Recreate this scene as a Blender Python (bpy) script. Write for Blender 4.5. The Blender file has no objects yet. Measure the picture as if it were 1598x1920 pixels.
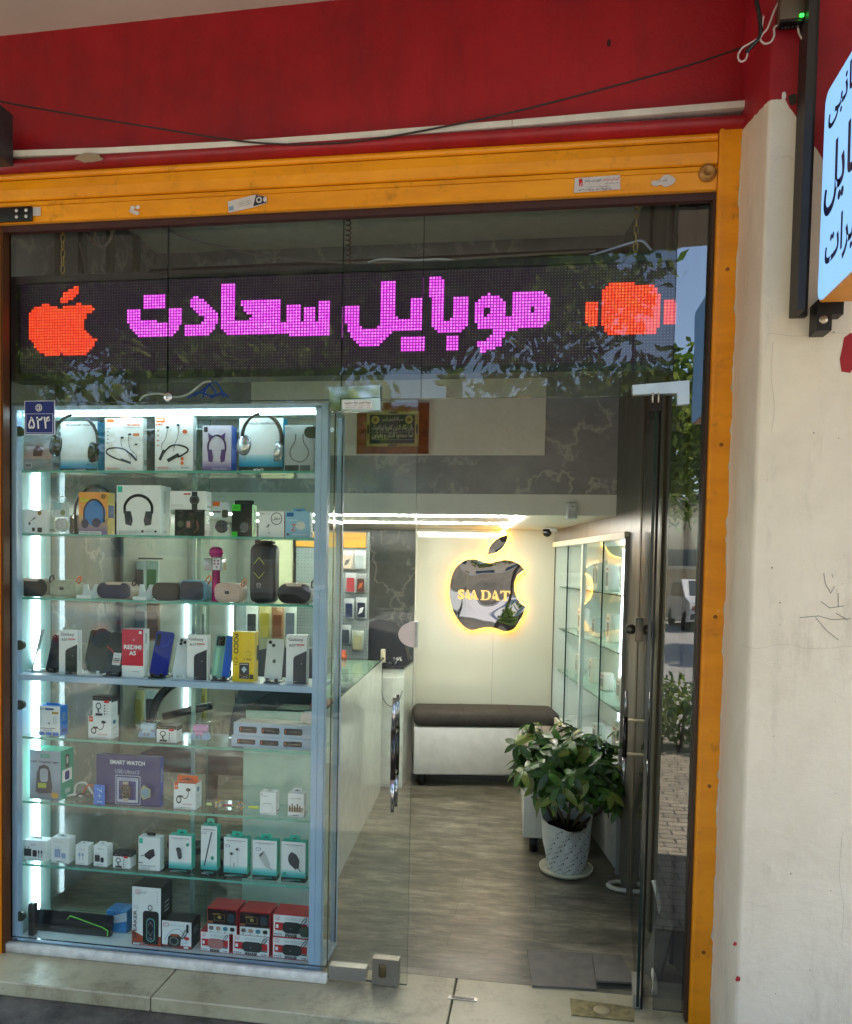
import bpy, bmesh, math, random
from mathutils import Vector, Matrix
from mathutils.geometry import tessellate_polygon
S = bpy.context.scene
COL = S.collection
R_ = math.radians
random.seed(7)

# ---------------------------------------------------------------- camera
FPX, PX, PY = 1480.0, 799.0, 1120.0          # focal length and principal point on the 1598 x 1920 frame
CAM = Vector((0.0, -2.7, 1.5))
ROT = (Matrix.Rotation(R_(8.46), 3, 'Z') @ Matrix.Rotation(R_(90 - 2.38), 3, 'X') @ Matrix.Rotation(R_(1.14), 3, 'Z'))
cd = bpy.data.cameras.new('camera')
cam = bpy.data.objects.new('camera', cd)
COL.objects.link(cam)
cam.matrix_world = Matrix.Translation(CAM) @ ROT.to_4x4()
cd.sensor_fit = 'VERTICAL'
cd.sensor_height = 36.0
cd.lens = FPX / 1920 * 36.0
cd.shift_y = (PY - 960) / 1920
cd.clip_start = 0.05
cd.clip_end = 500
S.camera = cam

# ---------------------------------------------------------------- daylight
SUN_EL, SUN_AZ = R_(60), R_(108)             # high sun along the street
w = bpy.data.worlds.new("World")
S.world = w
w.use_nodes = True
nt = w.node_tree
bg = nt.nodes['Background']
sky = nt.nodes.new('ShaderNodeTexSky')
sky.sky_type = 'NISHITA'
sky.sun_disc = False
sky.sun_elevation = SUN_EL
sky.sun_rotation = SUN_AZ
nt.links.new(sky.outputs[0], bg.inputs['Color'])
bg.inputs['Strength'].default_value = 0.15
sl = bpy.data.lights.new('sun', 'SUN')
sl.energy = 5.0
sl.angle = R_(0.5)
sl.color = (1.0, 0.91, 0.77)
so = bpy.data.objects.new('sun', sl)
COL.objects.link(so)
# sky azimuth is measured from +Y towards +X
sd = Vector((math.sin(SUN_AZ) * math.cos(SUN_EL), math.cos(SUN_AZ) * math.cos(SUN_EL), math.sin(SUN_EL)))
so.rotation_euler = sd.to_track_quat('Z', 'Y').to_euler()
so.location = (3, -8, 12)
S.view_settings.view_transform = 'Standard'
S.view_settings.look = 'None'
S.view_settings.exposure = 2.15
S.view_settings.gamma = 1.0
S.cycles.use_denoising = True
S.cycles.max_bounces = 10
S.cycles.transparent_max_bounces = 24
S.cycles.glossy_bounces = 5
S.cycles.sample_clamp_indirect = 6.0
S.cycles.caustics_reflective = False
S.cycles.caustics_refractive = False

# ---------------------------------------------------------------- pixel -> place on a known plane
def ray(px, py):
    return ROT @ Vector(((px - PX) / FPX, -(py - PY) / FPX, -1.0))
def atY(px, py, Y):
    d = ray(px, py); return CAM + d * ((Y - CAM.y) / d.y)
def atZ(px, py, Z):
    d = ray(px, py); return CAM + d * ((Z - CAM.z) / d.z)
def atX(px, py, X):
    d = ray(px, py); return CAM + d * ((X - CAM.x) / d.x)

# ---------------------------------------------------------------- materials
def lin(c):
    o = []
    for v in c[:3]:
        v = v / 255.0
        o.append(v / 12.92 if v <= 0.04045 else ((v + 0.055) / 1.055) ** 2.4)
    return (o[0], o[1], o[2], 1.0)
MATS = {}
def nodes(m):
    m.use_nodes = True
    return m.node_tree, m.node_tree.nodes['Principled BSDF']
def noise_nodes(t, scale, detail=4, rough=0.6, coord='Object', stretch=None):
    tc = t.nodes.new('ShaderNodeTexCoord')
    n = t.nodes.new('ShaderNodeTexNoise')
    n.inputs['Scale'].default_value = scale
    n.inputs['Detail'].default_value = detail
    n.inputs['Roughness'].default_value = rough
    if stretch:
        mp = t.nodes.new('ShaderNodeMapping')
        mp.inputs['Scale'].default_value = stretch
        t.links.new(tc.outputs[coord], mp.inputs['Vector'])
        t.links.new(mp.outputs[0], n.inputs['Vector'])
    else:
        t.links.new(tc.outputs[coord], n.inputs['Vector'])
    return n
def ramp(t, src, stops):
    r = t.nodes.new('ShaderNodeValToRGB')
    e = r.color_ramp.elements
    while len(e) < len(stops): e.new(0.5)
    for k, (p, c) in enumerate(stops):
        e[k].position = p
        e[k].color = c if len(c) == 4 else (*c, 1)
    t.links.new(src, r.inputs[0])
    return r
def mix(t, fac, a, b):
    m = t.nodes.new('ShaderNodeMix'); m.data_type = 'RGBA'
    if isinstance(fac, float): m.inputs[0].default_value = fac
    else: t.links.new(fac, m.inputs[0])
    for i, v in ((6, a), (7, b)):
        if isinstance(v, tuple): m.inputs[i].default_value = v
        else: t.links.new(v, m.inputs[i])
    return m.outputs[2]
def bump(t, b, src, strength, dist=0.01):
    n = t.nodes.new('ShaderNodeBump')
    n.inputs['Strength'].default_value = strength
    n.inputs['Distance'].default_value = dist
    t.links.new(src, n.inputs['Height'])
    t.links.new(n.outputs[0], b.inputs['Normal'])
def P(c, rough=0.45, metal=0.0, var=0.10, scale=14.0, coat=0.0, spec=0.5):
    """Procedural paint / plastic / card of one colour with slight mottling."""
    key = (tuple(c), rough, metal, var, scale, coat, spec)
    if key in MATS: return MATS[key]
    m = bpy.data.materials.new('paint_%d_%d_%d' % tuple(c[:3]))
    t, b = nodes(m)
    base = lin(c)
    n = noise_nodes(t, scale)
    dk = tuple(v * (1 - var) for v in base[:3]) + (1,)
    lt = tuple(min(1, v * (1 + var * 0.5)) for v in base[:3]) + (1,)
    r = ramp(t, n.outputs[0], [(0.3, dk), (0.7, lt)])
    t.links.new(r.outputs[0], b.inputs['Base Color'])
    b.inputs['Roughness'].default_value = rough
    b.inputs['Metallic'].default_value = metal
    b.inputs['Coat Weight'].default_value = coat
    b.inputs['Specular IOR Level'].default_value = spec
    MATS[key] = m
    return m
def EMIT(c, strength, sampling='AUTO', name='lamp'):
    key = ('e', tuple(c), strength)
    if key in MATS: return MATS[key]
    m = bpy.data.materials.new(name)
    t, b = nodes(m)
    b.inputs['Base Color'].default_value = (0.05, 0.05, 0.05, 1)
    b.inputs['Emission Color'].default_value = lin(c)
    b.inputs['Emission Strength'].default_value = strength
    m.cycles.emission_sampling = sampling
    MATS[key] = m
    return m
def GLASS(tint=(0.90, 0.96, 0.935), ior=1.62, name='clear_glass', rough=0.0, dirt=0.0):
    m = bpy.data.materials.new(name)
    m.use_nodes = True
    t = m.node_tree
    t.nodes.clear()
    o = t.nodes.new('ShaderNodeOutputMaterial')
    tr = t.nodes.new('ShaderNodeBsdfTransparent'); tr.inputs[0].default_value = (*tint, 1)
    gl = t.nodes.new('ShaderNodeBsdfGlossy'); gl.inputs['Roughness'].default_value = rough
    fr = t.nodes.new('ShaderNodeFresnel'); fr.inputs['IOR'].default_value = ior
    ge = t.nodes.new('ShaderNodeNewGeometry')
    iv = t.nodes.new('ShaderNodeMath'); iv.operation = 'SUBTRACT'; iv.inputs[0].default_value = 1
    t.links.new(ge.outputs['Backfacing'], iv.inputs[1])
    mu = t.nodes.new('ShaderNodeMath'); mu.operation = 'MULTIPLY'
    t.links.new(fr.outputs[0], mu.inputs[0]); t.links.new(iv.outputs[0], mu.inputs[1])
    mx = t.nodes.new('ShaderNodeMixShader')
    t.links.new(mu.outputs[0], mx.inputs[0]); t.links.new(tr.outputs[0], mx.inputs[1]); t.links.new(gl.outputs[0], mx.inputs[2])
    last = mx.outputs[0]
    # slight waviness so that reflections bend like real plate glass
    n = noise_nodes(t, 1.6, 2)
    bp = t.nodes.new('ShaderNodeBump'); bp.inputs['Strength'].default_value = 0.035; bp.inputs['Distance'].default_value = 0.05
    t.links.new(n.outputs[0], bp.inputs['Height']); t.links.new(bp.outputs[0], gl.inputs['Normal'])
    if dirt:
        df = t.nodes.new('ShaderNodeBsdfDiffuse'); df.inputs[0].default_value = (0.7, 0.7, 0.66, 1)
        n2 = noise_nodes(t, 5.0, 8, 0.75)
        r2 = ramp(t, n2.outputs[0], [(0.45, (0, 0, 0)), (0.8, (dirt, dirt, dirt))])
        m2 = t.nodes.new('ShaderNodeMixShader')
        t.links.new(r2.outputs[0], m2.inputs[0]); t.links.new(last, m2.inputs[1]); t.links.new(df.outputs[0], m2.inputs[2])
        last = m2.outputs[0]
    t.links.new(last, o.inputs[0])
    return m
G_PANE = GLASS((.945, .975, .962), ior=1.60, dirt=0.015)
G_STRIP = GLASS((0.60, 0.63, 0.62), 2.35, 'tinted_glass')
G_SHELF = GLASS((0.90, 0.97, 0.95), 1.5, 'shelf_glass')
G_CLEAR = GLASS((0.95, 0.97, 0.97), 1.5, 'clear_plastic')
G_EDGE = P((60, 128, 108), 0.15, var=0.2)
G_EDGE_DARK = P((28, 44, 40), 0.15)
CHROME = P((205, 207, 210), 0.16, 1.0)
STEEL = P((168, 168, 165), 0.32, 1.0, 0.15, 30)
ALU = P((158, 182, 206), 0.42, 0.0, 0.06)
WHITE = P((228, 229, 224), 0.35)
CARD = P((226, 228, 226), 0.32, var=0.04)
BLACK = P((14, 14, 15), 0.35)
BLACKG = P((10, 11, 14), 0.12, coat=0.5)

# ---------------------------------------------------------------- lettering
AR = {'ا': 'FE8D FE8E', 'آ': 'FE81 FE82', 'ب': 'FE8F FE90 FE91 FE92', 'پ': 'FB56 FB57 FB58 FB59', 'ت': 'FE95 FE96 FE97 FE98', 'ث': 'FE99 FE9A FE9B FE9C',
      'ج': 'FE9D FE9E FE9F FEA0', 'چ': 'FB7A FB7B FB7C FB7D', 'ح': 'FEA1 FEA2 FEA3 FEA4', 'خ': 'FEA5 FEA6 FEA7 FEA8', 'د': 'FEA9 FEAA', 'ذ': 'FEAB FEAC',
      'ر': 'FEAD FEAE', 'ز': 'FEAF FEB0', 'س': 'FEB1 FEB2 FEB3 FEB4', 'ش': 'FEB5 FEB6 FEB7 FEB8', 'ص': 'FEB9 FEBA FEBB FEBC', 'ض': 'FEBD FEBE FEBF FEC0',
      'ط': 'FEC1 FEC2 FEC3 FEC4', 'ظ': 'FEC5 FEC6 FEC7 FEC8', 'ع': 'FEC9 FECA FECB FECC', 'غ': 'FECD FECE FECF FED0', 'ف': 'FED1 FED2 FED3 FED4',
      'ق': 'FED5 FED6 FED7 FED8', 'ک': 'FB8E FB8F FB90 FB91', 'گ': 'FB92 FB93 FB94 FB95', 'ل': 'FEDD FEDE FEDF FEE0', 'م': 'FEE1 FEE2 FEE3 FEE4',
      'ن': 'FEE5 FEE6 FEE7 FEE8', 'و': 'FEED FEEE', 'ه': 'FEE9 FEEA FEEB FEEC', 'ی': 'FBFC FBFD FBFE FBFF'}
AR = {k: [chr(int(x, 16)) for x in v.split()] for k, v in AR.items()}
def shape_fa(s):
    out = []
    for i, ch in enumerate(s):
        if ch not in AR: out.append(ch); continue
        prev = i > 0 and s[i - 1] in AR and len(AR[s[i - 1]]) == 4
        nxt = i + 1 < len(s) and s[i + 1] in AR and len(AR[ch]) == 4
        out.append(AR[ch][(3 if nxt else 1) if prev else (2 if nxt else 0)])
    r, k = [], len(out) - 1
    while k >= 0:                                  # visual order, digit runs kept left to right
        if out[k].isdigit():
            j = k
            while j > 0 and (out[j - 1].isdigit() or out[j - 1] == '.'): j -= 1
            r += out[j:k + 1]; k = j - 1
        else:
            r.append(out[k]); k -= 1
    return ''.join(r)
TXT = {}
def text_geo(s, bold=0.0, res=3):
    key = (s, bold, res)
    if key in TXT: return TXT[key]
    if any(c in AR for c in s): vis = shape_fa(s)
    else: vis = s
    cu = bpy.data.curves.new('lettering', 'FONT')
    cu.body = vis; cu.size = 1.0; cu.resolution_u = res; cu.offset = bold
    ob = bpy.data.objects.new('lettering', cu)
    me = bpy.data.meshes.new_from_object(ob)
    vs = [(v.co.x, v.co.y) for v in me.vertices]
    fs = [tuple(p.vertices) for p in me.polygons]
    bpy.data.objects.remove(ob); bpy.data.curves.remove(cu); bpy.data.meshes.remove(me)
    if vs:
        x0 = min(v[0] for v in vs); x1 = max(v[0] for v in vs); y0 = min(v[1] for v in vs); y1 = max(v[1] for v in vs)
    else: x0 = y0 = 0; x1 = y1 = 1
    TXT[key] = (vs, fs, (x0, x1, y0, y1))
    return TXT[key]

# ---------------------------------------------------------------- mesh collector
I4 = Matrix.Identity(4)
class MB:
    def __init__(s, M=None):
        s.v = []; s.f = []; s.mi = []; s.sm = []; s.mats = []; s.M = M or I4
    def slot(s, m):
        if m not in s.mats: s.mats.append(m)
        return s.mats.index(m)
    def add(s, vs, fs, m, smooth=False):
        k = len(s.v); M = s.M
        s.v += [M @ Vector(v) for v in vs]
        i = s.slot(m)
        for f in fs:
            s.f.append([k + q for q in f]); s.mi.append(i); s.sm.append(smooth)
        return s
    def box(s, x0, x1, y0, y1, z0, z1, m, side=None):
        vs = [(x0, y0, z0), (x1, y0, z0), (x1, y1, z0), (x0, y1, z0), (x0, y0, z1), (x1, y0, z1), (x1, y1, z1), (x0, y1, z1)]
        if side is None:
            s.add(vs, [(0, 3, 2, 1), (4, 5, 6, 7), (0, 1, 5, 4), (1, 2, 6, 5), (2, 3, 7, 6), (3, 0, 4, 7)], m)
        else:                                        # y faces in m, the rim in side
            s.add(vs, [(0, 1, 5, 4), (2, 3, 7, 6)], m)
            s.add(vs, [(0, 3, 2, 1), (4, 5, 6, 7), (1, 2, 6, 5), (3, 0, 4, 7)], side)
        return s
    def rbox(s, x0, x1, y0, y1, z0, z1, r, m, seg=2, smooth=True):
        bm = bmesh.new()
        bmesh.ops.create_cube(bm, size=1.0)
        for v in bm.verts:
            v.co = Vector(((x0 + x1) / 2 + v.co.x * (x1 - x0), (y0 + y1) / 2 + v.co.y * (y1 - y0), (z0 + z1) / 2 + v.co.z * (z1 - z0)))
        bmesh.ops.bevel(bm, geom=bm.edges[:], offset=r, segments=seg, affect='EDGES', profile=0.5)
        s.bm(bm, m, smooth); return s
    def bm(s, bm, m, smooth=False):
        bm.verts.index_update()
        s.add([v.co.copy() for v in bm.verts], [[v.index for v in f.verts] for f in bm.faces], m, smooth)
        bm.free()
    def prism(s, pts, y0, y1, m, mside=None, smooth=False, inset=0.0):
        """outline in (x, z), from y0 (front) to y1 (back)"""
        pts = [tuple(p) for p in pts]
        area = sum(pts[i][0] * pts[(i + 1) % len(pts)][1] - pts[(i + 1) % len(pts)][0] * pts[i][1] for i in range(len(pts)))
        if area < 0: pts = pts[::-1]
        n = len(pts)
        tri = tessellate_polygon([[Vector((p[0], p[1], 0)) for p in pts]])
        f0 = []
        for t in tri:
            a, b, c = t
            cr = (pts[b][0] - pts[a][0]) * (pts[c][1] - pts[a][1]) - (pts[c][0] - pts[a][0]) * (pts[b][1] - pts[a][1])
            f0.append(t if cr > 0 else (a, c, b))
        s.add([(p[0], y0, p[1]) for p in pts], f0, m)
        s.add([(p[0], y1, p[1]) for p in pts], [tuple(reversed(t)) for t in f0], mside or m)
        vs = [(p[0], y0, p[1]) for p in pts] + [(p[0], y1, p[1]) for p in pts]
        s.add(vs, [((i + 1) % n, i, n + i, n + (i + 1) % n) for i in range(n)], mside or m, smooth)
        return s
    def flat(s, pts, y, m):
        """single sheet in (x, z) at y, facing -y"""
        pts = [tuple(p) for p in pts]
        area = sum(pts[i][0] * pts[(i + 1) % len(pts)][1] - pts[(i + 1) % len(pts)][0] * pts[i][1] for i in range(len(pts)))
        if area < 0: pts = pts[::-1]
        if len(pts) <= 4:
            s.add([(p[0], y, p[1]) for p in pts], [tuple(range(len(pts)))], m); return s
        tri = tessellate_polygon([[Vector((p[0], p[1], 0)) for p in pts]])
        f0 = []
        for t in tri:
            a, b, c = t
            cr = (pts[b][0] - pts[a][0]) * (pts[c][1] - pts[a][1]) - (pts[c][0] - pts[a][0]) * (pts[b][1] - pts[a][1])
            f0.append(t if cr > 0 else (a, c, b))
        s.add([(p[0], y, p[1]) for p in pts], f0, m); return s
    def text(s, st, cx, cz, h, m, y, w=None, bold=0.0, rot=0.0, align='c', shear=0.0):
        vs, fs, (x0, x1, y0, y1) = text_geo(st, bold)
        if not vs: return s
        k = h / max(1e-6, y1 - y0); kx = k if w is None else w / max(1e-6, x1 - x0)
        ox = (x0 + x1) / 2 if align == 'c' else (x0 if align == 'l' else x1); oy = (y0 + y1) / 2
        c, q = math.cos(rot), math.sin(rot)
        o = []
        for a, b in vs:
            b2 = (b - oy) * k; a2 = (a - ox) * kx + shear * b2
            o.append((cx + a2 * c - b2 * q, y, cz + a2 * q + b2 * c))
        s.add(o, fs, m); return s
    def tube(s, pts, r, m, n=8, closed=False, smooth=True, r1=None):
        pts = [Vector(p) for p in pts]; N = len(pts); rings = []
        up = Vector((0.123, 0.31, 1)).normalized()
        for i, p in enumerate(pts):
            a = pts[(i - 1) % N] if (closed or i > 0) else p
            b = pts[(i + 1) % N] if (closed or i < N - 1) else p
            d = (b - a)
            if d.length < 1e-9: d = Vector((0, 0, 1))
            d.normalize()
            u = d.cross(up)
            if u.length < 0.05: u = d.cross(Vector((1, 0, 0)))
            u.normalize(); vv = d.cross(u)
            rr = r if r1 is None else r + (r1 - r) * i / max(1, N - 1)
            rings.append([p + (u * math.cos(6.28318 * k / n) + vv * math.sin(6.28318 * k / n)) * rr for k in range(n)])
        vs = [q for g in rings for q in g]; fs = []
        for i in range(N if closed else N - 1):
            j = (i + 1) % N
            for k in range(n):
                fs.append((i * n + k, i * n + (k + 1) % n, j * n + (k + 1) % n, j * n + k))
        if not closed:
            fs.append(tuple(range(n - 1, -1, -1))); fs.append(tuple((N - 1) * n + k for k in range(n)))
        s.add(vs, fs, m, smooth); return s
    def lathe(s, prof, m, n=24, c=(0, 0, 0), smooth=True):
        vs = []; fs = []
        for r, z in prof:
            for k in range(n):
                a = 6.28318530718 * k / n; vs.append((c[0] + r * math.cos(a), c[1] + r * math.sin(a), c[2] + z))
        for i in range(len(prof) - 1):
            for k in range(n):
                fs.append((i * n + k, i * n + (k + 1) % n, (i + 1) * n + (k + 1) % n, (i + 1) * n + k))
        if prof[0][0] > 1e-6: fs.append(tuple(range(n - 1, -1, -1)))
        if prof[-1][0] > 1e-6: fs.append(tuple((len(prof) - 1) * n + k for k in range(n)))
        s.add(vs, fs, m, smooth); return s
    def cyl(s, a, b, r, m, n=14):
        return s.tube([a, b], r, m, n)
    def disc(s, cx, cz, rx, rz, y, m, n=20):
        return s.flat([(cx + rx * math.cos(6.28318 * k / n), cz + rz * math.sin(6.28318 * k / n)) for k in range(n)], y, m)
    def line(s, pts, wd, y, m):
        for (a, b), (c, d) in zip(pts[:-1], pts[1:]):
            L = math.hypot(c - a, d - b)
            if L < 1e-9: continue
            nx, nz = -(d - b) / L * wd / 2, (c - a) / L * wd / 2
            ex, ez = (c - a) / L * wd * 0.25, (d - b) / L * wd * 0.25
            s.flat([(a + nx - ex, b + nz - ez), (a - nx - ex, b - nz - ez), (c - nx + ex, d - nz + ez), (c + nx + ex, d + nz + ez)], y, m)
        return s
    def build(s, name, parent=None, loc=None):
        me = bpy.data.meshes.new(name)
        L = Vector(loc) if loc is not None else Vector((0, 0, 0))
        me.from_pydata([tuple(v - L) for v in s.v], [], s.f)
        for m in s.mats: me.materials.append(m)
        me.polygons.foreach_set('material_index', s.mi)
        me.polygons.foreach_set('use_smooth', s.sm)
        me.update()
        o = bpy.data.objects.new(name, me)
        COL.objects.link(o)
        if loc is not None: o.location = L
        if parent is not None: o.parent = parent
        return o
def tag(o, label, cat, group=None):
    o['label'] = label; o['category'] = cat
    if group: o['group'] = group
    return o
def struct(o, kind='structure'):
    o['kind'] = kind; return o
def thing(name, label, cat, loc=(0, 0, 0), rz=0.0, group=None):
    o = bpy.data.objects.new(name, None)
    o.empty_display_size = 0.05
    COL.objects.link(o)
    o.location = loc; o.rotation_euler = (0, 0, rz)
    return tag(o, label, cat, group)
def single(mb, name, label, cat, loc=None, group=None):
    if loc is None:
        n = len(mb.v); c = sum(mb.v, Vector()) / n
        loc = (c.x, c.y, min(v.z for v in mb.v))
    return tag(mb.build(name, loc=loc), label, cat, group)
def copy_tree(o, parent=None):
    c = o.copy(); COL.objects.link(c)
    if parent: c.parent = parent
    for ch in list(o.children): copy_tree(ch, c)
    return c
def wpart(mb, name, root):
    """part whose mesh was collected in world coordinates"""
    return mb.build(name, root) if root is None else _wp(mb, name, root)
def _wp(mb, name, root):
    M = (Matrix.Translation(root.location) @ root.rotation_euler.to_matrix().to_4x4()).inverted()
    p = root.parent
    if p is not None:
        M = M @ (Matrix.Translation(p.location) @ p.rotation_euler.to_matrix().to_4x4()).inverted()
    mb.v = [M @ v for v in mb.v]
    return mb.build(name, root)
def smooth_closed(pts, k=4):
    n = len(pts); o = []
    for i in range(n):
        p0, p1, p2, p3 = (Vector(pts[(i + q) % n]) for q in (-1, 0, 1, 2))
        for j in range(k):
            t = j / k
            o.append(tuple(0.5 * ((2 * p1) + (p2 - p0) * t + (2 * p0 - 5 * p1 + 4 * p2 - p3) * t * t + (3 * p1 - p0 - 3 * p2 + p3) * t ** 3)))
    return o
def smooth_open(pts, k=5):
    n = len(pts); o = []
    for i in range(n - 1):
        p0 = Vector(pts[max(0, i - 1)]); p1 = Vector(pts[i]); p2 = Vector(pts[i + 1]); p3 = Vector(pts[min(n - 1, i + 2)])
        for j in range(k):
            t = j / k
            o.append(0.5 * ((2 * p1) + (p2 - p0) * t + (2 * p0 - 5 * p1 + 4 * p2 - p3) * t * t + (3 * p1 - p0 - 3 * p2 + p3) * t ** 3))
    o.append(Vector(pts[-1])); return o
def rrect(x0, x1, z0, z1, r, n=5):
    o = []
    for cx, cz, a0 in ((x1 - r, z1 - r, 0), (x0 + r, z1 - r, 90), (x0 + r, z0 + r, 180), (x1 - r, z0 + r, 270)):
        for k in range(n + 1):
            a = R_(a0 + 90 * k / n); o.append((cx + r * math.cos(a), cz + r * math.sin(a)))
    return o
def inpoly(x, y, P_):
    c = False; j = len(P_) - 1
    for i in range(len(P_)):
        xi, yi = P_[i]; xj, yj = P_[j]
        if (yi > y) != (yj > y) and x < (xj - xi) * (y - yi) / (yj - yi) + xi: c = not c
        j = i
    return c

def LEAFMAT(c, rough=0.4, scale=6, var=.4, trans=.4):
    m = bpy.data.materials.new('leaf_%d_%d_%d' % tuple(c)); m.use_nodes = True; t = m.node_tree; b = t.nodes['Principled BSDF']; out = t.nodes['Material Output']
    base = lin(c); n = noise_nodes(t, scale); r = ramp(t, n.outputs[0], [(.3, tuple(v * (1 - var) for v in base[:3]) + (1,)), (.7, tuple(min(1, v * (1 + var * .5)) for v in base[:3]) + (1,))])
    t.links.new(r.outputs[0], b.inputs['Base Color']); b.inputs['Roughness'].default_value = rough
    tr = t.nodes.new('ShaderNodeBsdfTranslucent'); t.links.new(r.outputs[0], tr.inputs[0]); mx = t.nodes.new('ShaderNodeMixShader'); mx.inputs[0].default_value = trans
    t.links.new(b.outputs[0], mx.inputs[1]); t.links.new(tr.outputs[0], mx.inputs[2]); t.links.new(mx.outputs[0], out.inputs[0]); return m

# ================================================================ materials of the setting
def M_red():
    m = bpy.data.materials.new('red_wall_paint'); t, b = nodes(m)
    n = noise_nodes(t, 1.7, 6, 0.65); n2 = noise_nodes(t, 60, 3); n3 = noise_nodes(t, 26, 10, 0.8)
    r = ramp(t, n.outputs[0], [(0.3, lin((118, 8, 20))), (0.5, lin((152, 12, 26))), (0.72, lin((170, 20, 34)))])
    fl = ramp(t, n3.outputs[0], [(0.69, (0, 0, 0)), (0.705, (1, 1, 1))])
    ns = noise_nodes(t, 4, 8, 0.75, stretch=(2.2, 1, 0.3)); rs = ramp(t, ns.outputs[0], [(0.5, (0, 0, 0)), (0.8, (0.6, 0.6, 0.6))])
    c0 = mix(t, rs.outputs[0], r.outputs[0], lin((92, 10, 18)))
    nw = noise_nodes(t, 2.2, 12, 0.85); rw = ramp(t, nw.outputs[0], [(0.6, (0, 0, 0)), (0.72, (0.35, 0.35, 0.35))])
    c0 = mix(t, rw.outputs[0], c0, lin((176, 52, 58)))
    t.links.new(mix(t, fl.outputs[0], c0, lin((196, 120, 118))), b.inputs['Base Color'])
    b.inputs['Roughness'].default_value = 0.42
    bump(t, b, n2.outputs[0], 0.25, 0.004); return m
def M_orange():
    m = bpy.data.materials.new('orange_enamel'); t, b = nodes(m)
    n = noise_nodes(t, 3.0, 6, 0.7, stretch=(0.4, 1, 1.6)); n3 = noise_nodes(t, 34, 8, 0.75)
    r = ramp(t, n.outputs[0], [(0.3, lin((212, 128, 4))), (0.55, lin((240, 154, 8))), (0.75, lin((246, 168, 22)))])
    fl = ramp(t, n3.outputs[0], [(0.675, (0, 0, 0)), (0.69, (1, 1, 1))])
    c1 = mix(t, fl.outputs[0], r.outputs[0], lin((226, 196, 160)))
    n6 = noise_nodes(t, 22, 8, 0.8, stretch=(2.5, 1, .35)); f6 = ramp(t, n6.outputs[0], [(0.71, (0, 0, 0)), (0.73, (.8, .8, .8))]); c1 = mix(t, f6.outputs[0], c1, lin((150, 96, 40)))
    n4 = noise_nodes(t, 9, 8, 0.8); g = ramp(t, n4.outputs[0], [(0.56, (0, 0, 0)), (0.72, (0.6, 0.6, 0.6))])
    t.links.new(mix(t, g.outputs[0], c1, lin((112, 66, 20))), b.inputs['Base Color'])
    b.inputs['Roughness'].default_value = 0.38; bump(t, b, n4.outputs[0], 0.12, 0.004); return m
def M_pillar():
    m = bpy.data.materials.new('white_pillar_paint'); t, b = nodes(m)
    tc = t.nodes.new('ShaderNodeTexCoord'); sp = t.nodes.new('ShaderNodeSeparateXYZ'); t.links.new(tc.outputs['Object'], sp.inputs[0])
    n = noise_nodes(t, 2.2, 8, 0.7); n2 = noise_nodes(t, 8, 10, 0.75, stretch=(1, 1, 0.25)); n3 = noise_nodes(t, 16, 10, 0.8); n4 = noise_nodes(t, 30, 4)
    white = ramp(t, n.outputs[0], [(0.3, lin((212, 200, 181))), (0.6, lin((229, 218, 199)))])
    st = ramp(t, n2.outputs[0], [(0.54, (0, 0, 0)), (0.76, (0.6, 0.6, 0.6))])
    c1 = mix(t, st.outputs[0], white.outputs[0], lin((170, 158, 140)))
    sc = ramp(t, n3.outputs[0], [(0.665, (0, 0, 0)), (0.68, (0.8, 0.8, 0.8))])
    c2 = mix(t, sc.outputs[0], c1, lin((120, 108, 98)))
    # red paint above a ragged line that falls away to both sides of the front corner
    def math_(op, a, b_):
        q = t.nodes.new('ShaderNodeMath'); q.operation = op
        for i, v in enumerate((a, b_)):
            if isinstance(v, (int, float)): q.inputs[i].default_value = v
            else: t.links.new(v, q.inputs[i])
        return q.outputs[0]
    dx = math_('MAXIMUM', math_('SUBTRACT', sp.outputs['X'], 0.045), 0.0)
    z = math_('ADD', sp.outputs['Z'], math_('MULTIPLY', dx, 1.6))
    z = math_('SUBTRACT', z, math_('MULTIPLY', sp.outputs['Y'], 0.27))
    z = math_('ADD', z, math_('MULTIPLY', math_('SUBTRACT', n4.outputs[0], 0.5), 0.016))
    mk = math_('GREATER_THAN', z, 2.796)
    nr = noise_nodes(t, 2.5, 6); red = ramp(t, nr.outputs[0], [(0.3, lin((134, 10, 24))), (0.7, lin((178, 22, 38)))])
    c3 = mix(t, mk, c2, red.outputs[0])
    t.links.new(c3, b.inputs['Base Color']); b.inputs['Roughness'].default_value = 0.5
    n5 = noise_nodes(t, 3.5, 5, .55)
    ad = math_('ADD', math_('MULTIPLY', n5.outputs[0], 3.0), n3.outputs[0]); bump(t, b, ad, 0.35, 0.012); return m
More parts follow.
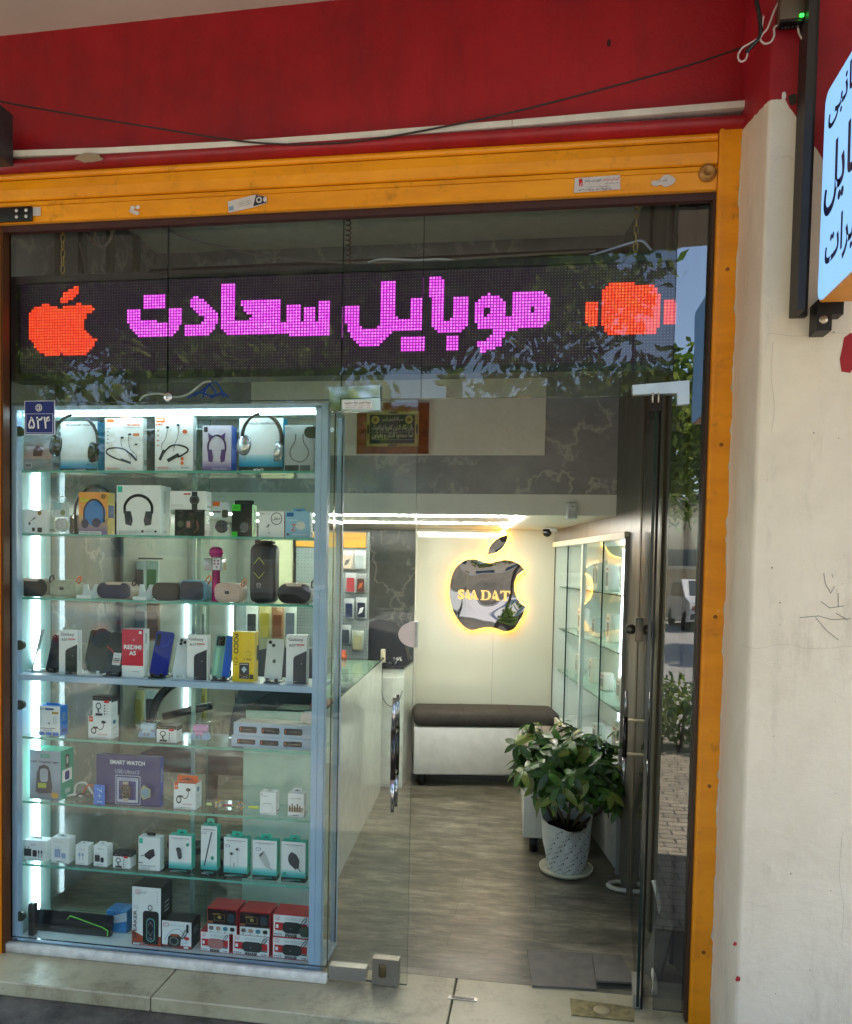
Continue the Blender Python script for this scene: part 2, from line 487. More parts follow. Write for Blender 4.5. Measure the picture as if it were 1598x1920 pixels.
def M_marble(dark=(132, 128, 128), light=(168, 164, 162), vein=(196, 189, 179), scale=1.0, name='grey_marble', rough=0.22):
    m = bpy.data.materials.new(name); t, b = nodes(m)
    n = noise_nodes(t, 2.6 * scale, 8, 0.7)
    r = ramp(t, n.outputs[0], [(0.3, lin(dark)), (0.7, lin(light))])
    nd = noise_nodes(t, 3.0 * scale, 5, 0.55)
    v1 = t.nodes.new('ShaderNodeMath'); v1.operation = 'SUBTRACT'; t.links.new(nd.outputs[0], v1.inputs[0]); v1.inputs[1].default_value = 0.5
    v2 = t.nodes.new('ShaderNodeMath'); v2.operation = 'ABSOLUTE'; t.links.new(v1.outputs[0], v2.inputs[0])
    vr = ramp(t, v2.outputs[0], [(0.0, (.9, .9, .9)), (0.005, (0.6, 0.6, 0.6)), (0.022, (0, 0, 0))])
    nm = noise_nodes(t, 1.3 * scale, 4); mk = ramp(t, nm.outputs[0], [(0.38, (0, 0, 0)), (0.5, (1, 1, 1))])
    mm = t.nodes.new('ShaderNodeMath'); mm.operation = 'MULTIPLY'; t.links.new(vr.outputs[0], mm.inputs[0]); t.links.new(mk.outputs[0], mm.inputs[1])
    t.links.new(mix(t, mm.outputs[0], r.outputs[0], lin(vein)), b.inputs['Base Color']); b.inputs['Roughness'].default_value = rough; return m
def M_plaster():
    m = bpy.data.materials.new('cream_plaster'); t, b = nodes(m)
    n = noise_nodes(t, 3, 8, 0.7); n2 = noise_nodes(t, 9, 12, 0.7)
    r = ramp(t, n.outputs[0], [(0.3, lin((214, 206, 190))), (0.7, lin((234, 226, 210)))])
    t.links.new(r.outputs[0], b.inputs['Base Color']); b.inputs['Roughness'].default_value = 0.6
    bump(t, b, n2.outputs[0], 0.55, 0.02); return m
def M_slab():
    m = bpy.data.materials.new('beige_stone_slab'); t, b = nodes(m)
    n = noise_nodes(t, 2.2, 8, 0.7); n2 = noise_nodes(t, 22, 8, 0.8); n3 = noise_nodes(t, 7, 10, 0.8)
    r = ramp(t, n.outputs[0], [(0.3, lin((152, 142, 112))), (0.7, lin((186, 178, 148)))])
    d = ramp(t, n3.outputs[0], [(0.5, (0, 0, 0)), (0.74, (0.85, 0.85, 0.85))])
    c = mix(t, d.outputs[0], r.outputs[0], lin((98, 87, 66)))
    s = ramp(t, n2.outputs[0], [(0.64, (0, 0, 0)), (0.66, (0.8, 0.8, 0.8))])
    t.links.new(mix(t, s.outputs[0], c, lin((60, 52, 40))), b.inputs['Base Color']); b.inputs['Roughness'].default_value = 0.35
    bump(t, b, n2.outputs[0], 0.15, 0.004); return m
def M_asphalt(a=(52, 51, 50), c=(92, 89, 84), name='worn_paving', scale=1.0):
    m = bpy.data.materials.new(name); t, b = nodes(m)
    n = noise_nodes(t, 1.4 * scale, 8, 0.75); n2 = noise_nodes(t, 40, 6, 0.7)
    r = ramp(t, n.outputs[0], [(0.32, lin(a)), (0.68, lin(c))])
    t.links.new(r.outputs[0], b.inputs['Base Color']); b.inputs['Roughness'].default_value = 0.8
    bump(t, b, n2.outputs[0], 0.5, 0.01); return m
def M_pavers():
    m = bpy.data.materials.new('concrete_pavers'); t, b = nodes(m)
    tc = t.nodes.new('ShaderNodeTexCoord'); br = t.nodes.new('ShaderNodeTexBrick'); t.links.new(tc.outputs['Object'], br.inputs['Vector'])
    br.inputs['Scale'].default_value = 3.2; br.inputs['Color1'].default_value = lin((160, 150, 134)); br.inputs['Color2'].default_value = lin((138, 129, 115))
    br.inputs['Mortar'].default_value = lin((66, 64, 60)); br.inputs['Mortar Size'].default_value = 0.018
    n = noise_nodes(t, 3, 8, 0.7); r = ramp(t, n.outputs[0], [(0.3, (0.6, 0.6, 0.6)), (0.7, (1, 1, 1))])
    mm = t.nodes.new('ShaderNodeMix'); mm.data_type = 'RGBA'; mm.blend_type = 'MULTIPLY'; mm.inputs[0].default_value = 1
    t.links.new(br.outputs[0], mm.inputs[6]); t.links.new(r.outputs[0], mm.inputs[7]); t.links.new(mm.outputs[2], b.inputs['Base Color'])
    b.inputs['Roughness'].default_value = 0.8; bump(t, b, br.outputs['Fac'], -0.3, 0.01); return m
def M_floor():
    m = bpy.data.materials.new('grey_vinyl_planks'); t, b = nodes(m)
    tc = t.nodes.new('ShaderNodeTexCoord'); br = t.nodes.new('ShaderNodeTexBrick'); t.links.new(tc.outputs['Object'], br.inputs['Vector'])
    br.inputs['Scale'].default_value = 1.0; br.inputs['Brick Width'].default_value = 0.92; br.inputs['Row Height'].default_value = 0.15
    br.inputs['Mortar Size'].default_value = 0.0012; br.inputs['Color1'].default_value = (0.62, 0.62, 0.62, 1); br.inputs['Color2'].default_value = (1, 1, 1, 1)
    br.inputs['Mortar'].default_value = (0.25, 0.25, 0.25, 1); br.offset = 0.37
    n = noise_nodes(t, 6, 10, 0.75, stretch=(0.8, 2.3, 1)); n2 = noise_nodes(t, 24, 8, 0.8, stretch=(0.25, 3.5, 1))
    r = ramp(t, n.outputs[0], [(0.30, lin((66, 63, 55))), (0.5, lin((120, 115, 99))), (0.70, lin((174, 168, 148)))])
    r2 = ramp(t, n2.outputs[0], [(0.3, (0.62, 0.62, 0.62)), (0.65, (1, 1, 1))])
    def mul(a, c):
        mm = t.nodes.new('ShaderNodeMix'); mm.data_type = 'RGBA'; mm.blend_type = 'MULTIPLY'; mm.inputs[0].default_value = 0.8
        t.links.new(a, mm.inputs[6]); t.links.new(c, mm.inputs[7]); return mm.outputs[2]
    t.links.new(mul(mul(r.outputs[0], r2.outputs[0]), br.outputs[0]), b.inputs['Base Color'])
    b.inputs['Roughness'].default_value = 0.3; bump(t, b, n2.outputs[0], 0.08, 0.003); return m
def M_greywood():
    m = bpy.data.materials.new('dark_grey_woodgrain'); t, b = nodes(m)
    n = noise_nodes(t, 7, 10, 0.75, stretch=(3, 3, 0.22)); n2 = noise_nodes(t, 1.5, 3)
    r = ramp(t, n.outputs[0], [(0.28, lin((72, 68, 60))), (0.55, lin((106, 100, 90))), (0.75, lin((132, 126, 114)))])
    t.links.new(r.outputs[0], b.inputs['Base Color']); b.inputs['Roughness'].default_value = 0.33; return m
RED, ORANGE, PILLAR, MARBLE, PLASTER, SLAB = M_red(), M_orange(), M_pillar(), M_marble(), M_plaster(), M_slab()
GREYWOOD, FLOORM = M_greywood(), M_floor()
GLASSBOARD = P((198, 200, 181), 0.06, var=0.02, scale=1.0, coat=0.6)     # back-painted glass
CEIL_OUT = P((190, 178, 168), 0.8, var=0.08, scale=3)
DARKCH = P((38, 30, 26), 0.5)

# ================================================================ ground
mb = MB(); mb.box(-60, 60, -60, 8, -0.35, -0.21, M_asphalt((128, 126, 122), (152, 150, 146), 'road_asphalt'))
struct(mb.build('road'))
mb = MB(); mb.box(-30, 30, -4.9, 0.35, -0.34, -0.05, M_asphalt((34, 30, 25), (112, 106, 95), scale=3.4))
struct(mb.build('pavement'))
mb = MB(); mb.box(-30, 30, -4.88, -0.75, -0.06, -0.044, M_pavers()); struct(mb.build('paving'))
mb = MB(); mb.box(-4.0, 2.2, 0.10, 4.2, -0.10, 0.0, FLOORM); struct(mb.build('floor'))
# arcade ceiling over the pavement
mb = MB(); cz_ = lambda x: 3.378 + (x + 2.0) * .0185
vs = [(x, y_, z_) for z_ in (0, 1) for x in (-12, 12) for y_ in (-2.3, .6)]; vs = [(x, y_, cz_(x) if z_ == 0 else 3.95) for x, y_, z_ in vs]
mb.add(vs, [(0, 1, 3, 2), (4, 6, 7, 5), (0, 2, 6, 4), (1, 5, 7, 3), (0, 4, 5, 1), (2, 3, 7, 6)], CEIL_OUT); struct(mb.build('ceiling'))

# worn stone doorstep made of three slabs with open joints
root = thing('doorstep', 'worn beige stone doorstep running along the whole shop front', 'doorstep', (-0.8, -0.05, -0.05))
xs = [-3.2, -1.296, -0.275, 0.60]
for a, c in zip(xs[:-1], xs[1:]):
    mb = MB(); mb.rbox(a + 0.002, c - 0.002, -0.222, 0.10, -0.05, 0.001, 0.004, SLAB, 1, False); wpart(mb, 'slab', root)
mb = MB(); mb.box(-0.29, -0.19, -0.045, -0.025, 0.0, 0.004, STEEL); mb.box(-0.28, -0.2, -0.041, -0.029, 0.004, 0.0052, BLACK)
single(mb, 'floor_bolt_socket', 'small slotted steel bolt plate set into the doorstep', 'bolt plate')

# ================================================================ red wall, mouldings, shutter
YF = -0.045
root = thing('red_wall', 'dark red painted wall band above the orange shutter', 'wall', (-0.7, 0.1, 2.93))
mb = MB(); mb.box(-3.4, 0.60, -0.03, 0.25, 2.90, 3.60, RED); wpart(mb, 'wall_face', root)
mb = MB(); pr = [(-0.03 - 0.05 * math.sin(R_(a)), 2.878 + 0.05 * (1 - math.cos(R_(a))) / 2) for a in range(0, 181, 15)]
vs = []; fs = []
for x in (-3.4, 0.60):
    for y, z in pr: vs.append((x, y, z))
n = len(pr)
for i in range(n - 1): fs.append((i, n + i, n + i + 1, i + 1))
fs.append(tuple(range(n))); mb.add(vs, fs, RED, True)
wpart(mb, 'moulding', root)
mb = MB()
for cx, cz, r in ((-1.62, 2.902, 0.028), (-1.60, 2.895, 0.02)):
    mb.flat([(cx + r * (1 + 0.5 * random.random()) * math.cos(a * 0.57) * 1.5, cz + r * 0.6 * (0.6 + 0.6 * random.random()) * math.sin(a * 0.57)) for a in range(11)], -0.083 - r * 0.05, P((150, 128, 104), 0.9))
_wp(mb, 'chipped_patch', bpy.data.objects['moulding'])

# rolling shutter, only the lowest slats show under the wall
root = thing('rolling_shutter', 'orange rolled up shutter slats below the red wall', 'shutter', (-0.72, YF, 2.70))
def slat(z0, z1, ridge):
    h = z1 - z0
    pr = [(YF + 0.004, z0), (YF - 0.002, z0 + 0.004)]
    if ridge: pr += [(YF - 0.004, z0 + h * 0.74), (YF + 0.001, z0 + h * 0.75), (YF + 0.001, z0 + h * 0.765), (YF - 0.004, z0 + h * 0.775)]
    else: pr += [(YF - 0.006, z0 + h * 0.5)]
    pr += [(YF - 0.003, z1 - 0.003), (YF + 0.004, z1)]
    mb = MB(); n = len(pr)
    vs = [(-2.03, y, z) for y, z in pr] + [(0.508, y, z) for y, z in pr] + [(-2.03, YF + 0.03, z0), (-2.03, YF + 0.03, z1), (0.508, YF + 0.03, z0), (0.508, YF + 0.03, z1)]
    fs = [(i, n + i, n + i + 1, i + 1) for i in range(n - 1)] + [(0, 2 * n, 2 * n + 2, n), (n - 1, 2 * n - 1, 2 * n + 3, 2 * n + 1)]
    mb.add(vs, fs, ORANGE); return mb
for z0, z1, rg in ((2.702, 2.7795, True), (2.7825, 2.855, False), (2.858, 2.880, False)):
    wpart(slat(z0, z1, rg), 'slat', root)
mb = MB(); mb.box(-2.03, 0.508, YF + 0.006, YF + 0.03, 2.676, 2.7015, P((62, 26, 22), 0.5)); mb.box(-2.03, 0.508, YF - 0.001, YF + 0.004, 2.698, 2.7015, P((180, 120, 30), 0.5)); wpart(mb, 'bottom_rail', root)
c = atY(1326, 326, YF)
mb = MB(); mb.M = Matrix.Translation((c.x, YF - 0.004, c.z)) @ Matrix.Rotation(R_(90), 4, 'X')
mb.lathe([(0.028, 0), (0.028, 0.005), (0.023, 0.008), (0.021, 0.016), (0.014, 0.018), (0.011, 0.012), (0, 0.012)], P((176, 130, 70), 0.4, 0.4)); wpart(mb, 'lock_cap', root)
def px_rect(x0, y0, x1, y1, Y):
    a = atY(x0, y0, Y); b = atY(x1, y1, Y); return a, b
# paper stickers on the shutter
INK = P((30, 30, 36), 0.6); PAPER = P((205, 196, 192), 0.6); REDINK = P((190, 30, 44), 0.6)
mb = MB(); y = YF - 0.0075
a, b = px_rect(1078, 334, 1162, 356, y)
mb.prism([(a.x, a.z), (b.x, a.z + 0.003), (b.x + 0.002, b.z + 0.002), (a.x - 0.002, b.z - 0.002)], y, y + 0.002, PAPER)
W, H = b.x - a.x, a.z - b.z; X = lambda u: a.x + W * u; Z = lambda v: b.z + H * v
mb.flat([(X(.10), Z(.4)), (X(.18), Z(.4)), (X(.17), Z(.92)), (X(.09), Z(.92))], y - .0006, REDINK)
mb.flat([(X(.12), Z(.42)), (X(.15), Z(.42)), (X(.15), Z(.7))], y - .0010, PAPER)
mb.text('گروه فنی مهندسی', X(.80), Z(.80), H * .24, REDINK, y - .0006, w=W * .36, bold=.02)
mb.text('ایمن درب پایدار', X(.40), Z(.76), H * .30, INK, y - .0006, w=W * .36, bold=.01)
mb.text('نصب و تعمیر کرکره', X(.82), Z(.52), H * .16, INK, y - .0006, w=W * .3)
mb.text('تعمیرات درب', X(.52), Z(.32), H * .14, INK, y - .0006, w=W * .5)
mb.text('۰۹۳۳۶۶۳۹۱۰۸-۰۹۱۳۳۹۱۸۴۳۵', X(.45), Z(.11), H * .17, INK, y - .0006, w=W * .72, bold=.02)
o = wpart(mb, 'sticker', root); o['label'] = 'white paper sticker with a red logo and phone numbers'
mb = MB(); a, b = px_rect(1222, 330, 1267, 350, y)
W, H = b.x - a.x, a.z - b.z
mb.prism(smooth_closed([(X(0), Z(.3)), (X(.05), Z(.6)), (X(.3), Z(.62)), (X(.5), Z(1)), (X(.75), Z(1)), (X(1), Z(.6)), (X(.85), Z(.2)), (X(.55), Z(.02)), (X(.4), Z(.25)), (X(.2), Z(.12))], 3), y, y + .002, PAPER)
mb.text('ایمن درب', X(.42), Z(.6), H * .34, INK, y - .0006, w=W * .42)
o = wpart(mb, 'sticker', root); o['label'] = 'half torn white sticker beside the lock cap'
mb = MB(); p = [atY(*q, y) for q in ((427, 378), (478, 365), (500, 369), (501, 380), (478, 388), (429, 399))]
mb.prism([(q.x, q.z) for q in p], y, y + .002, PAPER)
q = [atY(*k, y) for k in ((480, 366), (499, 369), (500, 380), (475, 387))]; mb.flat([(k.x, k.z) for k in q], y - .0006, P((34, 36, 52), 0.5))
k = atY(486, 375, y); mb.disc(k.x, k.z, .0105, .0105, y - .001, PAPER); mb.disc(k.x, k.z, .006, .006, y - .0014, P((34, 36, 52), .5))
k = atY(497, 374, y); mb.disc(k.x, k.z, .006, .009, y - .001, PAPER)
for r_ in range(3):
    k = atY(458 + r_, 378 + r_ * 3, y); mb.text('فروش و تعمیر', k.x, k.z, .006, P((110, 108, 112), .6), y - .0008, w=.045, rot=.18)
k = atY(434, 391, y); mb.flat([(k.x - .008, k.z - .008), (k.x + .008, k.z - .005), (k.x + .008, k.z + .009), (k.x - .008, k.z + .006)], y - .0008, P((120, 150, 185), .5))
o = wpart(mb, 'sticker', root); o['label'] = 'tilted torn sticker with a dark blue end and round logos'
mb = MB()
for dx, dy in ((-6, -4), (6, -5), (-2, 4), (4, 6), (-8, 2)):
    k = atY(254 + dx * .8, 394 + dy, y); mb.disc(k.x, k.z, .009, .007, y - .0003 * abs(dx), PAPER, 9)
o = wpart(mb, 'sticker', root); o['label'] = 'small flower shaped scrap of white sticker'
mb = MB(); a, b = px_rect(61, 389, 76, 404, y); mb.prism([(a.x, a.z), (b.x, a.z), (b.x, b.z), (a.x, b.z)], y, y + .002, PAPER)
W, H = b.x - a.x, a.z - b.z
for v in (.8, .55, .3): mb.text('کلید و ریموت', X(.5), Z(v), H * .15, INK, y - .0006, w=W * .85)
o = wpart(mb, 'sticker', root); o['label'] = 'little square sticker beside the black bracket'

mb = MB(); mb.box(0.510, 0.585, YF - 0.012, YF + 0.05, -0.03, 2.887, ORANGE); mb.box(0.512, 0.522, YF - 0.016, YF - 0.0125, -0.03, 2.885, ORANGE)
mb.box(0.500, 0.5095, YF + 0.005, YF + 0.045, -0.01, 2.70, P((58, 34, 18), 0.5))
gp = single(mb, 'shutter_guide', 'orange steel shutter guide post beside the white pillar', 'guide post')
for z_ in (.25, .8, 1.35, 1.9, 2.45):
    mb = MB(Matrix.Translation((.548, YF - .0122, z_)) @ Matrix.Rotation(R_(90), 4, 'X')); mb.lathe([(.0065, 0), (.006, .002), (.003, .003), (0, .003)], P((150, 92, 24), .4, .3, .5, 60), 12)
    L_ = Matrix.Translation(gp.location).inverted(); mb.v = [L_ @ v for v in mb.v]; mb.build('screw', gp)
mb = MB(); mb.box(-2.10, -1.990, YF - 0.012, YF + 0.05, -0.03, 2.70, ORANGE); mb.box(-1.9895, -1.978, YF + 0.005, YF + 0.05, 0.0, 2.69, P((78, 44, 18), 0.5))
single(mb, 'shutter_guide', 'orange steel shutter guide post at the far left edge', 'guide post')
mb = MB(); a, b = px_rect(4, 389, 60, 414, YF - .014); mb.rbox(a.x - .06, b.x, YF - .016, YF - .006, b.z, a.z, .004, BLACK)
for u in (.50, .82):
    for v in (.3, .72):
        mb.M = Matrix.Translation((a.x + (b.x - a.x) * u, YF - .016, b.z + (a.z - b.z) * v)) @ Matrix.Rotation(R_(90), 4, 'X'); mb.lathe([(.0065, 0), (.0058, .002), (.003, .003), (0, .003)], P((215, 215, 215), .3, .6), 12); mb.M = I4
single(mb, 'mounting_bracket', 'black metal bracket with four pale screws on the shutter end', 'bracket')

# cable trunking and the sagging cable
root = thing('cable_trunking', 'white plastic cable trunking running along the red moulding', 'trunking', (-0.7, -0.08, 2.93))
for px_ in (((-30, 291), (200, 284), (420, 273), (640, 258), (960, 233)), ((961, 232.8), (1180, 214), (1416, 195))):
    pts = [atY(x, y_, -.07) for x, y_ in px_]; mb = MB()
    vs = []; fs = []
    for p in pts:
        for dy, dz in ((-.006, -.0095), (-.008, .0095), (.04, .0095), (.04, -.0095)): vs.append((p.x, -.07 + dy, p.z + dz))
    for i in range(len(pts) - 1):
        for k in range(4): fs.append((i * 4 + k, i * 4 + (k + 1) % 4, (i + 1) * 4 + (k + 1) % 4, (i + 1) * 4 + k))
    fs += [(0, 3, 2, 1), tuple(len(vs) - 4 + k for k in range(4))]
    mb.add(vs, fs, P((214, 206, 194), .5, var=.2, scale=6)); wpart(mb, 'trunking_length', root)
mb = MB(); pts = [atY(x, y_, -.085) for x, y_ in ((-25, 180), (0, 190), (150, 217), (330, 246), (430, 262), (520, 270), (620, 269), (720, 258), (860, 232), (1000, 201), (1230, 140), (1330, 110), (1400, 85), (1425, 66))]
mb.tube(smooth_open(pts, 4), .003, P((40, 30, 30), .6)); single(mb, 'cable', 'dark cable sagging across the red painted wall', 'cable')
mb = MB(); mb.disc(atY(1142, 81, -.03).x, atY(1142, 81, -.03).z, .007, .013, -.0308, P((60, 20, 18), .9), 9); _wp(mb, 'drill_hole', bpy.data.objects['wall_face'])

# vent box at the far left
root = thing('vent_box', 'dark grey louvred metal box at the left edge of the red wall', 'vent', (-2.05, -.15, 2.88))
a, b = px_rect(-80, 186, -14, 283, -.2); mb = MB(); mb.rbox(a.x, b.x, -.2, -.09, b.z, a.z, .006, P((48, 46, 52), .5)); wpart(mb, 'housing', root)
mb = MB()
for k in range(12):
    z = b.z + .012 + k * (a.z - b.z - .02) / 12; mb.box(a.x + .01, b.x - .012, -.2035, -.2005, z, z + .006, P((28, 27, 31), .5))
wpart(mb, 'louvre', root)

# ================================================================ pillar, post and projecting sign
mb = MB(); mb.rbox(0.578, 1.75, -0.36, 0.30, -0.10, 3.60, .012, PILLAR, 2)
o = mb.build('pillar', loc=(0.575, -0.36, 0.0)); tag(o, 'white painted pillar with a red painted top', 'pillar')
mb = MB()
for px_, py_, r in ((1486, 186, .011), (1378, 1770, .006), (1384, 1835, .009), (1592, 660, .03)):
    p = atY(px_, py_, -.3605)
    if px_ == 1486: mb.flat([(p.x + r * (.8 + .6 * random.random()) * math.cos(k * .7), p.z + r * 1.5 * (.7 + .6 * random.random()) * math.sin(k * .7)) for k in range(9)], -.3612, P((52, 44, 38), .9))
    else: mb.flat([(p.x + r * (.6 + .6 * random.random()) * math.cos(k * .7), p.z + r * (1 if r < .02 else 2) * (.6 + .6 * random.random()) * math.sin(k * .7)) for k in range(9)], -.3612, P((150, 24, 34), .8))
p = atY(1470, 180, -.3605); mb.flat([(p.x + .0 + .006 * math.cos(k * .8), p.z + .012 * math.sin(k * .8)) for k in range(8)], -.3612, P((220, 214, 204), .8))
_wp(mb, 'paint_chip', o)
# ragged plaster edge where the pillar meets the orange post
random.seed(31); mb = MB(); n_ = 150; yy = YF - .0135
e0 = [(.5785 - abs(random.gauss(0, .0022)) - (.006 if random.random() < .06 else 0) - .003 * math.sin(k * .21) ** 2, .0 + 2.86 * k / n_) for k in range(n_ + 1)]
for (xa, za), (xb, zb_) in zip(e0[:-1], e0[1:]): mb.flat([(xa, za), (.592, za), (.592, zb_), (xb, zb_)], yy, P((214, 204, 190), .7, var=.2, scale=20)); mb.add([(xa, yy, za), (xa, yy + .0012, za), (xb, yy + .0012, zb_), (xb, yy, zb_)], [(0, 1, 2, 3)], P((150, 132, 112), .8))
_wp(mb, 'ragged_edge', o)
# hairline cracks and plaster seams
mb = MB(); crk = P((164, 154, 142), .8)
for st in (((1390, 1210), (1420, 1216), (1470, 1208), (1520, 1216), (1597, 1212)), ((1440, 625), (1500, 630), (1560, 624), (1590, 626)), ((1450, 640), (1446, 700), (1452, 760), (1447, 810)), ((1580, 1560), (1574, 1640), (1582, 1700), (1578, 1760)), ((1452, 300), (1475, 292), (1490, 300)), ((1400, 1690), (1430, 1700), (1450, 1694))):
    pts = smooth_open([atY(x, y_, -.3612) for x, y_ in st], 4); mb.line([(p.x, p.z + random.uniform(-.0012, .0012)) for p in pts], .0006, -.3612, crk)
for k in range(20):
    p = atY(random.uniform(1425, 1597), random.uniform(560, 1900), -.3612); r = random.uniform(.0006, .0022); c_ = P(random.choice(((132, 118, 102), (108, 96, 86), (168, 150, 130))), .8)
    mb.flat([(p.x + r * random.uniform(.5, 1.4) * math.cos(q * .9), p.z + r * random.uniform(.5, 1.8) * math.sin(q * .9)) for q in range(7)], -.3614, c_)
_wp(mb, 'surface_crack', o)
# scribbled handwriting on the pillar
mb = MB(); pen = P((128, 122, 118), .7)
for st in (((1545, 1075), (1548, 1095), (1558, 1112), (1565, 1100)), ((1560, 1078), (1562, 1082)), ((1540, 1128), (1556, 1140), (1582, 1136)), ((1572, 1112), (1572, 1138)), ((1500, 1158), (1535, 1155), (1560, 1162), (1595, 1160)), ((1530, 1158), (1550, 1182), (1572, 1200)), ((1568, 1150), (1590, 1163))):
    pts = [atY(x, y_, -.3615) for x, y_ in st]; mb.line([(p.x, p.z) for p in pts], .0016, -.3615, pen)
_wp(mb, 'pen_scribble', o)

root = thing('steel_post', 'dark steel post holding the lit sign against the pillar', 'post', (0.685, -.41, 2.15))
mb = MB(); a = atY(1503, 5, -.41); b = atY(1542, 575, -.41)
mb.box(.652, .672, -.435, -.362, 2.20, 3.40, P((52, 46, 42), .5, .3, .3)); mb.box(.672, .694, -.385, -.362, 2.20, 3.40, P((40, 36, 34), .5, .3, .3)); wpart(mb, 'angle_iron', root)
mb = MB(); q0 = atY(1535, 570, -.42); q1 = atY(1572, 620, -.42)
mb.box(q0.x - .004, q0.x + .034, -.425, -.362, q1.z, q0.z + .01, P((30, 28, 28), .45, .3)); mb.box(q0.x + .034, q1.x + .01, -.425, -.38, q0.z - .03, q0.z + .01, P((30, 28, 28), .45, .3)); wpart(mb, 'foot_bracket', root)
mb = MB(); mb.M = Matrix.Translation((q0.x + .012, -.425, q1.z + .028)) @ Matrix.Rotation(R_(90), 4, 'X'); mb.lathe([(.012, 0), (.011, .004), (.004, .006), (0, .006)], P((170, 160, 145), .35, .8), 14); wpart(mb, 'bolt', root)

root = thing('lightbox_sign', 'backlit white sign with orange rim projecting from the pillar', 'sign', (0.75, -.9, 2.2))
SX = 0.70; sy0, sy1 = -1.35, -.45
M = Matrix(((0, 1, 0, SX), (-1, 0, 0, 0), (0, 0, 1, 0), (0, 0, 0, 1)))     # local (x, y, z): x runs towards the street, y into the box
zt, zb = 2.752, 2.205
mb = MB(M); mb.prism(rrect(.45, 1.35, zb, zt, .035, 6), .0, .10, P((226, 150, 40), .4), smooth=True)
wpart(mb, 'case', root)
mb = MB(M); mb.prism(rrect(.456, 1.344, zb + .006, zt - .006, .03, 6), -.004, -.0005, EMIT((140, 195, 255), .27, name='lit_acrylic')); wpart(mb, 'lit_face', root)
ink = P((22, 34, 92), .4)
mb = MB(M)
for s_, xl, yy, h, wd in (('لوازم جانبی', 1553, 222, .11, .43), ('موبایل', 1545, 355, .17, .37), ('تعمیرات', 1546, 478, .12, .35)):
    p = atX(xl, yy, SX - .005); mb.text(s_, -p.y + .004, p.z, h, ink, -.0055, w=wd, bold=.02, align='l')
wpart(mb, 'lettering', root)

root = thing('power_adapter', 'brown metal power box with green light on red pillar top', 'power box', (0.63, -.39, 2.98))
a, b = px_rect(1464, -30, 1510, 34, -.40); mb = MB(); mb.rbox(a.x, b.x, -.405, -.362, b.z, a.z + .03, .004, P((92, 76, 62), .4, .3)); wpart(mb, 'housing', root)
mb = MB(); mb.box(a.x + .004, b.x - .004, -.40, -.368, b.z - .006, b.z - .0003, BLACK)
for k in range(5): mb.cyl((a.x + .012 + k * .009, -.385, b.z - .006), (a.x + .012 + k * .009, -.385, b.z - .014), .0028, BLACK, 8)
wpart(mb, 'terminal_strip', root)
p = atY(1503, 30, -.405); mb = MB(); mb.rbox(p.x - .005, p.x + .005, -.411, -.4055, p.z - .004, p.z + .004, .0015, EMIT((40, 255, 70), 1, name='green_lamp')); wpart(mb, 'indicator_lamp', root)
wirem = P((196, 172, 166), .5)
mb = MB(); mb.tube(smooth_open([atY(x, y_, -.38) for x, y_ in ((1494, 34), (1498, 60), (1508, 82), (1510, 105), (1512, 135), (1522, 168))], 4), .0028, wirem); single(mb, 'white_wire', 'white wire hanging from the power box down to the steel post', 'wire')
mb = MB(); mb.tube(smooth_open([atY(x, y_, -.375) for x, y_ in ((1484, 33), (1476, 42), (1462, 46), (1452, 52), (1452, 66), (1446, 78), (1434, 82), (1426, 74), (1430, 64), (1440, 52), (1452, 20), (1460, 5))], 4), .0028, wirem)
mb.tube(smooth_open([atY(x, y_, -.375) for x, y_ in ((1432, 30), (1428, 55), (1424, 70), (1405, 82), (1392, 90), (1384, 104), (1388, 115), (1398, 112), (1402, 100))], 4), .0026, wirem)
mb.tube(smooth_open([atY(x, y_, -.373) for x, y_ in ((1418, 0), (1424, 30), (1426, 66), (1412, 84), (1400, 98))], 4), .006, BLACK)
single(mb, 'tangled_wire', 'tangle of pale and black wires looped in the red corner', 'wire')

# ================================================================ glazing of the shop front
EDGE = G_EDGE_DARK
def pane(x0, x1, z0, z1, label, y0=-.005, y1=.005, m=None):
    mb = MB(); mb.box(x0, x1, y0, y1, z0, z1, m or G_PANE, EDGE)
    return single(mb, 'transom_window' if z0 > 1 else 'shop_window', label, 'window')
TZ = 2.068
pane(-1.978, -1.358, TZ, 2.69, 'leftmost glass transom pane in front of the red fruit symbol')
pane(-1.356, -.715, TZ, 2.69, 'wide glass transom pane right of the leftmost transom')
pane(-.713, -.434, TZ, 2.69, 'narrow glass transom pane above the narrow door leaf')
pane(-.432, .399, TZ, 2.69, 'widest glass transom pane above the doorway')
pane(.401, .508, .012, 2.69, 'tall narrow glass strip beside the orange guide post', m=G_STRIP)
pane(-1.978, -.735, .048, TZ - .002, 'large lower glass pane in front of the lit showcase')

def fitting(name, label, outline_px, Y0=-.018, Y1=.018, m=None):
    pts = [atY(x, y_, Y0) for x, y_ in outline_px]
    mb = MB(); mb.prism([(p.x, p.z) for p in pts], Y0, Y1, m or CHROME)
    e = .0025
    cx = sum(p.x for p in pts) / len(pts); cz = sum(p.z for p in pts) / len(pts)
    return mb
root = thing('patch_fitting', 'polished steel L shaped patch above the narrow door leaf', 'glass fitting', (-.64, 0, 2.0))
mb = fitting('', '', ((617, 726), (713, 722), (713, 745), (638, 747), (638, 770), (618, 771)), m=P((150, 148, 146), .06, 1.0)); wpart(mb, 'plate', root)
mb = fitting('', '', ((640, 749), (713, 746), (714, 769), (640, 771))); wpart(mb, 'door_clamp', root)
mb = MB(); a, b = px_rect(643, 751, 698, 767, -.0185); W, H = b.x - a.x, a.z - b.z
mb.box(a.x, b.x, -.0195, -.0183, b.z, a.z, P((214, 214, 216), .5))
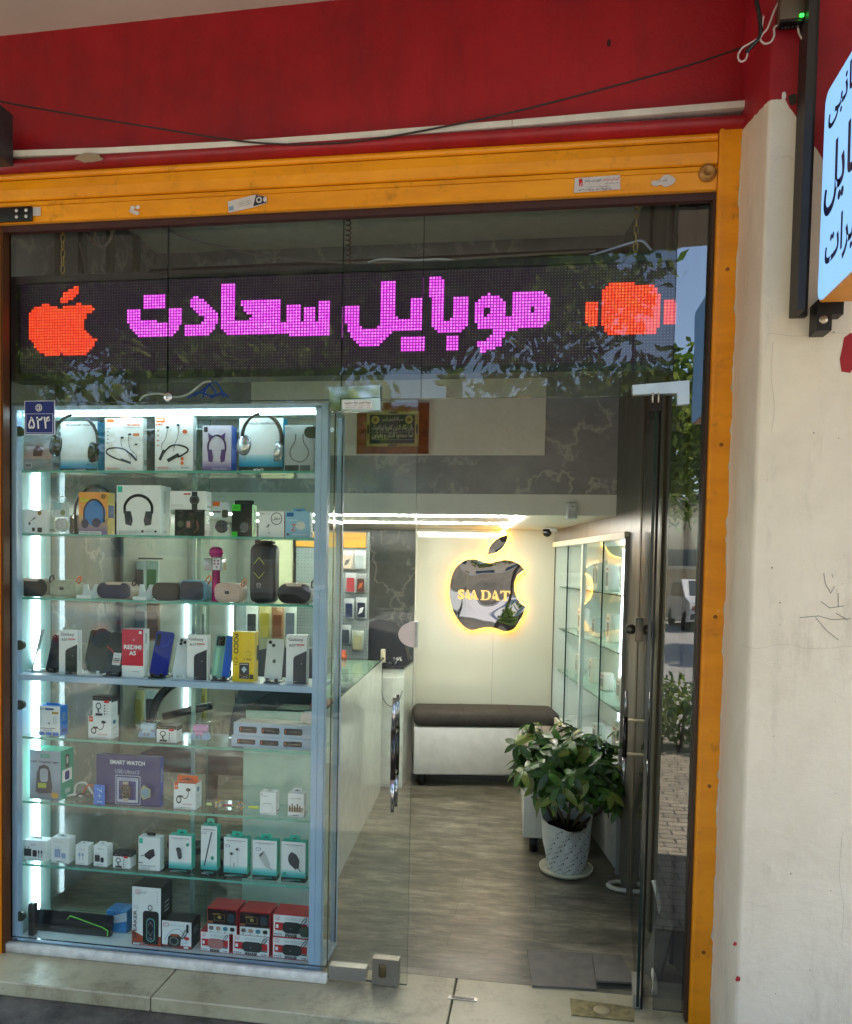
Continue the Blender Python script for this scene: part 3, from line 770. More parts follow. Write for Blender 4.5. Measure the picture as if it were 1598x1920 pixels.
mb.text('شیشه ایمنی میلاد سکوریت', X(.5), Z(.72), H * .3, INK, -.0199, w=W * .9, bold=.025)
mb.text('نصب و فروش - طلقی سکوریت', X(.5), Z(.42), H * .14, INK, -.0199, w=W * .85)
mb.text('۰۹۱۳ ۲۶۸ ۰۹۱۳ - ۰۳۱', X(.5), Z(.16), H * .14, INK, -.0199, w=W * .85)
o = wpart(mb, 'sticker', root); o['label'] = 'white printed sticker with black lettering'
root = thing('patch_fitting', 'brushed steel L shaped patch above the open door', 'glass fitting', (.37, 0, 2.0))
mb = fitting('', '', ((1186, 722), (1293, 713), (1293, 757), (1270, 759), (1270, 737), (1187, 740)), m=P((214, 218, 224), .34, .75)); wpart(mb, 'plate', root)
mb = MB()
for px_ in (1224, 1235):
    p = atY(px_, 748, -.02); mb.cyl((p.x, -.022, p.z + .02), (p.x, -.022, p.z - .012), .0028, P((220, 214, 200), .3, .5), 8)
wpart(mb, 'pivot_pin', root)
root = thing('glass_connector', 'round chrome button joining the panes above the showcase', 'glass fitting', (-1.357, 0, 2.05))
c = atY(315, 744, -.012); mb = MB(); mb.M = Matrix.Translation((c.x, -.006, c.z)) @ Matrix.Rotation(R_(90), 4, 'X'); mb.lathe([(.017, 0), (.017, .006), (.013, .010), (0, .011)], CHROME); wpart(mb, 'button', root)

# narrow door leaf
root = thing('door_leaf', 'narrow closed glass door leaf beside the lit showcase', 'door', (-.59, 0, 0))
mb = MB(); mb.box(-.733, -.442, -.005, .005, .012, TZ - .004, G_PANE, EDGE); wpart(mb, 'door_glass', root)
def bar_handle(root, ctr, off, M=None):
    """pull handle: chrome ends, dark sleeve, two stand-offs; one bar on each side of the glass"""
    h = MB(M)
    for sgn in (-1, 1):
        y = sgn * off
        for z0, z1, r0, r1 in ((-.20, -.085, .0055, .0092), (.085, .20, .0092, .0055)):
            h.tube([(ctr[0], ctr[1] + y, ctr[2] + z0), (ctr[0], ctr[1] + y, ctr[2] + z1)], r0, P((186, 186, 192), .18, 1.0), 14, r1=r1)
        h.cyl((ctr[0], ctr[1] + y, ctr[2] - .0845), (ctr[0], ctr[1] + y, ctr[2] + .0845), .0095, P((26, 18, 20), .25, var=.5, scale=60, coat=.4))
    for z in (-.07, .075): h.cyl((ctr[0], ctr[1] - off, ctr[2] + z), (ctr[0], ctr[1] + off, ctr[2] + z), .006, P((214, 204, 170), .3, .4), 10)
    wpart(h, 'pull_handle', root)
p = atY(737, 1418, -.05); bar_handle(root, (p.x - .002, 0, p.z), .034)
mb = MB(); c = atY(778, 1190, -.012); r = (atY(778, 1165, -.012) - atY(778, 1213, -.012)).z / 2
pts = [(c.x - r * 1.3 * math.sin(R_(a)), c.z + r * math.cos(R_(a))) for a in range(0, 181, 12)]
mb.prism([(q[0], q[1]) for q in pts], -.014, .014, P((206, 192, 186), .42, .2), smooth=True); mb.box(c.x + .0003, c.x + .008, -.016, .016, c.z - r, c.z + r, STEEL); wpart(mb, 'lock_keep', root)
mb = fitting('', '', ((617, 1811), (686, 1817), (685, 1841), (616, 1836)), m=P((176, 174, 168), .35, .9)); wpart(mb, 'bottom_patch', root)
mb = fitting('', '', ((699, 1797), (748, 1802), (747, 1850), (697, 1845)), m=P((158, 152, 142), .38, .9)); lk = wpart(mb, 'bottom_lock', root)
a, b = px_rect(711, 1808, 724, 1833, -.0185); mb = MB(); mb.rbox(a.x, b.x, -.024, -.0185, b.z, a.z, .005, P((110, 96, 70), .35, .8)); _wp(mb, 'keyhole', lk)

# wide door leaf, opened inwards
root = thing('door_leaf', 'wide glass door leaf standing open into the shop', 'door', (.352, 0.0, 0), R_(-4.6))
mb = MB(); mb.box(-.005, .005, .004, .80, .012, TZ - .006, G_PANE, EDGE)
# swap so that the big faces are the clear ones
mb = MB(); vs = [(-.005, .004, .012), (.005, .004, .012), (.005, .80, .012), (-.005, .80, .012)]; vs += [(x, y_, TZ - .006) for x, y_, _ in vs]
mb.add(vs, [(1, 2, 6, 5), (3, 0, 4, 7)], G_PANE); mb.add(vs, [(0, 3, 2, 1), (4, 5, 6, 7), (0, 1, 5, 4), (2, 3, 7, 6)], EDGE)
mb.build('door_glass', root)
Mh = Matrix(((0, 1, 0, 0), (-1, 0, 0, 0), (0, 0, 1, 0), (0, 0, 0, 1)))
h = MB(Mh @ Matrix.Translation((-.73, 0, .78)))
for sgn in (-1, 1):
    y = sgn * .05
    for z0, z1, r0, r1 in ((-.20, -.085, .0060, .0100), (.085, .20, .0100, .0060)):
        h.tube([(0, y, z0), (0, y, z1)], r0, P((186, 186, 192), .18, 1.0), 14, r1=r1)
    h.cyl((0, y, -.0845), (0, y, .0845), .0105, P((26, 18, 20), .25, var=.5, scale=60, coat=.4))
for z in (-.07, .075): h.cyl((0, -.05, z), (0, .05, z), .006, P((214, 204, 170), .3, .4), 10)
h.build('pull_handle', root)
lk = MB()
LKM = P((112, 106, 98), .3, .9)
lk.rbox(-.022, .022, .755, .806, 1.19, 1.29, .004, LKM)
lk.M = Matrix.Translation((0, .775, 1.24)) @ Matrix.Rotation(R_(90), 4, 'Y'); lk.lathe([(.012, -.06), (.02, -.058), (.022, -.03), (.014, -.022), (.014, .022), (.022, .03), (.02, .058), (.012, .06)], LKM, 16)
lk.build('lock_body', root)
mb = MB(); mb.box(-.016, .016, .01, .17, .004, .05, P((176, 174, 168), .35, .9)); mb.build('bottom_patch', root)
mb = MB(); mb.box(-.018, .018, -.006, .16, TZ - .05, TZ - .005, P((40, 30, 26), .4, .5)); mb.build('top_clamp', root)
mb = MB(); mb.cyl((.012, -.004, .012), (.012, -.004, TZ - .05), .004, BLACK, 8); mb.build('edge_seal', root)

# closer plate in the doorstep
root = thing('floor_spring_plate', 'worn metal floor spring cover at the doorstep right end', 'floor plate', (.23, 0, 0))
q = [atZ(x, y_, .004) for x, y_ in ((1069, 1872), (1190, 1889), (1190, 1915), (1072, 1903))]
mb = MB(); vs = [(p.x, p.y, .0012) for p in q] + [(p.x, p.y, .005) for p in q]; mb.add(vs, [(4, 7, 6, 5), (0, 1, 5, 4), (1, 2, 6, 5), (2, 3, 7, 6), (3, 0, 4, 7)], P((138, 128, 92), .35, .6, .5, 40)); wpart(mb, 'plate', root)
mb = MB(); cc = sum((Vector(p) for p in q), Vector()) / 4; mb.lathe([(.03, 0), (.03, .0008), (.022, .001), (0, .001)], P((160, 150, 120), .4, .7), 18, (cc.x, cc.y, .0052)); wpart(mb, 'embossed_badge', root)

# blue house number plate stuck on the glass
root = thing('house_number_plate', 'blue house number plate reading 524 in Persian digits', 'number plate', (-1.86, -.008, 1.95))
y = -.0062; a, b = px_rect(47, 752, 104, 815, y); W, H = b.x - a.x, a.z - b.z
NAVY = P((20, 28, 104), .3); WH = P((215, 215, 215), .4)
mb = MB(); mb.box(a.x, b.x, y - .003, y, b.z, a.z, P((190, 196, 210), .4)); mb.box(X(.025), X(.975), y - .0036, y - .003, Z(.02), Z(.98), NAVY)
mb.box(X(.05), X(.95), y - .0042, y - .0036, Z(.045), Z(.62), P((176, 184, 208), .4)); mb.box(X(.07), X(.93), y - .0048, y - .0042, Z(.06), Z(.605), NAVY)
wpart(mb, 'plate', root)
mb = MB(); mb.text('۵۲۴', X(.5), Z(.35), H * .36, WH, y - .0053, w=W * .72, bold=.012); wpart(mb, 'digits', root)
mb = MB(); mb.disc(X(.48), Z(.79), W * .11, W * .11, y - .0042, WH, 24); mb.disc(X(.48), Z(.79), W * .09, W * .09, y - .0047, NAVY, 24)
mb.text('CB', X(.48), Z(.79), H * .13, WH, y - .0052, w=W * .13, bold=.03); wpart(mb, 'round_emblem', root)

# ================================================================ LED sign hanging behind the transoms
root = thing('led_sign', 'long LED dot matrix sign with magenta lettering hung behind the glass', 'led sign', (-.77, .1, 2.17))
YL = .062
a = atY(22, 517, YL); b = atY(1288, 692, YL)
lx0, lx1, lz0, lz1 = -2.02, atY(1300, 560, YL).x, 2.165, 2.553
mb = MB(); LEDH = P((22, 16, 26), .35)
mb.box(lx0, lx1, YL + .008, YL + .075, lz0, lz1, LEDH); wpart(mb, 'housing', root)
mb = MB()
for (x0, x1, z0, z1) in ((lx0, lx1, lz0, lz0 + .026), (lx0, lx1, lz1 - .026, lz1), (lx0, lx0 + .036, lz0 + .0262, lz1 - .0262), (lx1 - .036, lx1, lz0 + .0262, lz1 - .0262)):
    mb.box(x0, x1, YL - .006, YL + .0078, z0, z1, LEDH)
wpart(mb, 'frame', root)
def c3(pts): return [(x / 2.283, 400 + y / 2.283) for x, y in pts]
def c4(pts): return [(650 + x / 2.283, 400 + y / 2.283) for x, y in pts]
RED_ON = [c3([(118, 500), (120, 455), (130, 425), (150, 402), (178, 391), (205, 389), (240, 400), (262, 405), (300, 392), (345, 385), (385, 395), (405, 412), (378, 432), (362, 465), (365, 500), (385, 525), (415, 535), (400, 570), (375, 600), (340, 614), (300, 606), (262, 602), (225, 612), (190, 606), (155, 580), (130, 540)]),
          c3([(256, 382), (265, 350), (295, 325), (336, 308), (332, 345), (308, 372), (280, 384)]),
          c4(rrect(1092, 1340, 300, 520, 50)), c4(rrect(1022, 1078, 372, 486, 24)), c4(rrect(1354, 1412, 366, 480, 24))]
MAG_ON = [c3([(545, 408), (600, 408), (602, 462), (720, 462), (722, 405), (778, 405), (775, 475), (745, 525), (600, 532), (565, 505), (545, 460)]),
          c3([(615, 348), (705, 345), (705, 403), (615, 406)]),
          c3([(825, 345), (870, 370), (925, 415), (935, 440), (925, 480), (890, 525), (790, 528), (792, 480), (860, 475), (880, 450), (850, 430), (812, 395)]),
          c3([(945, 305), (1005, 303), (1008, 460), (1062, 462), (1085, 432), (1038, 425), (1035, 372), (1200, 370), (1200, 462), (1228, 462), (1228, 392), (1286, 390), (1286, 462), (1300, 462), (1300, 398), (1345, 396), (1345, 462), (1362, 460), (1362, 376), (1418, 374), (1415, 520), (985, 522), (955, 505), (945, 470)]),
          c4([(150, 287), (212, 285), (215, 448), (275, 448), (275, 365), (328, 362), (328, 505), (200, 506), (185, 520), (165, 545), (120, 572), (70, 572), (30, 545), (0, 500), (-6, 440), (-4, 397), (50, 395), (54, 470), (75, 495), (115, 498), (140, 480), (150, 455)]),
          c4([(237, 533), (330, 530), (330, 593), (237, 595)]),
          c4([(355, 275), (418, 275), (418, 455), (460, 452), (462, 360), (518, 358), (515, 480), (490, 508), (400, 510), (365, 480)]),
          c4([(425, 530), (480, 528), (480, 592), (425, 594)]),
          c4([(545, 400), (570, 362), (610, 345), (650, 352), (680, 385), (688, 410), (704, 402), (705, 340), (850, 335), (872, 372), (872, 440), (845, 488), (684, 502), (680, 520), (655, 570), (600, 588), (575, 600), (560, 550), (612, 535), (630, 500), (570, 495), (545, 455)])]
HOLES = [c4([(590, 408), (620, 406), (620, 435), (590, 437)]), c4([(684, 408), (714, 406), (714, 436), (684, 438)]), c4([(784, 402), (806, 402), (806, 424), (784, 424)])]
def to_xz(P_): return [(lambda q: (q.x, q.z))(atY(x, y_, YL)) for x, y_ in P_]
RED_ON = [to_xz(p) for p in RED_ON]; MAG_ON = [to_xz(p) for p in MAG_ON]; HOLES = [to_xz(p) for p in HOLES]
fx0, fx1, fz0, fz1 = lx0 + .04, lx1 - .04, lz0 + .03, lz1 - .03
NC, NR = 224, 32
px_, pz_ = (fx1 - fx0) / NC, (fz1 - fz0) / NR
OFF = P((120, 104, 124), .3)
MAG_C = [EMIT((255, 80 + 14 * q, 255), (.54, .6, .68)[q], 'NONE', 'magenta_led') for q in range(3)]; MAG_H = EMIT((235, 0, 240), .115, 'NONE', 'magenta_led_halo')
RED_C = [EMIT((255, 66 + 10 * q, 14 + 4 * q), (.5, .55, .62)[q], 'NONE', 'red_led') for q in range(3)]; RED_H = EMIT((255, 0, 0), .14, 'NONE', 'red_led_halo')  # halo squares paint the glow around each lit dot
mo = MB(); ml = MB(); mo.box(fx0 - .003, fx1 + .003, YL + .002, YL + .0078, fz0 - .003, fz1 + .003, P((44, 14, 50), .55))  # purple glow of the letters is put into the board colour
def dot(m, x, z, r, y, mt, n=6):
    m.add([(x + r * math.cos(6.2832 * k / n), y, z + r * math.sin(6.2832 * k / n)) for k in range(n)], [tuple(range(n))], mt)
for i in range(NC):
    x = fx0 + (i + .5) * px_
    for j in range(NR):
        z = fz0 + (j + .5) * pz_
        on = None
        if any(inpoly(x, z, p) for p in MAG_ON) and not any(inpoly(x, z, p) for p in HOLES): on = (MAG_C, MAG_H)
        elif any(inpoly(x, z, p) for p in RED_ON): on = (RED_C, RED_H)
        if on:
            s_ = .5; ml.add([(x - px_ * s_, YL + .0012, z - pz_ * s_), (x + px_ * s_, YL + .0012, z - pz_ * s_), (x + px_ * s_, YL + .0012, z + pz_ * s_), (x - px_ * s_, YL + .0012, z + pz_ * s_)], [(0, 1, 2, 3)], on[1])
            dot(ml, x, z, .0031, YL + .0004, random.choice(on[0]), 8)
        else: dot(mo, x, z, .0016, YL + .0014, OFF, 5)
wpart(mo, 'led_board', root); wpart(ml, 'lit_letters', root)
GOLDC = P((176, 150, 84), .35, .7)
for x_, ztop, nm in ((118, 425, 'brass chain holding up the left end of the LED sign'), (1191, 372, 'brass chain holding up the right end of the LED sign')):
    p = atY(x_, 500, .10); mb = MB(); z = 2.545; k = 0
    while z < 2.74:
        n = 12; pts = []
        for q in range(n):
            aa = 6.2832 * q / n; u = .0075 * math.cos(aa); v = .017 * math.sin(aa)
            pts.append((p.x + (u if k % 2 else 0), .10 + (0 if k % 2 else u), z + .017 + v))
        mb.tube(pts, .0022, GOLDC, 6, closed=True); z += .029; k += 1
    mb.build('chain'); single_o = COL.objects[-1]; tag(single_o, nm, 'chain')
mb = MB(); mb.tube(smooth_open([atY(x, y_, .12) for x, y_ in ((690, 492), (720, 486), (780, 488), (830, 486), (860, 492))], 4), .004, P((200, 200, 205), .5)); single(mb, 'white_cable', 'white cable lying along the top of the LED sign', 'cable')
mb = MB(); mb.tube(smooth_open([atY(x, y_, .11) for x, y_ in ((1105, 480), (1150, 466), (1185, 455), (1205, 452), (1222, 470))], 4), .004, P((170, 180, 215), .5)); single(mb, 'white_cable', 'pale cable looping under the right chain of the LED sign', 'cable')
mb = MB(); blue = P((24, 70, 190), .4)
for pts in (((352, 746), (375, 736), (395, 742), (420, 738), (428, 746)), ((365, 742), (385, 728), (400, 716), (412, 724), (420, 744)), ((380, 745), (392, 722), (405, 738), (395, 746))):
    mb.tube(smooth_open([atY(x, y_, .13) for x, y_ in pts], 4), .0035, blue)
single(mb, 'blue_wire', 'coiled blue wire lying on top of the showcase', 'wire')
mb = MB(); mb.tube(smooth_open([atY(x, y_, .10) for x, y_ in ((262, 752), (272, 742), (300, 738), (330, 745), (355, 738), (375, 722), (385, 716), (396, 715))], 4), .004, P((205, 205, 205), .5)); single(mb, 'white_cable', 'white cable lying over the top edge of the showcase', 'cable')

# ================================================================ shop shell
def wallbox(name, label, x0, x1, y0, y1, z0, z1, m, cat='wall'):
    mb = MB(); mb.box(x0, x1, y0, y1, z0, z1, m); return single(mb, name, label, cat)
o = wallbox('side_wall', 'dark grey marble side wall behind the lit showcase', -2.22, -2.10, .05, 3.45, 0, 3.2, MARBLE)
mb = MB()
for k, (y_, zz) in enumerate(((.45, 2.06), (.62, 2.06), (.85, 2.06), (1.1, 2.06))): mb.box(-2.0995, -2.08, y_, y_ + .04, zz, 3.19, GREYWOOD)
_wp(mb, 'batten', o)
# right side: wall leaning in along the room, with the display cabinet let into it
WX = lambda y: .585 - .176 * y
ux, uy = -.173, .985
MC = Matrix(((ux, uy, 0, WX(1.12)), (uy, -ux, 0, 1.12), (0, 0, 1, 0), (0, 0, 0, 1)))    # local x: along the wall into the shop, local y: into the wall
root = thing('side_wall', 'dark grey wood grained wall on the right of the doorway', 'wall', (.5, .6, 0))
mb = MB(MC); mb.box(-1.10, -.004, 0, .2, 0, 3.2, GREYWOOD); mb.box(-.0038, 2.2, 0, .2, 1.676, 3.2, GREYWOOD); mb.box(1.95, 2.2, 0, .2, 0, 1.6758, GREYWOOD); wpart(mb, 'cladding', root)
mb = MB(MC)
for u in (-.24, -.52, -.78): mb.box(u, u + .022, -.012, -.0005, 0, 3.19, P((92, 82, 66), .5))
wpart(mb, 'joint_strip', root)
# upper wall over the lowered ceiling
root = thing('upper_wall', 'grey marble upper wall above the lowered shop ceiling', 'wall', (-.8, 1.35, 1.87))
mb = MB(); mb.box(-2.10, .40, 1.352, 1.45, 1.867, 3.2, MARBLE); wpart(mb, 'marble_cladding', root)
mb = MB(); mb.box(-1.56, -.012, 1.342, 1.3518, 2.062, 2.46, PLASTER); wpart(mb, 'plaster_panel', root)
mb = MB(); mb.box(-2.12, .5, .05, 1.36, 3.14, 3.24, P((214, 206, 190), .7)); struct(mb.build('ceiling'))
mb = MB(); BR = P((70, 44, 40), .5)
mb.tube([(-2.05, 1.2, 2.98), (.36, 1.2, 3.0)], .022, BR, 12)
for x in (-1.5, -.9, -.3, .2): mb.tube([(x, 1.2, 2.98), (x + .012, 1.2, 2.98)], .026, P((40, 28, 28), .5), 12)
single(mb, 'ceiling_pipe', 'brown pipe running across under the shop ceiling', 'pipe')
mb = MB(); mb.tube([(-.93 + .012 * math.cos(k * .9), .9 + .012 * math.sin(k * .9), 3.13 - k * .0032) for k in range(190)], .003, P((110, 70, 60), .5), 6); single(mb, 'coiled_cable', 'brown coiled cable hanging from the shop ceiling', 'cable')
mb = MB(); mb.tube(smooth_open([(-2.04, .6, 2.95), (-1.95, .5, 2.85), (-1.9, .45, 2.98), (-1.8, .4, 2.88), (-1.86, .42, 2.80), (-1.96, .45, 2.9), (-1.82, .5, 3.0), (-1.6, .8, 2.96), (-1.0, 1.1, 2.96), (.2, 1.15, 2.99)], 5), .006, P((150, 142, 136), .5), 7)
mb.tube(smooth_open([(-2.08, .6, 2.9), (-1.98, .5, 2.7), (-1.9, .4, 2.6), (-1.85, .35, 2.3), (-1.7, .3, 2.1)], 5), .004, P((150, 142, 136), .5), 7)
single(mb, 'loose_cable', 'bundle of loose grey cables under the ceiling corner', 'cable')

# lowered ceiling with LED channel
SOFF = P((234, 230, 217), .45, var=.04)
root = thing('lowered_ceiling', 'cream lowered ceiling with a lit rectangle of LED strip', 'lowered ceiling', (-.8, 2.2, 1.758))
mb = MB(); mb.box(-2.10, .352, 1.345, 3.5, 1.76, 1.866, SOFF); wpart(mb, 'ceiling_board', root)
LED = EMIT((255, 250, 240), 16, name='led_strip')
mb = MB(); z = 1.757
def strip(p, q, wd, m, h=.004):
    p = Vector((p[0], p[1], 0)); q = Vector((q[0], q[1], 0)); d = (q - p).normalized(); n = Vector((-d.y, d.x, 0)) * wd / 2
    c4_ = [p + n, p - n, q - n, q + n]
    vs = [(v.x, v.y, z) for v in c4_] + [(v.x, v.y, z - h) for v in c4_]
    mb.add(vs, [(0, 1, 2, 3), (7, 6, 5, 4), (0, 4, 5, 1), (1, 5, 6, 2), (2, 6, 7, 3), (3, 7, 4, 0)], m)
strip((-1.95, 1.46), (-.14, 1.42), .030, LED); strip((-1.95, 2.16), (-.21, 2.12), .030, LED); strip((-.122, 1.45), (-.27, 2.66), .030, LED)
wpart(mb, 'led_strip', root)
# back of the shop
root = thing('back_wall', 'cream back painted glass wall behind the lit fruit emblem', 'wall', (-.3, 2.9, 0))
YB = lambda x: 2.86 + .08 * (x + .9)
def MBk(): return Matrix(((.9968, -.0797, 0, -.895), (.0797, .9968, 0, 2.86), (0, 0, 1, 0), (0, 0, 0, 1)))
mb = MB(MBk()); mb.box(0, 1.1, 0, .012, .0, 1.758, GLASSBOARD); mb.box(.549, .552, -.0012, -.0002, 0, 1.757, P((150, 152, 136), .4)); wpart(mb, 'glass_board', root)
mb = MB(MBk()); mb.box(-.012, -.0005, -.012, .20, .0, 1.758, P((206, 208, 196), .3)); wpart(mb, 'edge_trim', root)
wallbox('recess_wall', 'grey veined marble wall in the recess behind the counter', -2.10, -.85, 3.25, 3.35, 0, 1.759, M_marble((112, 118, 116), (146, 152, 148), (190, 190, 178), 1.2, 'recess_marble'))
wallbox('rear_wall', 'plain rear wall closing the shop behind the glass board', -2.2, .6, 3.48, 3.55, 0, 1.759, P((150, 150, 140), .6))

# glowing fruit emblem
root = thing('wall_emblem', 'mirror black bitten fruit emblem with amber glow on the back wall', 'emblem', (-.38, 2.88, 1.05))
def bk(x, y_, off):                                # photo point -> local frame of the back wall
    d = ray(x, y_); n = Vector((-.0797, .9968, 0)); o = Vector((-.895, 2.86, 0)) + n * (-off)
    t = (o - CAM).dot(n) / d.dot(n); p = CAM + d * t
    e = Vector((.9968, .0797, 0)); return ((p - Vector((-.895, 2.86, 0))).dot(e), p.z)
def cz(pts): return [(780 + x / 3.073, 920 + y_ / 3.073) for x, y_ in pts]
OFFS = .045
body_px = cz(smooth_open([(632, 668), (610, 730), (575, 785), (540, 808), (500, 808), (455, 792), (410, 787), (365, 795), (320, 803), (280, 785), (240, 740), (208, 675), (194, 600), (200, 520), (225, 450), (278, 405), (335, 395), (385, 410), (430, 418), (475, 405), (530, 400), (590, 420), (627, 458)], 3)) + cz(smooth_open([(627, 458), (590, 485), (568, 530), (572, 590), (595, 636), (632, 668)], 3))[1:-1]
body_px = [(p[0], p[1]) for p in [tuple(q)[:2] for q in body_px]]
leaf_px = cz([tuple(q)[:2] for q in smooth_open([(412, 370), (420, 330), (450, 290), (490, 265), (533, 255)], 3)]) + cz([tuple(q)[:2] for q in smooth_open([(533, 255), (525, 290), (500, 330), (460, 360), (412, 370)], 3)])[1:-1]
# the smoothing works on 2-D points, so keep only x and z
MIRR = bpy.data.materials.new('wavy_mirror_sheet'); t, b = nodes(MIRR)
b.inputs['Base Color'].default_value = (.32, .32, .34, 1); b.inputs['Metallic'].default_value = 1; b.inputs['Roughness'].default_value = .02
nn = noise_nodes(t, 2.6, 1, .4); bump(t, b, nn.outputs[0], .35, .06)
GLOW = EMIT((255, 184, 56), 8, name='amber_led')
for nm, pxs in (('fruit_plate', body_px), ('leaf_plate', leaf_px)):
    loc = [bk(x, y_, OFFS) for x, y_ in pxs]
    mb = MB(MBk()); mb.prism(loc, -OFFS, -OFFS + .012, MIRR, P((226, 170, 60), .3), smooth=False); pl = wpart(mb, nm, root)
    cx = sum(p[0] for p in loc) / len(loc); cz_ = sum(p[1] for p in loc) / len(loc)
    mb = MB(MBk()); k = .96
    mb.tube([(cx + (p[0] - cx) * k, -.016, cz_ + (p[1] - cz_) * k) for p in loc], .005, GLOW, 6, closed=True); _wp(mb, 'glow_strip', pl)
GOLD = EMIT((255, 200, 96), .30, name='lit_letters')
mb = MB(MBk())
lx = lambda x, y_: bk(x, y_, OFFS)
def serif(pts_list, x0, x1, yb, yt):
    q0 = lx(x0, yb); q1 = lx(x1, yt); Wd, Hd = q1[0] - q0[0], q1[1] - q0[1]
    for pts in pts_list: mb.prism([(q0[0] + Wd * u, q0[1] + Hd * v) for u, v in pts], -OFFS - .012, -OFFS - .0005, GOLD)
T_ = [[(0, 1), (0, .7), (.1, .72), (.16, .86), (.36, .86), (.36, .1), (.24, .07), (.24, 0), (.76, 0), (.76, .07), (.64, .1), (.64, .86), (.84, .86), (.9, .72), (1, .7), (1, 1)]]
A_ = [[(.42, 1), (.16, .12), (0, .08), (0, 0), (.36, 0), (.36, .08), (.25, .12), (.31, .33), (.62, .33), (.58, .42), (.34, .42), (.45, .76), (.66, .12), (.58, .08), (.58, 0), (1, 0), (1, .08), (.9, .12), (.58, 1)]]
D_ = [[(0, 1), (0, .92), (.12, .89), (.12, .11), (0, .08), (0, 0), (.5, 0), (.8, .08), (.97, .3), (1, .5), (.97, .7), (.8, .92), (.5, 1), (.5, .9), (.68, .82), (.74, .5), (.68, .2), (.5, .1), (.36, .1), (.36, .9), (.5, .9), (.5, 1)]]
S_ = [[tuple(q)[:2] for q in ((.92, .98), (.84, .98), (.78, .93), (.5, 1), (.18, .92), (.04, .72), (.14, .5), (.4, .4), (.66, .3), (.68, .17), (.5, .08), (.25, .14), (.1, .34), (.02, .34), (.02, .02), (.1, .02), (.16, .07), (.5, 0), (.85, .08), (.99, .3), (.88, .52), (.6, .63), (.34, .72), (.34, .86), (.52, .92), (.74, .84), (.85, .68), (.93, .68))]]
q0, q1 = lx(857, 1123.5), lx(873, 1105); mb.text('S', (q0[0] + q1[0]) / 2, (q0[1] + q1[1]) / 2, q1[1] - q0[1], GOLD, -OFFS - .012, w=(q1[0] - q0[0]) * .82, bold=.05)
serif(A_, 869, 885, 1123.5, 1106); serif(A_, 879, 898, 1124, 1106.5); serif(D_, 901, 921, 1125, 1107); serif(A_, 919, 938, 1125.5, 1107.5); serif(T_, 938, 957, 1126, 1108)
wpart(mb, 'lit_letters', root)

# framed calligraphy panel
root = thing('calligraphy_frame', 'wood framed gold and black calligraphy panel on the upper wall', 'picture', (-.79, 1.34, 2.07))
a, b = atY(671, 757, 1.33), atY(803, 851, 1.33); y = 1.318; W, H = b.x - a.x, a.z - b.z
def M_burl():
    m = bpy.data.materials.new('reddish_burl_wood'); t, bb = nodes(m); n = noise_nodes(t, 14, 8, .7); r = ramp(t, n.outputs[0], [(.3, lin((104, 48, 20))), (.6, lin((150, 78, 36))), (.8, lin((120, 58, 26)))])
    t.links.new(r.outputs[0], bb.inputs['Base Color']); bb.inputs['Roughness'].default_value = .3; return m
BURL = M_burl(); GOLDP = P((196, 172, 100), .4, .5, .3, 60); DKG = P((24, 34, 36), .3)
mb = MB(); mb.box(X(0), X(1), y, 1.3415, Z(0), Z(.14), BURL); mb.box(X(0), X(1), y, 1.3415, Z(.84), Z(1), BURL); mb.box(X(0), X(.13), y, 1.3415, Z(.142), Z(.838), BURL); mb.box(X(.87), X(1), y, 1.3415, Z(.142), Z(.838), BURL); wpart(mb, 'wood_frame', root)
mb = MB(); mb.box(X(.132), X(.868), y + .006, 1.3415, Z(.142), Z(.838), GOLDP); wpart(mb, 'gold_border', root)
mb = MB(); mb.box(X(.18), X(.81), y + .004, y + .0055, Z(.2), Z(.775), DKG)
for u in (.26, .73):
    mb.disc(X(u), Z(.67), W * .06, W * .06, y + .0032, GOLDP, 8); mb.disc(X(u), Z(.67), W * .03, W * .03, y + .0026, P((120, 90, 20), .4, .5), 4)
LET = P((200, 196, 168), .35, .4)
mb.text('بسم الله الرحمن الرحیم', X(.5), Z(.67), H * .11, LET, y + .0032, w=W * .3, bold=.02)
for v in (.51, .36): 
    mb.text('وان یکاد الذین کفروا لیزلقونک' if v > .4 else 'لما سمعوا الذکر و یقولون', X(.5), Z(v), H * .13, LET, y + .0032, w=W * .58, bold=.025)
    mb.flat([(X(.19), Z(v - .085)), (X(.8), Z(v - .085)), (X(.8), Z(v - .08)), (X(.19), Z(v - .08))], y + .0032, LET)
for u in (.5,):
    for v in (.17, .81): mb.flat(rrect(X(u - .065), X(u + .065), Z(v - .014), Z(v + .014), H * .012), y + .0035, DKG)
for u in (.158, .842):
    mb.flat(rrect(X(u - .012), X(u + .012), Z(.4), Z(.58), W * .01), y + .0035, DKG)
wpart(mb, 'calligraphy', root)

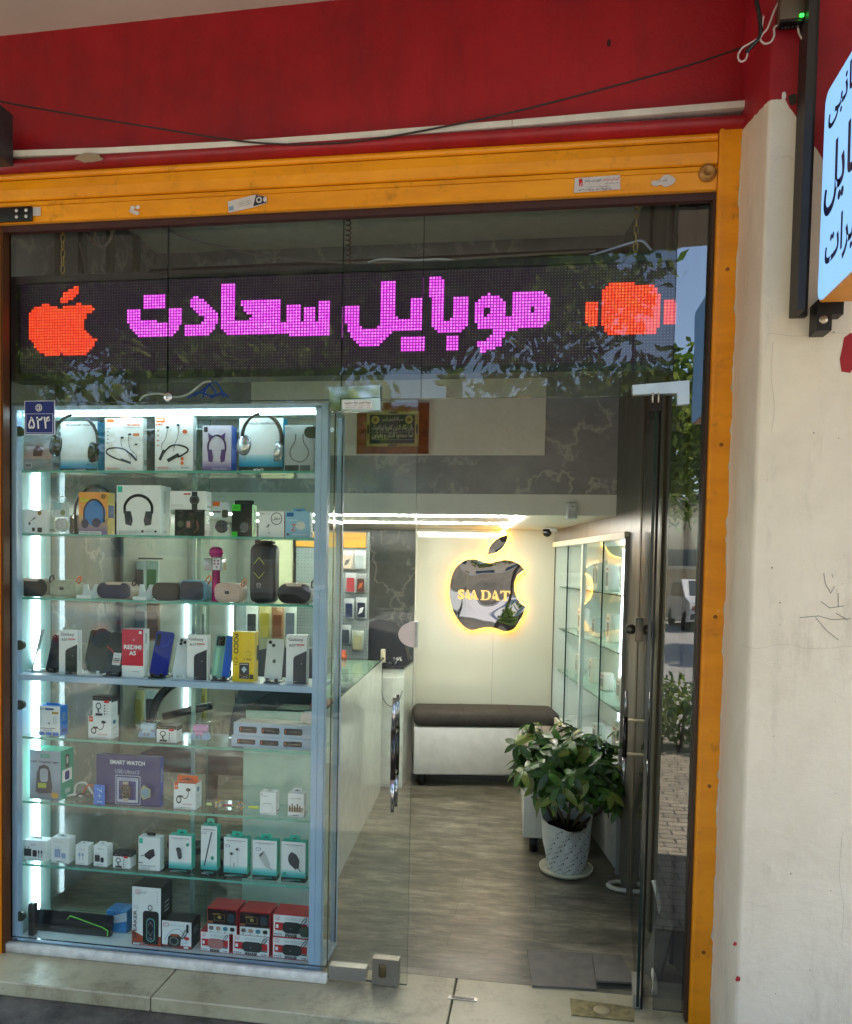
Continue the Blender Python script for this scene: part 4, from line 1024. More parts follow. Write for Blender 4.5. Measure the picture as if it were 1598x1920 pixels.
# motion detector and dome camera
root = thing('motion_detector', 'white motion detector fixed to the lowered ceiling edge', 'motion detector', (.085, 1.32, 1.77))
p = atY(1072, 958, 1.31); mb = MB(Matrix.Translation((p.x, 1.315, p.z)) @ Matrix.Rotation(R_(12), 4, 'Z'))
mb.rbox(-.026, .026, -.02, .02, -.042, .042, .008, WHITE); wpart(mb, 'body', root)
mb = MB(Matrix.Translation((p.x, 1.315, p.z)) @ Matrix.Rotation(R_(12), 4, 'Z'))
for k in range(4): mb.box(-.02, .02, -.0212, -.0202, -.032 + k * .009, -.026 + k * .009, P((196, 196, 190), .3))
mb.box(-.008, .008, -.0212, -.0202, .02, .024, P((120, 120, 120), .3)); wpart(mb, 'lens', root)
root = thing('security_camera', 'small white dome camera under the ceiling beside the emblem', 'security camera', (.0, 2.75, 1.72))
p = atY(1032, 988, 2.6); mb = MB(); mb.lathe([(.05, 0), (.05, -.018), (.04, -.028), (0, -.03)], WHITE, 20, (p.x, 2.6, 1.757)); wpart(mb, 'base', root)
mb = MB(); mb.lathe([(.0, -.032), (.022, -.024), (.03, -.008), (.03, .02)], BLACKG, 18, (p.x - .02, 2.575, 1.728)); wpart(mb, 'eye', root)

# ================================================================ benches
FAB = P((58, 53, 48), .8, var=.25, scale=20)
def bench(name, label, M, L, Dp, cm):
    root = thing(name, label, 'bench', M.translation)
    mb = MB(M); mb.rbox(0, L, 0, Dp, .085, .405, .006, P((214, 215, 210), .25)); wpart(mb, 'box_base', root)
    mb = MB(M); mb.rbox(-.006, L + .006, -.012, Dp, .408, .515, .045, cm, 4); wpart(mb, 'cushion', root)
    for u in (.34, .67): mb = MB(M); mb.tube([(L * u, -.0135, .43), (L * u, -.0135, .49), (L * u, .02, .5165), (L * u, Dp - .03, .5165)], .0022, P((34, 31, 28), .8), 6); wpart(mb, 'seam', root)
    for x in (.06, L - .06):
        for y_ in (.06, Dp - .06): mb = MB(M); mb.cyl((x, y_, 0), (x, y_, .085), .025, BLACK); wpart(mb, 'foot', root)
bench('padded_bench', 'long white bench with dark grey cushion under the emblem', Matrix(((.98, -.19, 0, -.835), (.19, .98, 0, 2.50), (0, 0, 1, 0), (0, 0, 0, 1))), .985, .34, FAB)
bench('padded_bench', 'white bench with grey cushion partly hidden behind the plant', Matrix(((.998, -.04, 0, -.075), (.04 - .0, .998, 0, 1.40), (0, 0, 1, 0), (0, 0, 0, 1))), .34, .86, P((122, 114, 104), .8, var=.2, scale=20))

# ================================================================ glass fronted cabinet in the right wall
root = thing('display_cabinet', 'lit white wall cabinet with sliding glass doors on the right', 'cabinet', (.3, 1.7, 0))
CW = P((226, 232, 224), .35, var=.03); FRM = P((222, 220, 196), .4)
CL = 1.80; G_DOOR = GLASS((.97, .985, .975), 1.95, 'cabinet_glass')
mb = MB(MC); mb.box(0, CL, .0, .34, .04, .46, P((214, 216, 214), .12, coat=.4)); mb.box(0, CL, -.022, .0, .44, .485, FRM); wpart(mb, 'base_unit', root)
mb = MB(MC); mb.box(0, CL, .33, .345, .46, 1.65, CW); mb.box(0, CL, .004, .3298, 1.645, 1.65, CW); mb.box(CL - .012, CL, .004, .33, .46, 1.645, CW); wpart(mb, 'back_panel', root)
mb = MB(MC); mb.box(-.012, CL, -.022, .02, 1.640, 1.672, FRM); wpart(mb, 'top_rail', root)
mb = MB(MC); mb.box(-.014, .0, -.016, .34, .04, 1.65, P((150, 150, 148), .35, .3)); wpart(mb, 'end_post', root)
mb = MB(MC); mb.box(.90, .93, -.012, .012, 0.486, 1.639, P((186, 198, 190), .3)); wpart(mb, 'centre_post', root)
for k in range(3):
    zz = .78 + k * .29; mb = MB(MC); mb.box(.01, CL - .02, .03, .325, zz, zz + .008, G_SHELF, P((150, 190, 176), .15)); wpart(mb, 'glass_shelf', root)
for x0, x1, y_ in ((.005, .47, .001), (.45, .90, -.007), (.93, 1.38, .001), (1.36, 1.79, -.007)):
    mb = MB(MC); mb.box(x0, x1, y_, y_ + .005, .487, 1.638, G_DOOR, G_EDGE_DARK); wpart(mb, 'sliding_door', root)
LEDC = EMIT((225, 245, 255), 5, name='cool_led_strip')
for x0 in (.12, .62, 1.2):
    mb = MB(MC); mb.box(x0, x0 + .018, .312, .328, .50, 1.62, LEDC); wpart(mb, 'led_strip', root)
# little white boxes on its shelves
for k, (u, zz, wd, h) in enumerate(((.25, 1.37, .05, .17), (.36, 1.37, .05, .17), (.8, 1.37, .07, .15), (1.05, 1.37, .05, .18), (1.12, 1.37, .05, .18), (.3, 1.08, .1, .1), (.75, 1.08, .08, .16), (1.1, 1.08, .06, .12), (1.5, 1.08, .08, .15), (.2, .79, .1, .16), (.5, .79, .1, .12), (.85, .79, .09, .1), (1.15, .79, .06, .15), (1.55, .79, .06, .13), (.3, .47, .12, .12), (.55, .47, .12, .2), (1.0, .47, .1, .1))):
    q = MC @ Vector((u, .14, 0)); c_ = P(((206, 204, 186), (188, 196, 186), (214, 210, 200))[k % 3], .4) if k != 14 else P((40, 40, 44), .4)
    mb = MB(MC @ Matrix.Translation((u, .14, zz if zz > .5 else .4605))); z_off = .0015 if zz > .5 else 0
    mb.rbox(-wd / 2, wd / 2, -.03, .03, z_off, h, .003, c_, 1); mb.flat([(-wd * .3, h * .2), (wd * .3, h * .2), (wd * .3, h * .7), (-wd * .3, h * .7)], -.0308, P((120, 120, 116), .5)); mb.flat([(-wd * .3, h * .8), (wd * .2, h * .8), (wd * .2, h * .87), (-wd * .3, h * .87)], -.0308, P((150, 90, 70), .5))
    single(mb, 'small_carton', 'small pale carton on a shelf of the right wall cabinet' if k != 14 else 'dark box on the floor of the right wall cabinet', 'box', group='small cartons in the right wall cabinet' if k != 14 else None)
# things on top of the cabinet
mb = MB(MC @ Matrix.Translation((1.12, .10, 1.6745)) @ Matrix.Rotation(R_(-75), 4, 'Z')); mb.rbox(-.04, .04, -.02, .02, 0, .125, .004, P((214, 216, 220), .3)); mb.flat([(-.03, .03), (.03, .03), (.03, .1), (-.03, .1)], -.0206, P((120, 130, 150), .4)); single(mb, 'router_box', 'white and grey carton standing on top of the right wall cabinet', 'box')
mb = MB(MC @ Matrix.Translation((.98, .06, 1.6745)) @ Matrix.Rotation(R_(-70), 4, 'Z') @ Matrix.Rotation(R_(-8), 4, 'Y')); mb.rbox(-.045, .045, -.012, .012, 0.004, .155, .003, P((198, 132, 44), .4)); mb.flat([(-.03, .03), (.03, .03), (.03, .12), (-.03, .12)], -.0126, P((120, 70, 20), .5)); single(mb, 'wooden_plaque', 'orange brown plaque leaning on top of the right wall cabinet', 'plaque')
mb = MB(MC @ Matrix.Translation((1.30, .10, 1.6745))); mb.rbox(-.05, .05, -.03, .03, 0, .10, .008, BLACK); mb.tube(smooth_open([(.0, 0, .1), (.1, -.02, .14), (.22, -.02, .10), (.3, 0, .004)], 4), .004, BLACK, 6); single(mb, 'router', 'black router with cable on top of the right wall cabinet', 'router')

# ================================================================ counter, rear cupboard, chair, accessories at the back left
CWH = P((224, 228, 218), .16, coat=.3)
root = thing('counter', 'white service counter with a glass top beside the showcase', 'counter', (-1.1, 1.4, 0))
pts = [(-.905, .50), (-1.03, 2.34), (-1.37, 2.31), (-1.245, .48)]
def slab_poly(mb, pts, z0, z1, m, side=None):
    vs = [(x, y_, z0) for x, y_ in pts] + [(x, y_, z1) for x, y_ in pts]; n = len(pts)
    mb.add(vs, [tuple(reversed(range(n))), tuple(range(n, 2 * n))], m); mb.add(vs, [(i, (i + 1) % n, n + (i + 1) % n, n + i) for i in range(n)], side or m)
mb = MB(); slab_poly(mb, pts, .0, .78, CWH); wpart(mb, 'base', root)
mb = MB()
for i, (p, q) in enumerate(zip(pts, pts[1:] + pts[:1])):
    if i == 2: continue
    p, q = Vector((*p, 0)), Vector((*q, 0)); d = (q - p).normalized(); n = Vector((-d.y, d.x, 0)) * .008
    slab_poly(mb, [(v.x, v.y) for v in (p + d * .009, q - d * .009, q - d * .009 + n, p + d * .009 + n)], .7805, .866, CWH)
wpart(mb, 'upper_panel', root)
mb = MB(); slab_poly(mb, pts, .868, .876, GLASS((.86, .94, .9), 1.5, 'counter_glass'), G_EDGE_DARK); wpart(mb, 'glass_top', root)
for k, (x, y_, c_, l_) in enumerate(((-1.06, 1.1, (196, 70, 30), 'orange cable pack lying inside the glass topped counter'), (-1.1, 1.6, (60, 60, 66), 'dark pack lying inside the glass topped counter'), (-1.12, 2.0, (190, 190, 190), 'pale pack lying inside the glass topped counter'))):
    mb = MB(Matrix.Translation((x, y_, .7805)) @ Matrix.Rotation(.3 * k, 4, 'Z')); mb.rbox(-.06, .06, -.09, .09, 0, .03, .01, P(c_, .4)); single(mb, 'cable_pack', l_, 'pack')
root = thing('rear_cupboard', 'low white cupboard in the corner behind the counter', 'cupboard', (-.98, 2.6, 0))
mb = MB(); mb.box(-1.09, -.905, 2.46, 2.84, 0, .80, CWH); wpart(mb, 'body', root)
mb = MB(); mb.box(-1.086, -.99, 2.452, 2.4595, .02, .74, CWH); mb.box(-.987, -.91, 2.452, 2.4595, .02, .74, CWH); wpart(mb, 'door', root)
mb = MB(); mb.box(-1.09, -.905, 2.448, 2.84, .8005, .815, P((36, 36, 38), .4)); wpart(mb, 'worktop', root)
mb = MB(); mb.rbox(-1.065, -1.035, 2.452, 2.475, .84, .93, .004, P((214, 206, 170), .4)); mb.box(-1.057, -1.043, 2.451, 2.4519, .86, .875, BLACK); single(mb, 'socket_strip', 'cream socket block above the worktop behind the counter', 'socket')
random.seed(3); mb = MB()
for k in range(9):
    pts_ = [Vector((-1.03 + random.uniform(-.03, .10), 2.50 + random.uniform(0, .06), .82 + random.uniform(0, .05))) for _ in range(5)]
    mb.tube(smooth_open(pts_, 4), .003, P((24, 24, 26), .5) if k % 3 else WHITE, 6)
mb.tube(smooth_open([(-1.05, 2.46, .86), (-1.052, 2.44, .7), (-1.04, 2.44, .6), (-.99, 2.44, .55), (-.94, 2.44, .58), (-.91, 2.44, .66)], 4), .0025, P((40, 40, 40), .5), 6)
single(mb, 'cable_heap', 'heap of black and white cables on the worktop', 'cable')
root = thing('office_chair', 'black office chair back beyond the glass counter', 'chair', (-1.28, 2.62, 0))
q = [atY(x, y_, 2.55) for x, y_ in ((668, 1240), (672, 1228), (686, 1212), (694, 1166), (704, 1163), (742, 1168), (752, 1180), (766, 1240))]
mb = MB(); mb.prism([(p.x, p.z) for p in q], 2.55, 2.63, P((20, 20, 22), .6)); wpart(mb, 'backrest', root)
mb = MB(); mb.rbox(-1.40, -1.0, 2.50, 2.9, .46, .54, .03, P((20, 20, 22), .6)); wpart(mb, 'seat', root)
mb = MB(); mb.cyl((-1.2, 2.7, .05), (-1.2, 2.7, .46), .03, BLACK)
for k in range(5): aa = k * 1.2566; mb.tube([(-1.2, 2.7, .08), (-1.2 + .27 * math.cos(aa), 2.7 + .27 * math.sin(aa), .05)], .02, BLACK, 8)
wpart(mb, 'base', root)
# navy office chair seen through the showcase
root = thing('office_chair', 'dark navy office chair seen through the back of the showcase', 'chair', (-1.62, 1.2, 0)); NV = P((20, 22, 40), .32, var=.4, scale=9)
q = [atY(x, y_, 1.15) for x, y_ in ((428, 1408), (437, 1340), (452, 1285), (470, 1222), (520, 1212), (585, 1216), (600, 1300), (590, 1400))]
mb = MB(); mb.prism([(p.x, p.z) for p in q], 1.13, 1.23, NV); wpart(mb, 'backrest', root)
mb = MB(); mb.rbox(q[0].x - .28, q[0].x + .3, .72, 1.2, .50, .60, .04, NV); wpart(mb, 'seat', root)
for off in (0, ):
    mb = MB(); mb.tube(smooth_open([(q[1].x, 1.12, .92), (q[1].x - .15, 1.08, .93), (q[1].x - .3, 1.0, .84), (q[1].x - .32, .92, .72), (q[1].x - .22, .9, .62), (q[1].x - .1, .9, .58)], 5), .022, BLACK, 10); wpart(mb, 'armrest', root)
mb = MB(); mb.tube([(q[1].x - .28, .95, .72), (q[1].x - .05, 1.0, .78)], .02, BLACK, 10); mb.cyl((q[0].x, .95, .06), (q[0].x, .95, .5), .03, BLACK)
for k in range(5): aa = k * 1.2566 + .3; mb.tube([(q[0].x, .95, .1), (q[0].x + .28 * math.cos(aa), .95 + .28 * math.sin(aa), .045)], .02, BLACK, 8)
wpart(mb, 'base', root)

# pegboard with phone cases
root = thing('pegboard', 'grey perforated pegboard beyond the counter', 'pegboard', (-1.35, 2.45, .8))
mb = MB(); mb.box(-1.66, -1.155, 2.46, 2.475, .80, 1.71, P((128, 138, 136), .4)); wpart(mb, 'board', root)
mb = MB(); dk = P((50, 56, 56), .6)
for i in range(22):
    for j in range(38): dot(mb, -1.645 + i * .0228, .815 + j * .0232, .0034, 2.4595, dk, 6)
wpart(mb, 'peg_holes', root)
mb = MB(); a, b = atY(637, 998, 2.45), atY(686, 1027, 2.45); mb.box(-1.66, b.x, 2.445, 2.4585, b.z, a.z, P((206, 146, 30), .4)); mb.text('لوازم جانبی موبایل', (a.x + b.x) / 2, (a.z + b.z) / 2 + .01, .022, P((60, 40, 20), .5), 2.4442, w=.11); single(mb, 'header_card', 'yellow header card with Persian lettering above the pegboard', 'card')
def pack(x0, y0, x1, y1, Y, bagc, itemc, label, group=None, acc=None):
    a, b = atY(x0, y0, Y), atY(x1, y1, Y); W, H = b.x - a.x, a.z - b.z
    root = thing('hanging_pack', label, 'hanging pack', (a.x + W / 2, Y, b.z), 0, group)
    mb = MB(Matrix.Translation((0, 0, 0))); mb.rbox(-W / 2, W / 2, -.004, .004, 0, H, .0015, P(bagc, .25), 1); mb.build('backing_card', root)
    mb = MB(); mb.prism(rrect(-W * .34, W * .34, H * .06, H * .76, W * .09), -.012, -.0045, P(itemc, .25), smooth=True)
    if acc: mb.flat([(-W * .25, H * .2), (W * .1, H * .3), (W * .25, H * .55), (-W * .1, H * .5)], -.0126, P(acc, .3))
    mb.build('phone_case', root)
    mb = MB(); mb.tube([(0, .03, H * .93), (0, -.018, H * .93)], .002, STEEL, 6); mb.build('hook', root)
    return root
Yp = 2.44
pack(641, 1032, 663, 1068, Yp, (176, 172, 164), (186, 170, 150), 'silver foil pack at the top left of the pegboard', acc=(90, 90, 90))
pack(665, 1032, 686, 1068, Yp, (186, 192, 190), (150, 160, 160), 'clear silver pack at the top right of the pegboard')
pack(648, 1074, 668, 1112, Yp, (150, 156, 156), (150, 44, 52), 'dull red phone case pack on the pegboard')
pack(668, 1076, 686, 1112, Yp, (120, 126, 126), (70, 34, 26), 'brown and orange patterned phone case pack on the pegboard', acc=(176, 80, 40))
pack(646, 1122, 664, 1160, Yp, (150, 158, 160), (26, 34, 66), 'navy phone case pack in the third row of the pegboard')
pack(668, 1120, 688, 1160, Yp, (160, 166, 168), (24, 32, 52), 'dark case with a white strap on the pegboard', acc=(210, 210, 210))
pack(640, 1172, 658, 1208, Yp, (140, 150, 148), (30, 36, 40), 'black rimmed clear case in the lowest pegboard row')
pack(660, 1182, 682, 1220, Yp, (146, 154, 140), (150, 148, 110), 'olive yellowish phone case pack in the lowest pegboard row')
mb = MB(); mb.lathe([(.03, 0), (.03, .02), (.02, .03), (.026, .05), (0, .055)], P((180, 70, 20), .4), 14, (atY(642, 1235, 2.3).x, 2.3, .877)); single(mb, 'orange_roll', 'orange and black roll on the far end of the counter', 'roll')

# lit rack with hanging accessories along the left wall, seen through the showcase
root = thing('accessory_rack', 'pale green lit accessory rack along the left wall behind the showcase', 'rack', (-2.05, 1.7, 0))
PG = P((116, 122, 114), .4)
mb = MB(); mb.box(-2.078, -2.062, .95, 2.4, .45, 1.70, PG); wpart(mb, 'back_board', root)
mb = MB(); mb.box(-2.078, -1.93, 2.405, 2.425, .0, 1.74, PG); wpart(mb, 'end_board', root)
mb = MB(); mb.box(-2.078, -1.98, 1.66, 1.68, .45, 1.70, PG); wpart(mb, 'divider', root)
for y_, z0, z1 in ((1.63, .62, 1.25), (2.30, .70, 1.30)):
    mb = MB(); mb.box(-2.0615, -2.045, y_, y_ + .018, z0, z1, EMIT((225, 245, 255), 2.2, name='rack_led_tube')); wpart(mb, 'led_tube', root)
mb = MB(); mb.box(-1.93, -1.70, 2.50, 2.52, .0, 1.74, P((206, 206, 170), .35)); single(mb, 'cream_panel', 'tall cream panel at the far end of the left wall', 'panel')
random.seed(12)
cols = {'green and white': ((196, 214, 196), (40, 120, 64)), 'white': ((216, 220, 214), (60, 64, 66)), 'grey': ((196, 202, 196), (90, 100, 110)), 'brown': ((150, 110, 76), (110, 62, 36)), 'yellow': ((200, 190, 130), (176, 160, 60)), 'blue': ((120, 160, 180), (40, 90, 120)), 'black': ((150, 154, 150), (26, 30, 34))}
for Y_, wd, hh, rows in ((1.06, 24, 70, ((1050, 'upper', ((224, 'green and white'), (250, 'white'), (274, 'green and white'))), (1132, 'middle', ((226, 'white'), (252, 'grey'), (276, 'brown'))), (1292, 'lower', ((224, 'black'), (246, 'yellow'), (272, 'white'))))),
                           (1.86, 20, 60, ((1136, 'upper', ((344, 'brown'), (366, 'grey'))), (1290, 'lower', ((346, 'black'), (368, 'yellow'))))),
                           (2.32, 22, 62, ((1136, 'upper', ((462, 'white'), (486, 'yellow'), (510, 'brown'), (534, 'grey'))), (1296, 'lower', ((540, 'yellow'), (562, 'grey')))))):
    for y0, rn, its in rows:
        for q, (x0, nm) in enumerate(its):
            where = {1.06: 'near', 1.86: 'middle', 2.32: 'far'}[Y_]
            pack(x0, y0 + random.uniform(-3, 3), x0 + wd, y0 + hh, Y_ + .02 * (q % 2), *cols[nm], '%s hanging pack, %s of the %s row, %s end of the wall rack' % (nm, ('first', 'second', 'third', 'fourth')[q], rn, where), 'hanging accessory packs on the left wall rack')
mb = MB(); 
for Y_, x0, x1, zs in ((1.07, 222, 300, (1046, 1128, 1288)), (1.87, 342, 388, (1132, 1286)), (2.34, 456, 590, (1132, 1292))):
    for yy in zs:
        p, q = atY(x0, yy, Y_), atY(x1, yy, Y_); mb.tube([(min(p.x, q.x), Y_ + .03, p.z), (q.x, Y_ + .03, p.z)], .004, BLACK, 6)
single(mb, 'hanging_rails', 'thin black rails carrying the hanging packs behind the showcase', 'rail')

# floor oddments by the door
root = thing('floor_hatch', 'loose broken floor boards covering a hole by the door', 'floor patch', (.17, .24, 0))
BRD = P((92, 88, 80), .5, var=.3, scale=18)
q = [atZ(x, y_, .0) for x, y_ in ((988, 1784), (1110, 1792), (1118, 1858), (998, 1852))]
mb = MB(); slab_poly(mb, [(p.x, p.y) for p in reversed(q)], .001, .009, BRD); wpart(mb, 'board', root)
q = [atZ(x, y_, .0) for x, y_ in ((1110, 1797), (1165, 1800), (1190, 1852), (1118, 1848))]
mb = MB(Matrix.Rotation(R_(0), 4, 'Z')); slab_poly(mb, [(p.x, p.y) for p in reversed(q)], .012, .019, BRD); wpart(mb, 'board', root)
mb = MB(); vs = [(.40, .30, .002), (.44, .18, .002), (.50, .24, .20), (.47, .36, .22)]; vs += [(x + .012, y_ + .004, z_) for x, y_, z_ in vs]; mb.add(vs, [(0, 1, 2, 3), (7, 6, 5, 4), (0, 4, 5, 1), (1, 5, 6, 2), (2, 6, 7, 3), (3, 7, 4, 0)], BRD); wpart(mb, 'leaning_board', root)
mb = MB(); mb.tube(smooth_open([(.45, .40, .30), (.47, .36, .22), (.47, .32, .12), (.44, .25, .03), (.43, .15, .016), (.42, .10, .016)], 5), .010, P((206, 200, 186), .45), 10); single(mb, 'white_hose', 'white hose curving down to the floor behind the open door', 'hose')
c = atZ(1170, 1662, .012); mb = MB(); mb.tube([(c.x + .072 * math.cos(k * .5236), c.y + .05 * math.sin(k * .5236), .013) for k in range(12)], .011, P((214, 208, 190), .45), 10, closed=True); single(mb, 'white_hose', 'white hose loop lying on the floor behind the open door', 'hose')

# ================================================================ potted plant
random.seed(21)
pc = atZ(1062, 1648, 0)
root = thing('potted_plant', 'bushy green umbrella plant in a paper wrapped pot on a saucer', 'plant', (pc.x, pc.y + .09, 0))
PAPERW = bpy.data.materials.new('printed_wrapping_paper'); t, b = nodes(PAPERW); n = noise_nodes(t, 9, 5); r = ramp(t, n.outputs[0], [(.3, lin((196, 204, 206))), (.7, lin((222, 226, 224)))]); n2 = noise_nodes(t, 5, 8, .8); r2 = ramp(t, n2.outputs[0], [(.60, (0, 0, 0)), (.68, (.7, .7, .7))]); t.links.new(mix(t, r2.outputs[0], r.outputs[0], lin((186, 172, 128))), b.inputs['Base Color']); b.inputs['Roughness'].default_value = .3; bump(t, b, n.outputs[0], .6, .02)
mb = MB(); mb.lathe([(.10, 0), (.125, .012), (.132, .03), (.126, .03), (.115, .014), (0, .012)], P((206, 202, 180), .35), 28); mb.build('saucer', root)
mb = MB(); n = 36; prof = [(.084, .0135), (.098, .07), (.109, .15), (.116, .24)]
vs = []; fs = []
for i, (rr, z) in enumerate(prof + [(.132, 1)]):
    for k in range(n):
        aa = 6.2832 * k / n; zz = z
        cr = 1.03 + .04 * math.sin(aa * 5 + i * 1.7) + random.uniform(-.028, .028)
        if z == 1:
            fr_ = math.cos(aa + 1.5708 + .15)                    # opening faces the street
            zz = .28 + .12 * (1 - max(0, fr_)) - .05 * max(0, fr_) + .025 * math.sin(aa * 3 + 1)
        vs.append((rr * cr * math.cos(aa), rr * cr * math.sin(aa), zz))
for i in range(4):
    for k in range(n): fs.append((i * n + k, i * n + (k + 1) % n, (i + 1) * n + (k + 1) % n, (i + 1) * n + k))
mb.add(vs, fs, PAPERW, True)
# printed slogans wrapped round the paper
for row in range(7):
    for q in range(8):
        aa = -2.9 + q * .42 + row * .16; z = .035 + row * .032
        rr = .094 + (z - .0135) / .23 * .032 + .0065
        T = Matrix.Translation((rr * math.cos(aa), rr * math.sin(aa), z)) @ Matrix.Rotation(aa + 1.5708, 4, 'Z')
        mb.M = T; mb.text('باوفا' if q % 2 else 'گلستان', 0, 0, .010, P((40, 52, 60), .5), 0, w=.03, rot=.55); mb.disc(.02, .012, .004, .004, -.0002, P((40, 52, 60), .5), 8)
mb.M = I4; mb.build('wrapped_pot', root)
mb = MB(); mb.lathe([(.092, .20), (.098, .232), (.09, .232), (.085, .215), (0, .218)], P((34, 26, 22), .9), 24); mb.build('soil', root)
stems = MB(); SB = P((70, 58, 36), .7)
LEAF = [None] * 3
for i, cc in enumerate(((54, 86, 40), (76, 116, 50), (122, 138, 66))): LEAF[i] = LEAFMAT(cc, .25, 25, .35, .25)
fol = MB()
def leaflet(M, L, wd, m):
    vs = []; N = 5
    for i in range(N + 1):
        t_ = i / N; ww = wd * math.sin(math.pi * min(1, t_ * .9 + .08)) ** .8 * (1 if t_ < .95 else .15)
        droop = -.35 * L * t_ * t_
        vs += [(-ww, L * t_, droop + .12 * ww), (0, L * t_, droop - .05 * ww), (ww, L * t_, droop + .12 * ww)]
    fs = []
    for i in range(N):
        for k in (0, 1): fs.append((i * 3 + k, i * 3 + k + 1, i * 3 + k + 4, i * 3 + k + 3))
    fol.M = M; fol.add(vs, fs, m, True)
def whorl(p, up, sc):
    n = random.randint(6, 8); base = up.to_track_quat('Z', 'Y').to_matrix().to_4x4(); ph = random.random() * 6
    for k in range(n):
        m = LEAF[random.choice((0, 0, 0, 1, 1, 2))]
        M = Matrix.Translation(p) @ base @ Matrix.Rotation(ph + 6.2832 * k / n, 4, 'Z') @ Matrix.Rotation(R_(random.uniform(-22, 12)), 4, 'X')
        leaflet(M, sc * random.uniform(.75, 1.1), sc * .19, m)
def branch(p, d, L, r, depth):
    pts = [p]; cur = p.copy(); dd = d.copy()
    for i in range(5):
        dd = (dd + Vector((random.uniform(-.16, .16), random.uniform(-.16, .16), .06))).normalized(); cur = cur + dd * L / 5; pts.append(cur.copy())
        if depth == 1 or i >= 2:
            for q in range(1):
                aa = random.random() * 6.28; s_ = Vector((math.cos(aa), math.sin(aa), random.uniform(.1, .8))).normalized(); e = cur + s_ * random.uniform(.06, .14)
                stems.tube([cur, (cur + e) / 2 + Vector((0, 0, .01)), e], .002, LEAF[1], 5); whorl(e, (s_ + Vector((0, -.35, .8))).normalized(), random.uniform(.075, .105))
    stems.tube(pts, r, SB, 7, r1=r * .6)
    if depth == 0:
        for q in range(3):
            aa = random.random() * 6.28; branch(pts[3], Vector((math.cos(aa) * .8, math.sin(aa) * .6, .75)).normalized(), L * .55, r * .55, 1)
    whorl(cur, (dd + Vector((0, -.3, .6))).normalized(), .10)
for dx, dy, L in ((-.62, -.1, .34), (-.35, .1, .42), (.0, -.05, .40), (.42, .05, .44), (.72, -.12, .36), (.25, -.4, .30), (-.2, -.45, .28)):
    branch(Vector((dx * .06, dy * .06, .225)), Vector((dx * 1.5 + .14, dy * 1.3, 1)).normalized(), L, .0075, 0)
stems.build('stems', root); fol.M = I4; fol.build('foliage', root)

# ================================================================ the lit showcase behind the shop window
CX0, CX1, CY0, CY1 = -1.985, -.765, .022, .255
root = SHOW = thing('showcase', 'tall lit glass showcase in a pale blue aluminium frame full of phone goods', 'showcase', (-1.37, .18, 0))
PALE = P((164, 192, 188), .3, var=.03)
mb = MB(); mb.box(CX1 - .046, CX1 - .024, CY0, CY0 + .03, .002, 2.05, ALU); mb.box(CX1 - .0225, CX1, CY0 - .003, CY0 + .03, .002, 2.05, ALU); mb.box(CX1 - .0238, CX1 - .0227, CY0 + .004, CY0 + .02, .002, 2.05, P((90, 104, 120), .5)); wpart(mb, 'front_stile', root)
mb = MB(); mb.box(CX0 - .012, CX0 + .016, CY0, CY0 + .03, .002, 2.05, ALU); wpart(mb, 'front_stile', root)
mb = MB(); mb.box(CX0, CX1 - .047, CY0, CY0 + .03, .004, .024, ALU); mb.box(CX0, CX1, CY0 + .031, CY1, .004, .0215, P((196, 206, 206), .4)); wpart(mb, 'bottom_rail', root)
mb = MB(); mb.box(CX0 - .012, CX1, CY0, CY0 + .03, 2.046, 2.062, ALU); mb.box(CX0, CX1, CY0 + .031, CY1, 2.05, 2.060, PALE); wpart(mb, 'top_rail', root)
mb = MB(); mb.box(CX0 - .012, CX0, CY0 + .031, CY1, .023, 2.049, PALE); wpart(mb, 'side_panel', root)
mb = MB(); mb.box(CX1 - .006, CX1 - .0005, CY0 + .031, CY1 - .02, .023, 2.049, G_PANE, G_EDGE)
vs = [(CX1 - .006, CY0 + .031, .023), (CX1 - .0005, CY0 + .031, .023), (CX1 - .0005, CY1 - .02, .023), (CX1 - .006, CY1 - .02, .023)]; vs += [(x, y_, 2.049) for x, y_, _ in vs]
mb = MB(); mb.add(vs, [(1, 2, 6, 5), (3, 0, 4, 7)], G_PANE); mb.add(vs, [(0, 1, 5, 4), (2, 3, 7, 6)], G_EDGE_DARK); wpart(mb, 'glass_side', root)
mb = MB(); mb.box(CX1 - .024, CX1, CY1 - .018, CY1, .023, 2.049, ALU); wpart(mb, 'back_stile', root)
for x0, x1, y_ in ((CX0 + .01, -1.30, CY1 - .018), (-1.36, CX1 - .03, CY1 - .008)):
    mb = MB(); mb.box(x0, x1, y_, y_ + .005, .055, 2.045, G_SHELF, G_EDGE); wpart(mb, 'sliding_back_glass', root)
mb = MB(); mb.box(-1.372, -1.358, CY1 - .010, CY1, .05, 2.045, P((210, 220, 222), .2, .6)); wpart(mb, 'back_post', root)
LEDS = EMIT((214, 244, 255), 6, name='showcase_led_tube')
mb = MB(); mb.rbox(CX0 + .001, CX0 + .014, .145, .165, .09, 2.03, .004, LEDS); wpart(mb, 'led_tube', root)
mb = MB(); mb.rbox(CX0 + .02, CX1 - .05, .056, .070, 2.030, 2.043, .004, EMIT((214, 244, 255), 3.6, name='showcase_top_led')); wpart(mb, 'led_tube', root)
SHZ = {1: 1.827, 2: 1.588, 3: 1.345, 4: 1.053, 5: .808, 6: .557, 7: .311, 8: .022}
for k in (1, 2, 3, 5, 6, 7):
    mb = MB(); mb.box(CX0 + .004, CX1 - .026, .056, .225, SHZ[k] - .008, SHZ[k], G_SHELF)
    z = SHZ[k]; mb.box(CX0 + .004, CX1 - .026, .0545, .0558, z - .0082, z + .0002, P((96, 168, 150), .12, var=.2)); wpart(mb, 'glass_shelf', root)
